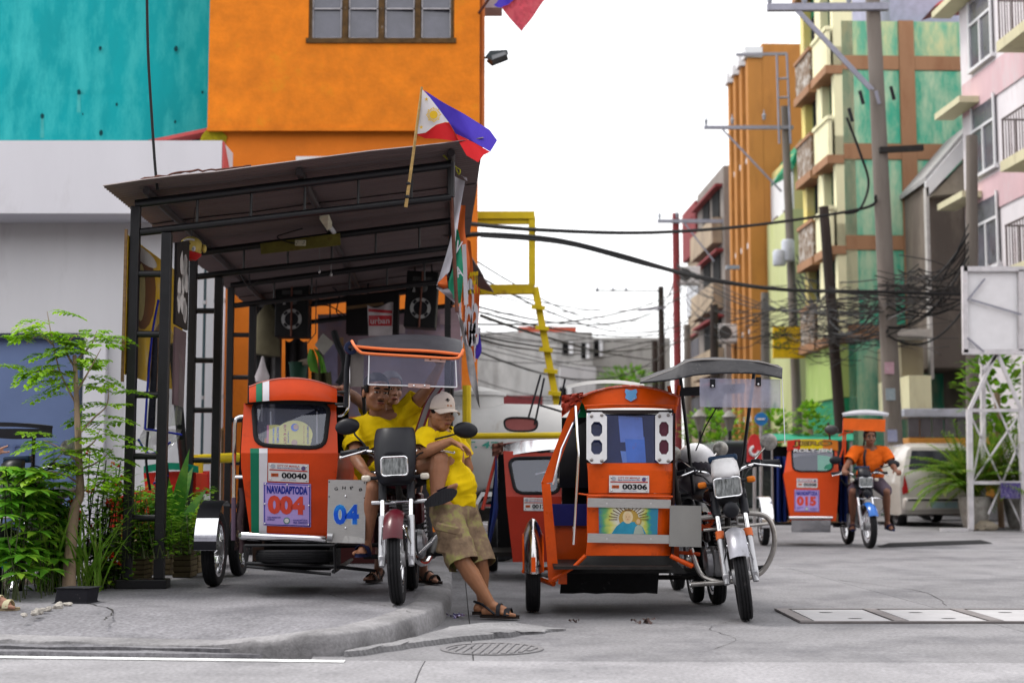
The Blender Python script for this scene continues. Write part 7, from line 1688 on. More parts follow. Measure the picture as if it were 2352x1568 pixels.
MB().grid( lambda u,v:H(.094*(2*u-1)*(1-.18*v*v),.092*math.sqrt(max(0,1-(.92*(2*u-1))**2))+.02+.078*v*(1-.35*(2*u-1)**2),.036-.018*v-.022*(2*u-1)**2),14,5,.004).build('brim',M_cap,cp,world=True,smooth=60)
MB().ell(H(0,-.014,.147),(.008,.008,.005),8,6).build('button',M_cap,cp,world=True)
b=MB()
for dz in (-.006,.004,.014):b.box(H(.012+dz*.6,.090,.092+dz*.5),(.020,.012,.0035),rm@Euler((0,.7,0)).to_matrix())
b.build('emblem',M_ink,cp,world=True,smooth=0)
P=[('e',S(1014,1045,9.86),(.17,.14,.17)),('e',S(1038,1110,9.83),(.165,.16,.17)),('e',S(1042,1150,9.84),(.155,.15,.11)),('c',S(1003,1004,9.88),shR,.076,.07),('c',S(1012,1004,9.9),shL,.076,.07),('c',shR,shR.lerp(elR,.8),.075,.078),('c',shL,shL.lerp(elL,.7),.072,.078),('c',S(1003,1004,9.88),S(1003,990,9.87),.075,.07)]
flesh('shirt',P,.008,M_yshirt,pC,4,[(shR.lerp(elR,.78),elR-shR,.15),(shL.lerp(elL,.65),elL-shL,.15),(S(1003,984,9.86),(.25,-.3,1),.12),(S(1042,1172,9.84),(.05,0,-1),.3)],.026,9,.003)
M_camog=mat('camouflage_cotton',(.25,.17,.11),.9,var=.55,scale=9,c2=(.25,.27,.07),c2amt=.3,c2scale=9,bump=.3,bscale=160)
P=[('e',S(1042,1178,9.83),(.16,.15,.11)),('c',hA,hA.lerp(kA,.5),.11,.105),('c',hA.lerp(kA,.5),hA.lerp(kA,1.12),.11,.108),('c',hB,hB.lerp(kB,.5),.11,.106),('c',hB.lerp(kB,.5),hB.lerp(kB,1.12),.106,.106)]
so=flesh('shorts',P,.009,M_camog,pC,4,[(hA.lerp(kA,1.06),kA-hA,.2),(hB.lerp(kB,1.06),kB-hB,.2),(S(1042,1158,9.83),(0,0,1),.2)],.014,9,.003)
pk_=hA.lerp(kA,.62)+V((-.04,-.088,0)); MB().box(pk_,(.15,.035,.17),Euler((.1,.22,0)).to_matrix()).build('cargo_pocket',M_camog,so,world=True,bevel=.014); MB().box(pk_+V((-.012,-.012,.09)),(.16,.035,.055),Euler((.1,.22,0)).to_matrix()).build('pocket_flap',M_camog,so,world=True,bevel=.01)
sandal(pC,aA,(.96,-.28,0),(0,0,1),M_bsand,M_blackpl); sandal(pC,aB,(.8,.3,0),(0,0,1),M_bsand,M_blackpl)
pD=thing('person','man in an orange shirt riding tricycle 015 up the street','person',(o3.x,19.7,0))
HP,H,rm=head_prims(S(1998,1004,19.62),(0,-1,-.05),1.0)
P=list(HP)+[('c',S(1998,1030,19.7),S(1998,1010,19.66),.058,.054),('e',S(1998,1055,19.75),(.18,.11,.19)),('e',S(1998,1095,19.9),(.16,.14,.14))]
for s in (-1,1):
 X= lambda dx:1998+s*dx
 a_,e_,w2_=S(X(33),1036,19.72),S(X(52),1068,19.62),S(X(60),1080,19.42); P.append(('c',S(1998,1033,19.7),a_,.06,.055)); arm(P,a_,e_,w2_); hand(P,w2_,(s*.1,-1,-.1),(0,0,-1),(-s,0,0),(.9,.9,.9,.9))
 leg(P,S(X(14),1105,19.9),S(X(38),1128,19.45),S(X(40),1200,19.75),1.0); foot(P,S(X(40),1200,19.75),(s*.2,-1,-.1))
flesh('body',P,.009,M_skD,pD,3); face_bits(pD,H,rm,1.0,M_hair,M_skD); hair(pD,H,rm,1.0,M_hair,.045,.3,-.04)
P=[('e',S(1998,1055,19.75),(.20,.135,.2)),('e',S(1998,1090,19.86),(.19,.16,.15))]; cu=[(S(1998,1029,19.68),(0,-.4,1),.1)]
for s in (-1,1):
 a_,e_=S(1998+s*33,1036,19.72),S(1998+s*52,1068,19.62); P+=[('c',S(1998,1037,19.72),a_,.08,.075),('c',a_,a_.lerp(e_,.75),.078,.08)]; cu.append((a_.lerp(e_,.68),e_-a_,.16))
flesh('shirt',P,.011,mat('orange_cotton',(.72,.12,.006),.85,var=.08),pD,3,cu,.016,8,.003)
P=[('e',S(1998,1102,19.9),(.185,.15,.10))]
for s in (-1,1):limb(P,[S(1998+s*14,1105,19.9),S(1998+s*36,1126,19.5)],[.11,.092])
flesh('shorts',P,.012,mat('mauve_shorts',(.10,.075,.10),.85),pD,3)
MB().tube(spline([S(1988,1032,19.62),S(1985,1055,19.6),S(1990,1090,19.68)]),.018,6).build('shoulder_strap',M_blackpl,pD,world=True)
for s in (-1,1):sandal(pD,S(1998+s*40,1200,19.75),(s*.2,-1,-.1),(0,0,1),M_navys,M_navys,False)
pE=thing('person','person at the left edge, only a two finger hand sign and a foot visible','person',(-3.75,9.15,ZW))
HP,H,rm=head_prims(V((-3.86,9.2,1.66)),(.8,-.6,0))
wr=S(-36,1044,9.15); el=V((-3.58,9.2,.98)); a_=V((-3.68,9.2,1.36))
P=list(HP)+[('c',V((-3.88,9.22,1.5)),V((-3.86,9.2,1.6)),.058,.054),('e',V((-3.88,9.22,1.25)),(.18,.12,.2)),('e',V((-3.88,9.22,1.0)),(.16,.13,.16)),('c',V((-3.88,9.22,1.42)),a_,.06,.055),('c',V((-3.88,9.22,1.42)),V((-4.08,9.2,1.36)),.06,.055)]
arm(P,a_,el,wr); arm(P,V((-4.08,9.2,1.36)),V((-4.14,9.2,1.08)),V((-4.1,9.1,.86))); hand(P,wr,(1,-.1,.0),(0,-1,-.2),(0,-.1,1),(.02,.05,1.35,1.4),.26,1.02,.8)
fE=S(-8,1412,9.02); fE.z=ZW+.08
leg(P,V((-3.8,9.22,.98)),V((-3.62,9.1,.58)),fE+V((-.05,.02,0))); leg(P,V((-3.96,9.22,.98)),V((-4.0,9.15,.58)),V((-4.0,9.2,ZW+.08))); foot(P,fE+V((-.05,.02,0)),(1,-.15,0)); foot(P,V((-4.0,9.2,ZW+.08)),(.3,-1,0))
flesh('body',P,.007,M_skB,pE)
P=[('e',V((-3.88,9.22,1.2)),(.2,.15,.27)),('c',V((-3.88,9.22,1.42)),a_,.075,.07),('c',V((-3.88,9.22,1.42)),V((-4.08,9.2,1.36)),.075,.07),('c',a_,a_.lerp(el,.6),.072,.075),('c',V((-4.08,9.2,1.36)),V((-4.12,9.2,1.18)),.072,.075),('e',V((-3.88,9.2,.95)),(.18,.15,.12))]
flesh('shirt',P,.012,mat('white_cotton',(.6,.6,.6),.85),pE,3,(),.012)
sandal(pE,fE+V((-.05,.02,0)),(1,-.15,0),(0,0,1),mat('tan_sandal',(.35,.27,.16),.7),mat('cream_strap',(.6,.55,.35),.7)); hair(pE,H,rm,1.0,M_hair)
def blade(b,p,d,L,w_,droop=.5,n=5,fold=.0,up=V((0,0,1))):
 p,d=V(p),V(d).normalized(); s=d.cross(up); s=s.normalized() if s.length>1e-3 else V((1,0,0)); vs=[]; q=p.copy(); fs=[]
 for i in range(n+1):
  t=i/n; wd=w_*math.sin(math.pi*min(1,.12+.88*t)**.8) if t<1 else 0
  vs+=[q-s*wd/2,q+s*wd/2+up*fold*wd]; dd=(d-up*droop*t*1.4).normalized(); q=q+dd*L/n
 for i in range(n):fs.append((2*i,2*i+1,2*i+3,2*i+2))
 b.add(vs,fs)
def frond(b,p,d,L,rows=5,ls=.046):
 """twice divided feathery leaf"""
 p,d=V(p),V(d).normalized(); up=V((0,0,1)); s=d.cross(up).normalized(); q=p.copy()
 for i in range(rows+1):
  t=i/rows; dd=(d-up*.55*t).normalized(); q=q+dd*L/rows
  for sg in (-1,1):
   pl_=L*.42*(1-.6*t)+.02; pd=(s*sg+dd*.55-up*.12).normalized(); m=3 if t<.6 else 2
   for k in range(1,m+1):
    c_=q+pd*pl_*k/m
    for s2 in (-1,1):blade(b,c_,(pd*.5+dd*s2*.8+up*random.uniform(-.25,.15)),ls*random.uniform(.8,1.25),ls*.62,.3,2)
   blade(b,q+pd*pl_,pd,ls,ls*.6,.3,2)
M_feather=leafmat('feathery_leaf',(.24,.48,.015),(.40,.62,.03),.5); M_broad=leafmat('broad_leaf',(.14,.40,.03),(.36,.58,.05),.5); M_grassl=leafmat('grass_blade',(.20,.42,.04),(.38,.52,.10),.45); M_shrub=leafmat('shrub_leaf',(.14,.33,.018),(.32,.50,.04),.5); M_red=mat('red_flower',(.62,.035,.01),.6)
M_bark=mat('pale_bark',(.40,.29,.20),.9,var=.3,scale=8,stretch=(1,1,.4),c2=(.15,.10,.07),c2amt=.15,c2scale=12,bump=.6,bscale=30,bdist=.01)
sb_=MB().grid( lambda u,v:V((-7+3.98*u+.25*v,9.65+2.6*v-(u*.0)+.55*u,ZW-.02+.09*math.sin(math.pi*min(1,v*1.2))*math.sin(math.pi*min(1,u+.12))+.025*nz(u*20,v*12))),40,20).build('planting_bed',M_soil); props(sb_,kind='structure')
TD=10.35
tr_=thing('sapling_tree','slender sapling with pale trunk and feathery leaves left of the shed','tree',gp(160,1358,ZW))
tp=[at(x,y,TD) for (x,y) in ((158,1366),(160,1300),(165,1230),(172,1165),(184,1135),(181,1060),(178,980),(175,900),(171,815))]
MB().tube(spline(tp,4),[.052-.038*(i/32)**.8 for i in range(33)],10).build('trunk',M_bark,tr_,world=True)
random.seed(11); stems=MB(); lf=MB()
def stem(pts,r,n,L,both=True):
 L_=spline([at(x,y,TD+dd) for (x,y,dd) in pts],6); stems.tube(L_,[r*(1-.75*i/(len(L_)-1)) for i in range(len(L_))],5)
 for k in range(n):
  i=int(len(L_)*(.25+.75*k/max(1,n-1)))-1; a=random.uniform(0,6.28); tl=.2+.5*k/n
  frond(lf,L_[max(0,i)],V((math.cos(a)*1.0,math.sin(a)*.6,tl*random.uniform(-.1,.7))),L*random.uniform(.75,1.15))
for (pts,n) in (([(176,930,0),(140,860,.02),(122,790,.02),(108,715,0)],12),([(176,900,0),(205,850,-.05),(232,800,-.05)],7),([(175,850,0),(150,800,.05),(175,770,.1),(200,780,.1)],6),([(174,870,0),(120,850,.1),(75,855,.1)],5),([(172,830,0),(210,790,.1),(222,760,.1)],5),([(178,1000,0),(215,960,.1),(245,930,.1),(250,880,.1)],8),([(180,1060,0),(140,1030,-.1),(100,1010,-.1)],6),([(181,1080,0),(225,1060,.05),(260,1030,.05)],6),([(181,1110,0),(150,1090,-.15),(110,1080,-.15)],6),([(184,1130,0),(230,1110,-.05),(255,1090,-.05)],6),([(120,790,.02),(90,770,.1),(60,790,.12)],4),([(180,1040,0),(215,1015,.1),(230,985,.1)],5)):
 stem(pts,.009,int(n*1.0),.22)
stems.build('branches',M_bark,tr_,world=True); lf.build('crown',M_feather,tr_,world=True,smooth=0)
def shrub(name,label,cat,base,heads,leaf,stemm=mat('green_stem',(.06,.075,.03),.8),flower=0):
 t=thing(name,label,cat,base); st_=MB(); lv=MB(); fl_=MB()
 for (x,y,d) in heads:
  e=at(x,y,d); b0=V(((V(base).x+e.x)/2+random.uniform(-.1,.1),(V(base).y+e.y)/2+random.uniform(-.08,.08),V(base).z-.02)); L_=spline([b0,b0.lerp(e,.55)+V((random.uniform(-.05,.05),0,.06)),e],5); st_.tube(L_,.0045,4); leaf(lv,e,L_)
  if flower and random.random()<flower:
   for k in range(9):fl_.ell(e+V((random.uniform(-.03,.03),-.02+random.uniform(-.03,.02),random.uniform(0,.04))),(.009,.009,.009),5,4)
 st_.build('stem',stemm,t,world=True); lv.build('foliage',M_broad if leaf is palmate else M_shrub,t,world=True,smooth=0)
 if flower:fl_.build('flowers',M_red,t,world=True)['kind']='stuff'
def palmate(lv,e,L_):
 for q in [e]+[L_[int(len(L_)*f)]+V((random.uniform(-.1,.1),random.uniform(-.1,.1),.03)) for f in (.35,.55,.7,.85)]:
  ax=random.uniform(-.4,.4)
  for k in range(7):a=k*.9+ax; blade(lv,q,V((math.cos(a),math.sin(a),.12)),random.uniform(.15,.21),.062,.55,5,.2)
def small(lv,e,L_):
 for k in range(60):
  q=L_[random.randrange(len(L_)//4,len(L_))]+V((random.uniform(-.09,.09),random.uniform(-.09,.09),random.uniform(-.08,.06))); a=random.uniform(0,6.28); blade(lv,q,V((math.cos(a),math.sin(a),random.uniform(-.2,.6))),random.uniform(.05,.095),.034,.4,3)
random.seed(21)
rh= lambda n,x0,x1,y0,y1,d0,d1:[(random.uniform(x0,x1),random.uniform(y0,y1),random.uniform(d0,d1)) for _ in range(n)]
shrub('cassava_plant','leafy shrub with fingered dark leaves at the left edge','plant',gp(45,1392,ZW),rh(14,-20,115,1075,1290,9.9,10.5),palmate)
shrub('cassava_plant','taller fingered leaf shrub just left of the sapling trunk','plant',gp(110,1378,ZW),rh(8,60,150,1080,1180,10.5,10.9),palmate)
shrub('flowering_shrub','small leaved shrub with red flower heads right of the sapling','plant',gp(225,1352,ZW),rh(30,200,290,1040,1300,10.6,11.1),small,flower=.5)
shrub('flowering_shrub','small leaved shrub with red flowers behind the grass clump','plant',gp(120,1365,ZW),rh(16,70,165,1150,1310,10.6,11.0),small,flower=.6)
shrub('low_shrub','bushy green shrub growing in planters behind the left ladder','plant',gp(345,1290,ZW+.25),rh(26,300,385,1110,1225,11.2,11.8),small)
shrub('low_shrub','bushy green shrub beside the second ladder post','plant',gp(420,1280,ZW+.25),rh(18,385,480,1130,1240,12.0,12.8),small)
gc=thing('grass_clump','clump of long arching grass around the sapling trunk','grass',gp(150,1362,ZW)); random.seed(31)
for (cx,n) in ((112,30),(140,16),(205,34)):
 b=MB(); c0=gp(cx,1357,ZW)
 for k in range(n):
  a=random.uniform(0,6.28); blade(b,c0+V((random.uniform(-.09,.09),random.uniform(-.07,.07),0)),V((math.cos(a)*random.uniform(.12,.5),math.sin(a)*.35-.1,1)),random.uniform(.45,.95),.017,random.uniform(.3,1.0),8)
 b.build('blades',M_grassl,gc,world=True)
bl=thing('canna_plant','upright plant with large pointed leaves behind the left ladder','plant',gp(400,1285,ZW+.2)); random.seed(41); M_canna=leafmat('canna_leaf',(.05,.19,.015),(.13,.28,.02))
for (x,y,x2,y2_) in ((400,1240,420,1050),(395,1240,375,1080),(410,1230,455,1130),(405,1220,415,1130),(390,1230,345,1150),(400,1200,432,1075)):
 p,q=at(x,y,11.9),at(x2,y2_,11.8+random.uniform(-.2,.3)); b=MB(); blade(b,p,q-p,(q-p).length*1.1,.13,.35,8,.25,V((0,-.75,.6)).normalized()); b.build('leaf',M_canna,bl,world=True)
M_tub=mat('brown_tub',(.17,.13,.075),.85,var=.35,scale=7,c2=(.30,.25,.14),c2amt=.1,c2scale=5)
for k,(x0,x1,y0,y1,lab) in enumerate(((268,332,1240,1332,'banded brown planter box left of the front ladder base'),(322,392,1218,1322,'tall banded brown planter box behind the front ladder'),(395,438,1218,1328,'dark banded planter box right of the front ladder'),(432,456,1205,1318,'narrow dark planter box near the sidecar mudguard'))):
 gpt=gp((x0+x1)/2,y1,ZW); d=gpt.y+.1; t=thing('planter_box',lab,'planter',(gpt.x,d,ZW),group='planters beside the shed'); xa,xb=at(x0,y1,d).x,at(x1,y1,d).x; zt_=at(x0,y0,d).z; n=8
 MB().bx(xa+.008,xb-.008,d+.008,d+.25,ZW,zt_-.02).build('core',M_soil,t,smooth=0,world=True)
 for i in range(n):z0=ZW+.002+(zt_-ZW)*i/n; MB().bx(xa+random.uniform(0,.006),xb-random.uniform(0,.006),d,d+.26,z0,z0+(zt_-ZW)/n-.008).build('band',M_tub,t,smooth=0,world=True,bevel=.006)
c=gp(232,1350,ZW); props(rock('boulder',(c.x,c.y+.1,ZW+.075),(.125,.11,.12),M_rock,5),'mossy boulder beside the front ladder base','rock')
t=thing('painted_block','black painted stone block at the foot of the sapling','block',gp(165,1388,ZW)); c=gp(165,1385,ZW)
MB().prism([c+V((x,y,0)) for (x,y) in ((-.12,0),(.10,-.02),(.13,.14),(-.08,.16))],(.01,.01,.10)).build('block',mat('black_limewash',(.015,.015,.02),.8,c2=(.35,.33,.3),c2amt=-.05,c2scale=14),t,smooth=0,world=True,bevel=.012)
random.seed(51)
for k in range(8):
 c=gp(55+k*12,1418-k*3.5,ZW); props(rock('broken_stone',(c.x+random.uniform(-.03,.03),c.y+random.uniform(0,.1),ZW+.012),(random.uniform(.015,.035),random.uniform(.015,.03),random.uniform(.01,.022)),M_rubble,k*3.1),'pale broken rubble along the edge of the planting bed','rubble','rubble edging the bed')
rc_=thing('parked_cart','red vehicle body half hidden behind the flowering shrubs','cart',V((at(300,1200,13).x,13,ZW)))
MB().prism([at(255,1150,13),at(345,1125,13),at(345,1235,13),at(258,1240,13)],(0,.8,0)).build('body',mat('scarlet_paint',(.55,.03,.02),.35),rc_,smooth=0,world=True,bevel=.02); MB().prism([at(335,1090,13.2),at(445,1085,13.2),at(445,1130,13.2),at(340,1140,13.2)],(0,.6,0)).build('rear_body',mat('scarlet_paint'),rc_,smooth=0,world=True,bevel=.02)
MB().grid( lambda u,v:at(330+125*u,1062+16*v+8*(2*u-1)**2,13.1),8,2,.02).build('roof',mat('green_roof',(.01,.25,.15),.4),rc_,world=True)
for x in (265,330):MB().tube([at(x,1245,13)+V((-.05,.1,0)),at(x,1245,13)+V((.05,.1,0))],.16,14).build('wheel',M_rubber,rc_,world=True)
yb_=thing('yellow_bollard','short yellow post beside the second ladder','post',gp(455,1235,ZW)); MB().tube([at(450,1210,13.8),at(453,1050,13.8)],.06,12).build('post',M_yellow,yb_,world=True); MB().tube([at(450,1055,13.8),at(545,1050,14.5)],.05,10).build('arm',M_yellow,yb_,world=True)
def rods(name,m,parent,d,segs,r=.03,n=8):
 for pts in segs:MB().tube([at(p[0],p[1],p[2] if len(p)>2 else d) for p in pts],r,n).build(name,m,parent,world=True)
def bars(name,m,parent,d,segs,w_=.08):
 for pts in segs:MB().beam(at(*pts[0],d),at(*pts[1],d),w_).build(name,m,parent,world=True,smooth=0)
yf_=thing('yellow_gantry','tall bent yellow steel frame with step plates beyond the shed','frame',at(1280,950,21))
bars('beam',M_yellow,yf_,21,[((1090,495),(1228,495))],.11); bars('upright',M_yellow,yf_,21.01,[((1222,499),(1222,655)),((1229,660),(1284,955))],.10); bars('thin_beam',M_yellow,yf_,21.02,[((1090,510),(1218,510))],.065)
MB().beam(at(1100,666,21),at(1228,664,21),0.14).build('rusty_beam',mat('rusty_yellow',(.5,.36,.01),.7,c2=(.14,.05,.02),c2amt=.25,c2scale=5),yf_,world=True,smooth=0)
for (x,y) in ((1234,706),(1243,753),(1252,803),(1263,852),(1273,903)):MB().box(at(x+2,y,20.97),(.2,.25,.06),Euler((.1,.1,0)).to_matrix()).build('step',M_yellow,yf_,world=True,smooth=0)
MB().beam(at(1284,960,21),at(1310,1235,21),.11).build('beam',M_yellow,yf_,world=True,smooth=0)
yr=thing('yellow_rail','yellow pipe railing in front of the white tank','railing',gp(1072,1260)); rods('post',M_yellow,yr,14.6,[[(1072,1300),(1072,885)]],.045); rods('rail',M_yellow,yr,14.6,[[(1075,1001),(1330,999)]],.032)
tk=thing('tank_trailer','white tank trailer with a painted phone number behind the leaning man','trailer',(at(1180,1200,16).x,16.6,0)); c0=at(1046,1040,16.6); c1=at(1530,1050,16.6); ax=c1-c0
M_tank=mat('dirty_white_tank',(.54,.53,.52),.55,var=.15,scale=2,c2=(.30,.24,.18),c2amt=.05,c2scale=2.5,stretch=(1,1,.5)); L_=ax.length
MB().lathe([(0,-.12),(.4,-.09),(.56,0),(.585,.04),(.585,L_-.04),(.56,L_),(0,L_+.1)],c0,ax,40).build('tank',M_tank,tk,world=True)
p=at(1098,925,16.6); h_=MB().lathe([(.30,-.25),(.30,.07),(.33,.08),(.33,.12),(.05,.19),(0,.19)],(p.x,p.y,p.z),(0,0,1),24).build('manhole',M_tank,tk,world=True)
b=MB(); b.text('T. 471',at(1110,1021,15.995),(1,0,-.02),(0,-.1,1),.075,.42,.03,shear=.2); b.build('lettering',mat('green_paint',(.05,.3,.24),.6),tk,world=True,smooth=0)
MB().bx(c0.x,c1.x,16.2,17,.45,.6).build('chassis',M_oily,tk,world=True,smooth=0)
for x in (c0.x+.5,c0.x+1.4):wheel(tk,'wheel',tk.matrix_basis.inverted()@V((x,16.25,.42)),.42,.24,None,(0,1,0),2,False)
MB().prism([at(1085,1165,15.9),at(1105,1130,15.9),at(1135,1130,15.9),at(1135,1140,15.9),at(1108,1140,15.9),at(1090,1172,15.9)],(0,.3,0)).build('wheel_arch',M_white,tk,world=True,smooth=0)
mr_=thing('truck_mirror','reddish oval mirror on black rods above the dark red tricycle','mirror',at(1195,975,14.8))
b=MB(); b.prism([at(x,y,14.8) for (x,y) in rquad([(1156,958),(1236,960),(1232,990),(1162,990)],.4,5)],(0,.05,0)); b.build('glass',mat('pink_glass',(.36,.12,.12),.3),mr_,world=True,smooth=0)
MB().tube([at(x,y,14.8) for (x,y) in rquad([(1156,958),(1236,960),(1232,990),(1162,990)],.4,5)],.012,6,closed=True).build('rim',M_blackpl,mr_,world=True)
rods('rod',M_blackpl,mr_,14.8,[[(1213,962),(1242,860)],[(1228,975),(1250,868)],[(1285,930),(1298,870)],[(1240,930),(1290,945)]],.012,6)
M_cpole=mat('grey_concrete_pole',(.20,.175,.155),.9,var=.25,scale=3,stretch=(1,1,.2)); M_wpole=mat('dark_timber_pole',(.045,.034,.03),.9,var=.4,scale=4,stretch=(1,1,.2)); M_galv=mat('galvanised_arm',(.30,.30,.36),.5,.5)
def pole(name,label,d,bot,top,r0,r1,m,arms=(),braces=(),ins=()):
 t=thing(name,label,'pole',gp(bot[0],0,0) if False else V((at(bot[0],bot[1],d).x,d,0))); p,q=at(*bot,d),at(*top,d); k=(p-q); p=p+k*((p.z+.05)/max(.1,-k.z)) if k.z else p
 MB().tube([p,q],[r0,r1],14).build('shaft',m,t,world=True)
 for (x0,y0,x1,y1,w_) in arms:MB().beam(at(x0,y0,d-r0),at(x1,y1,d-r0),w_).build('crossarm',M_galv,t,world=True,smooth=0)
 for (x0,y0,x1,y1) in braces:MB().beam(at(x0,y0,d-r0-.02),at(x1,y1,d-r0-.02),.05).build('brace',M_galv,t,world=True,smooth=0)
 for (x,y) in ins:s=d/24; MB().lathe([(.02,-.1),(.05,-.06),(.05,-.03),(.03,-.02),(.06,.02),(.06,.05),(.025,.08),(.012,.2),(0,.2)],at(x,y,d-r0),(0,0,1),10).build('insulator',mat('grey_porcelain',(.34,.36,.42),.3),t,world=True)
 return t
A_=pole('power_pole','stout grey concrete power pole with long crossarm before the green block',30,(2052,1000),(2003,-30),.2,.15,M_cpole,((1762,18,2040,16,.15),),((1835,24,2006,206),(1828,24,1998,206)),((1768,6),(1848,6),(1950,5)))
for (x,y) in ((1950,265),(2012,225),(1975,225),(2046,215)):MB().tube([at(x,y-16,29.7),at(x+8,y+14,29.7)],.04,8).build('fuse',M_blackpl if x!=2012 else M_galv,A_,world=True)
MB().beam(at(2020,345,29.8),at(2120,340,29.8),.12).build('side_arm',M_oily,A_,world=True,smooth=0)
for (y,c_) in ((845,(.5,.3,.36)),(905,(.3,.36,.4)),(1000,(.28,.3,.45))):p=at(2050-(1000-y)*.046,y,29.80); MB().box(p,(.2,.01,.25)).build('poster',mat('poster%d'%y,c_,.7,c2=(.5,.5,.5),c2amt=.2,c2scale=25),A_,world=True,smooth=0)
Bp=pole('power_pole','thinner grey power pole with crossarm before the tan building',41,(1832,980),(1802,245),.15,.11,M_cpole,((1617,293,1822,293,.10),(1690,126,1808,124,.08)),((1660,298,1795,440),),((1622,280),(1682,278),(1755,268)))
rods('lattice',M_galv,Bp,40.8,[[(1784,125),(1790,330)],[(1807,124),(1816,330)],[(1788,182),(1810,180)],[(1789,225),(1812,224)]],.035,5)
for (x,y,h) in ((1810,575,.62),(1790,592,.45)):p=at(x,y,40.6); MB().lathe([(0,-h/2),(.17,-h/2),(.19,-h/2+.04),(.19,h/2-.05),(.15,h/2),(0,h/2)],p,(0,0,1),18).build('transformer',mat('pale_can',(.52,.54,.6),.45),Bp,world=True)
Cp=pole('power_pole','dark wooden power pole tangled in wires beside the lime wall',35,(1928,950),(1892,475),.15,.12,M_wpole)
Ep=pole('power_pole','rusty red steel pole with crossarm far down the street',48,(1558,1000),(1552,490),.14,.12,M_dred,((1510,508,1662,508,.12),),((1570,510,1640,600),),((1515,496),(1555,494)))
Fp=pole('power_pole','dark power pole carrying insulators at the street end',58,(1522,1000),(1518,658),.15,.12,M_wpole,((1465,712,1530,706,.1),),(),((1372,665),(1408,665),(1438,665)))
MB().tube([at(1366,667,57.8),at(1520,668,57.8)],.03,5).build('line',M_cable,Fp,world=True)
for k,(x,y0,d,lab) in enumerate(((1640,700,44,'short dark pole before the beige building'),(1757,672,43,'slim grey pole left of the yellow shop sign'),(1578,745,50,'grey pole just right of the rusty steel pole'),(1504,782,56,'short dark pole left of the end pole'),(2232,312,30,'square dark post between the concrete and pink houses'))):
 pole('utility_pole',lab,d,(x+2,1000),(x,y0),.16 if d>30 else .14,.12,M_wpole if k in (0,3) else M_cpole)
MB().beam(at(1698,614,40),at(1668,614,40),.18,.1).build('street_lamp',mat('grey_lamp',(.30,.33,.38),.4)); props(bpy.data.objects['street_lamp'],'grey street lamp head sticking out before the tan pillars','street lamp')
def cable(label,pts,r,group=None,name='power_cable'):
 L_=spline([at(*p) for p in pts],8); o=MB().tube(L_,r,6).build(name,M_cable); return props(o,label,'cable',group)
cable('thick black cable crossing from the shed roof to the concrete pole',[(1060,512,19),(1240,528,21),(1500,534,23),(1750,515,27),(1985,478,29.8),(2012,450,29.7)],.032)
cable('heavy bundled cable sagging across the street below the thick one',[(1060,545,19),(1105,538,19),(1270,550,20),(1420,585,20.5),(1600,635,22),(1800,665,25),(2020,670,28),(2260,678,29.5)],.034)
cable('thin bundled cable lashed to the heavy one',[(1105,542,18.9),(1300,560,19.9),(1500,612,20.4),(1700,655,23.4),(2000,676,27.6),(2230,690,29.4)],.02)
cable('black drop cable looping down the concrete pole',[(1945,270,29.6),(1975,350,29.6),(1995,420,29.6),(1975,480,29.6),(1940,490,29.7)],.028)
cable('thin cable running down from the shed to the far end',[(1105,725,19),(1240,770,26),(1400,812,40),(1520,830,58)],.022)
cable('lower thin cable from the shed towards the street end',[(1100,778,20),(1200,800,30),(1350,812,46),(1500,782,56)],.02)
cable('black wire hanging from above onto the shed roof corner',[(337,-30,10.6),(340,120,10.6),(348,260,10.6),(356,380,10.6),(362,436,10.6)],.011)
random.seed(61)
P1=[(2040,655,24),(2035,560,24)]; hubs=[(1905,715,34.8),(1905,790,34.8),(1830,700,40.7),(1830,640,40.7),(1757,720,42.8),(1640,720,43.8),(1555,640,47.8),(1520,740,57.8),(2110,660,30.5),(2225,640,29.8),(2225,560,29.8),(2040,700,29.7)]
hn=['dark wooden pole']*2+['thinner grey pole']*2+['slim grey pole','short dark pole','rusty red pole','far end pole','knot of tangled wires','square dark post','square post top','stout concrete pole']
def wob(p): return (p[0],p[1]+random.uniform(-55,75),p[2])
pairs=[(0,8),(1,8),(0,11),(1,11),(2,0),(3,0),(4,2),(5,4),(6,5),(7,6),(2,11),(3,8),(5,2),(6,2),(9,8),(10,8),(9,11),(4,0),(7,5),(10,11)]
for k in range(90):
 a,b_=pairs[k%len(pairs)]; p,q=wob(hubs[a]),wob(hubs[b_]); pa,pb=at(*p),at(*q)
 o=MB().tube(sag(pa,pb,random.uniform(.05,.5),10),random.choice((.010,.013,.016,.022)),5).build('street_wire',M_cable); props(o,'thin overhead wire between the %s and the %s'%(hn[a],hn[b_]),'wire','overhead wires on the right')
for k in range(12):
 y=905-random.uniform(0,150); o=MB().tube(sag(at(1084,y-30+random.uniform(-40,40),38),at(1500,y-40+random.uniform(-60,60),55),random.uniform(.1,.8),10),.013,5).build('far_wire',M_cable); props(o,'thin wire sagging before the pale concrete building','wire','wires before the concrete building')
for k in range(9):
 y=600+k*24+random.uniform(-10,10); o=MB().tube(sag(at(1084,y,20.5),at(1560+20*(k%4),690+random.uniform(-60,110),46),random.uniform(.2,.9),14),random.choice((.008,.011,.014)),5).build('crossing_wire',M_cable); props(o,'thin wire crossing the street from the shed to the right poles','wire','wires crossing the street')
tg_=MB()
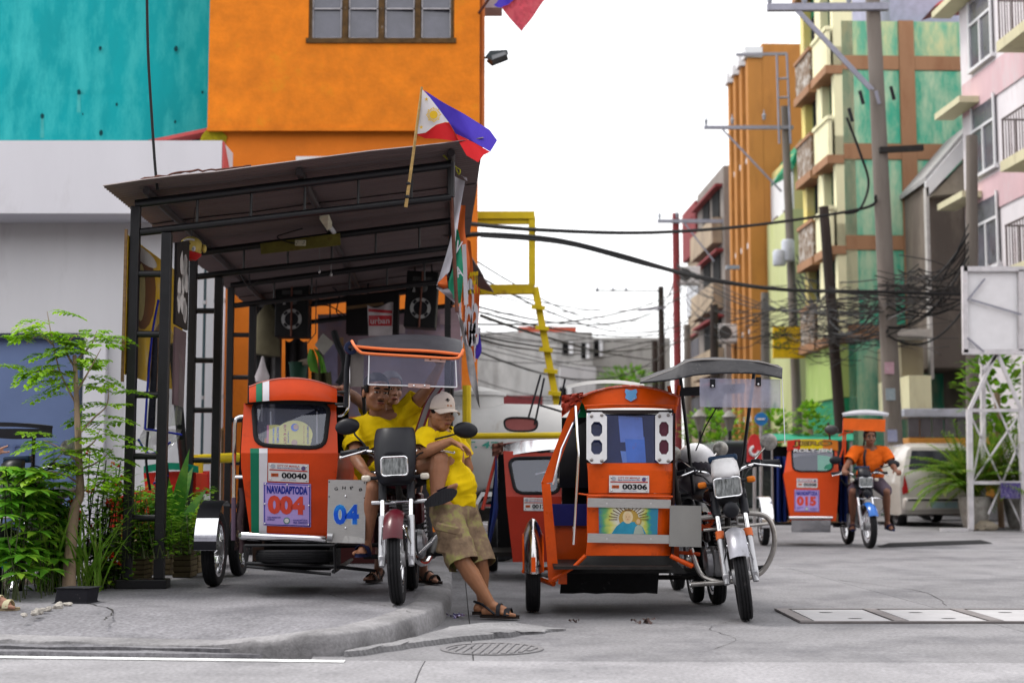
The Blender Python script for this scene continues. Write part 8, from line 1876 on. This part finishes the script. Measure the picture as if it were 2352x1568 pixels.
for (cx,cy,d,sx,sy,n) in ((2140,660,29.6,60,30,44),(1903,775,34.6,30,44,36),(1810,765,37,50,30,22),(2010,700,30,90,30,36),(2000,770,32,70,34,22)):
 for k in range(n):
  x_=cx+random.gauss(0,sx*.6); y_=cy+random.gauss(0,sy)*.7; w_=abs(random.gauss(0,sx))+12; sl=random.gauss(0,.16)
  p=[at(x_+w_*f,y_+w_*f*sl+random.gauss(0,4)+(10*random.random() if f==0 else 0),d+f*.25) for f in (-1,-.4,0,.5,1)]; tg_.tube(spline(p,3),random.choice((.007,.009,.013)),4)
o=tg_.build('wire_tangle',mat('dusty_cable',(.05,.045,.043),.7,c2=(.26,.25,.25),c2amt=.15,c2scale=1)); props(o,'dense tangle of dusty wires around the poles at right','wires',kind='stuff')
bt=thing('billboard_tower','blank white billboard on a white steel lattice tower at right','billboard',gp(2290,1215)); BD=25.5
MB().prism([at(2217,618,BD),at(2420,618,BD),at(2420,806,BD),at(2219,806,BD)],(0,.08,0)).build('panel',mat('billboard_white',(.86,.85,.87),.5,var=.05),bt,smooth=0,world=True)
M_rwhite=mat('rust_spotted_white',(.66,.64,.66),.6,c2=(.3,.1,.07),c2amt=-.02,c2scale=6)
bars('panel_frame',M_rwhite,bt,BD-.04,[((2212,618),(2420,618)),((2215,612),(2217,810)),((2212,808),(2420,808)),((2344,620),(2344,806))],.09); bars('stay',M_galv,bt,BD-.08,[((2222,690),(2262,640)),((2230,688),(2346,722)),((2222,775),(2260,808))],.03)
bars('leg',M_rwhite,bt,BD,[((2226,940),(2230,1215)),((2345,940),(2352,1222))],.09); bars('leg',M_rwhite,bt,BD+.7,[((2258,838),(2258,1205)),((2352,838),(2352,1205))],.08)
bars('diagonal',M_rwhite,bt,BD,[((2226,942),(2290,808)),((2345,942),(2290,808)),((2258,850),(2290,815)),((2228,942),(2345,942)),((2228,1108),(2348,1108))],.06); bars('diagonal',M_rwhite,bt,BD+.1,[((2228,950),(2346,1205)),((2346,945),(2232,1110)),((2260,860),(2345,1060)),((2232,1110),(2262,960)),((2345,1010),(2270,1180))],.03); bars('foot',M_rwhite,bt,BD,[((2160,1216),(2235,1216)),((2330,1224),(2380,1226))],.06)
MB().grid( lambda u,v:at(2298+46*u,1108+36*v,BD-.08+.02*math.sin(u*9)),6,4).build('rag',mat('purple_check',(.08,.06,.22),.9,c2=(.4,.38,.5),c2amt=.3,c2scale=40),bt,world=True)
cr_=thing('parked_car','white hatchback car seen from behind beyond tricycle 015','car',gp(2165,1204)); K=27.6; M_carp=mat('white_car_paint',(.50,.47,.43),.2,var=.04,coat=.6,bump=0); xc=at(2165,1100,K).x
def sec(y,w_,z0,z1,zb,wt): return [V((xc+x,K+y,z*(1.08 if z>.4 else 1))) for (x,z) in ((-w_,z0),(-w_*1.02,zb*.75),(-w_,zb),(-wt,z1-.06),(-wt*.86,z1),(wt*.86,z1),(wt,z1-.06),(w_,zb),(w_*1.02,zb*.75),(w_,z0))]
MB().loft([sec(.0,.74,.32,.60,.55,.70),sec(.03,.80,.25,1.0,.9,.76),sec(.18,.81,.22,1.42,.95,.62),sec(.5,.82,.22,1.50,.95,.60),sec(2.0,.82,.22,1.48,.92,.58),sec(2.9,.80,.22,1.0,.9,.7),sec(3.6,.72,.25,.85,.75,.6)]).build('body',M_carp,cr_,world=True,smooth=38)
MB().prism([V((xc+x,K+y-.012,z)) for (x,y,z) in ((-.64,.045,1.1),(.64,.045,1.1),(.54,.155,1.47),(-.54,.155,1.47))],(0,.01,0)).build('rear_window',mat('dark_car_glass',(.02,.022,.03),.06,bump=0),cr_,world=True,smooth=0)
for s in (-1,1):
 MB().prism([V((xc+s*x,K+y,z)) for (x,y,z) in ((.78,.0,.62),(.66,-.02,.66),(.72,.02,.98),(.79,.05,.98))],(0,.05,0)).build('tail_light',mat('red_lens',(.35,.01,.01),.2),cr_,world=True,smooth=0)
 for y in (.55,2.9):wheel(cr_,'wheel',cr_.matrix_basis.inverted()@V((xc+s*.70,K+y,.28)),.28,.19,None,(1,0,0),2,False)
MB().bx(xc-.78,xc+.78,K-.07,K+.1,.30,.56).build('bumper',M_carp,cr_,world=True,bevel=.05); MB().bx(xc-.70,xc+.70,K-.075,K-.06,.50,.54).build('bumper_strip',M_blackpl,cr_,world=True,smooth=0); MB().bx(xc-.25,xc+.25,K-.085,K-.072,.36,.48).build('plate',mat('plate_green',(.3,.42,.46),.5),cr_,world=True,smooth=0)
jp=thing('jeepney','long jeepney with grey side windows and orange band behind the white car','jeepney',(at(2150,1000,31.6).x,31.6,0)); x0,x1=at(2060,0,31.6).x,at(2250,0,31.6).x
MB().bx(x0,x1,31.6,33,.5,at(0,1005,31.6).z).build('body',mat('orange_cream',(.62,.27,.05),.4),jp,smooth=0,world=True,bevel=.03); MB().bx(x0-.1,x1,31.55,33.05,at(0,958,31.6).z,at(0,938,31.6).z).build('roof',mat('silver_roof',(.55,.57,.65),.35,.5),jp,smooth=0,world=True,bevel=.03)
for k in range(7):a=x0+.02+k*(x1-x0)/7; MB().bx(a,a+(x1-x0)/7-.04,31.63,31.68,at(0,1003,31.6).z,at(0,959,31.6).z).build('window',mat('grey_curtain',(.13,.12,.13),.6,var=.3,scale=3),jp,smooth=0,world=True)
for x in (x0+.5,x1-.4):wheel(jp,'wheel',jp.matrix_basis.inverted()@V((x,31.8,.4)),.4,.2,None,(0,1,0),2,False)
M_palm=leafmat('palm_leaf',(.13,.28,.02),(.36,.42,.05),.45)
def palm(label,x,y,d,n,L,top,seed):
 random.seed(seed); t=thing('potted_palm',label,'palm',gp(x,y)); g0=gp(x,y); c0=V((g0.x,d,0)); b=MB(); st_=MB()
 for k in range(n):
  a=random.uniform(0,6.28); e=random.uniform(.25,1.3); p=c0+V((random.uniform(-.1,.1),random.uniform(-.1,.1),.6)); dr=V((math.cos(a)*e,math.sin(a)*e,1.5)).normalized(); pts=[p]; LL=L*random.uniform(.7,1.1)
  for i in range(10):dr=(dr+V((0,0,-.17*e))).normalized(); pts.append(pts[-1]+dr*LL/10)
  st_.tube(pts,.008,4); s=dr.cross(V((0,0,1))).normalized()
  for i in range(2,11):
   tv=(pts[i]-pts[i-1]).normalized()
   for sg in (-1,1):
    for h in (0,.5):blade(b,pts[i].lerp(pts[i-1],h),(s*sg+tv*.7+V((0,0,.1))),.30*(1.15-abs(i-5)/8),.024,.7,3)
 b.build('fronds',M_palm,t,world=True,smooth=0); st_.build('stems',M_palm,t,world=True)
 MB().lathe([(.0,.0),(.2,.0),(.26,.3),(.29,.6),(.25,.61),(.24,.54),(0,.54)],c0,(0,0,1),16).build('pot',M_rock,t,world=True)
palm('bushy palm in a grey stone pot beside the lattice tower',2186,1208,26.6,64,1.35,0,71); palm('palm behind the lattice tower legs',2275,1207,26.6,60,1.6,0,72); palm('palm in a pot left of the stone potted palm',2200,1212,26.0,34,1.2,0,73)
c=gp(2262,1218); props(rock('boulder',(c.x,c.y,.07),(.2,.13,.1),mat('tan_rock',(.3,.26,.2),.9,var=.3),8),'flat tan boulder under the lattice tower','rock')
def bush(label,x,y,d,r,n,m,seed,base=0):
 random.seed(seed); t=thing('street_bush',label,'bush',(at(x,y,d).x,d,base)); b=MB(); c0=at(x,y,d)
 for k in range(n):
  v=V((random.gauss(0,1),random.gauss(0,1),random.gauss(0,1))).normalized()*random.uniform(.5,1); p=c0+V((v.x*r[0],v.y*r[0]*.7,v.z*r[1]*(1+.3*nz(v.x*3,v.z*3,seed)))); blade(b,p,V((v.x,v.y,random.uniform(-.2,.8))),.22*r[0]**.5,.12,.4,3)
 b.build('foliage',m,t,world=True,smooth=0); MB().tube([(c0.x,d,base),(c0.x,d,c0.z)],.06,6).build('trunk',M_bark,t,world=True)
M_bg=leafmat('bright_bush',(.12,.30,.02),(.25,.42,.05))
bush('bright green treetop before the pale concrete building',1440,868,52,(1.2,.4),330,M_bg,81); bush('green shrub behind the round red sign',1780,985,32,(.5,.5),220,M_shrub,82); bush('green shrub under the lime wall',1862,985,30,(.45,.6),220,M_shrub,83); bush('dark hedge plant left of the red sign',1640,985,34,(.9,.5),320,M_shrub,84)
bush('leafy tree top inside the lattice tower',2290,900,27.5,(.8,1.2),460,M_shrub,85)
sg=thing('red_sign','red arched street sign with white mark behind the orange tricycle','sign',gp(1732,1130)); MB().prism([at(x,y,27) for (x,y) in ((1716,1060),(1718,1015),(1724,1000),(1733,995),(1742,1000),(1748,1015),(1750,1060))],(0,.04,0)).build('board',mat('sign_scarlet',(.6,.03,.03),.5),sg,smooth=0,world=True); MB().tube([at(1733+10*math.cos(k*.5),1035+10*math.sin(k*.5),26.97) for k in range(10)],.03,5).build('mark',M_white,sg,world=True); rods('post',M_steel,sg,27.05,[[(1733,1060),(1733,1210)]],.03)
sg=thing('blue_sign','round blue traffic sign above the red sign','sign',at(1748,1180,28)); MB().lathe([(0,0),(.13,0),(.13,.03),(0,.03)],at(1748,962,28),(0,-1,0),20).build('disc',mat('sign_blue',(.02,.17,.45),.5),sg,world=True); MB().box(at(1748,962,27.95),(.15,.01,.03)).build('arrow',M_white,sg,world=True,smooth=0); rods('post',M_steel,sg,28.05,[[(1748,970),(1748,1200)]],.03)
for (x,d,lab) in ((1608,30,'black lantern street lamp left of the helmet'),(1676,31,'black lantern street lamp behind the clear flap')):
 t=thing('lantern_lamp',lab,'street lamp',(at(x,1000,d).x,d,0)); rods('post',M_black,t,d,[[(x,1190),(x,990)]],.04); MB().lathe([(.05,0),(.14,.3),(.17,.31),(.03,.45),(0,.46)],at(x,990,d),(0,0,1),8).build('lantern',mat('lantern_glass',(.2,.19,.17),.3),t,world=True)
t=thing('green_stall','green tarpaulin street stall beneath the lime wall','stall',(at(1870,1000,30).x,30,0)); MB().grid( lambda u,v:at(1770+190*u,1012-14*v,29+1.2*v),10,3,.02).build('awning',mat('stall_green',(.02,.27,.16),.6),t,world=True); rods('post',M_steel,t,29.1,[[(1775,1012),(1775,1205)],[(1955,1012),(1955,1205)]],.03); MB().bx(at(1785,0,29.4).x,at(1950,0,29.4).x,29.4,29.9,0,.9).build('counter',M_wood,t,smooth=0,world=True)
vn=thing('parked_van','dark van parked far down the street behind the helmet','van',(at(1660,1100,30).x,30,0)); x0=at(1610,0,30).x; MB().loft([[V((x0+x,30+y,z)) for (x,z) in ((0,.3),(0,1.0),(.2,1.72),(1.4,1.72),(1.6,1.0),(1.6,.3))] for y in (0,3.4)]).build('body',mat('dark_van_paint',(.02,.03,.03),.25,coat=.4),vn,world=True,smooth=0,bevel=.06)
MB().prism([V((x0+x,29.98,z)) for (x,z) in ((.1,1.1),(1.5,1.1),(1.36,1.6),(.24,1.6))],(0,.01,0)).build('window',mat('dark_car_glass'),vn,world=True,smooth=0)
for (x,y) in ((.2,.3),(1.4,.3)):wheel(vn,'wheel',vn.matrix_basis.inverted()@V((x0+x,30+y,.3)),.3,.18,None,(1,0,0),2,False)
for (x0,x1,h_,c_,lab) in ((-34,-9,9.5,(.34,.27,.22),'unseen brown house row added across the main road, left of the viewer'),(-8.6,7,11.5,(.30,.30,.34),'unseen grey shop house added across the main road behind the viewer'),(7.4,34,8.5,(.38,.30,.2),'unseen ochre house row added across the main road, right of the viewer')):
 t=thing('unseen_opposite_house',lab,'building',((x0+x1)/2,-7.5,0)); m=wallmat('opp%d'%x1,c_,(.2,.18,.16)); MB().bx(x0,x1,-16,-7.5,-.2,h_).build('wall',m,t,smooth=0,world=True)  # unseen houses added behind the camera to cut low sky light from the front
 n=int((x1-x0)/3)
 for i in range(n):
  for z in (1.0,4.4,7.2):
   if z+1.6<h_:MB().bx(x0+.7+i*3,x0+2.3+i*3,-7.52,-7.45,z,z+1.6).build('window',M_pane,t,smooth=0,world=True)
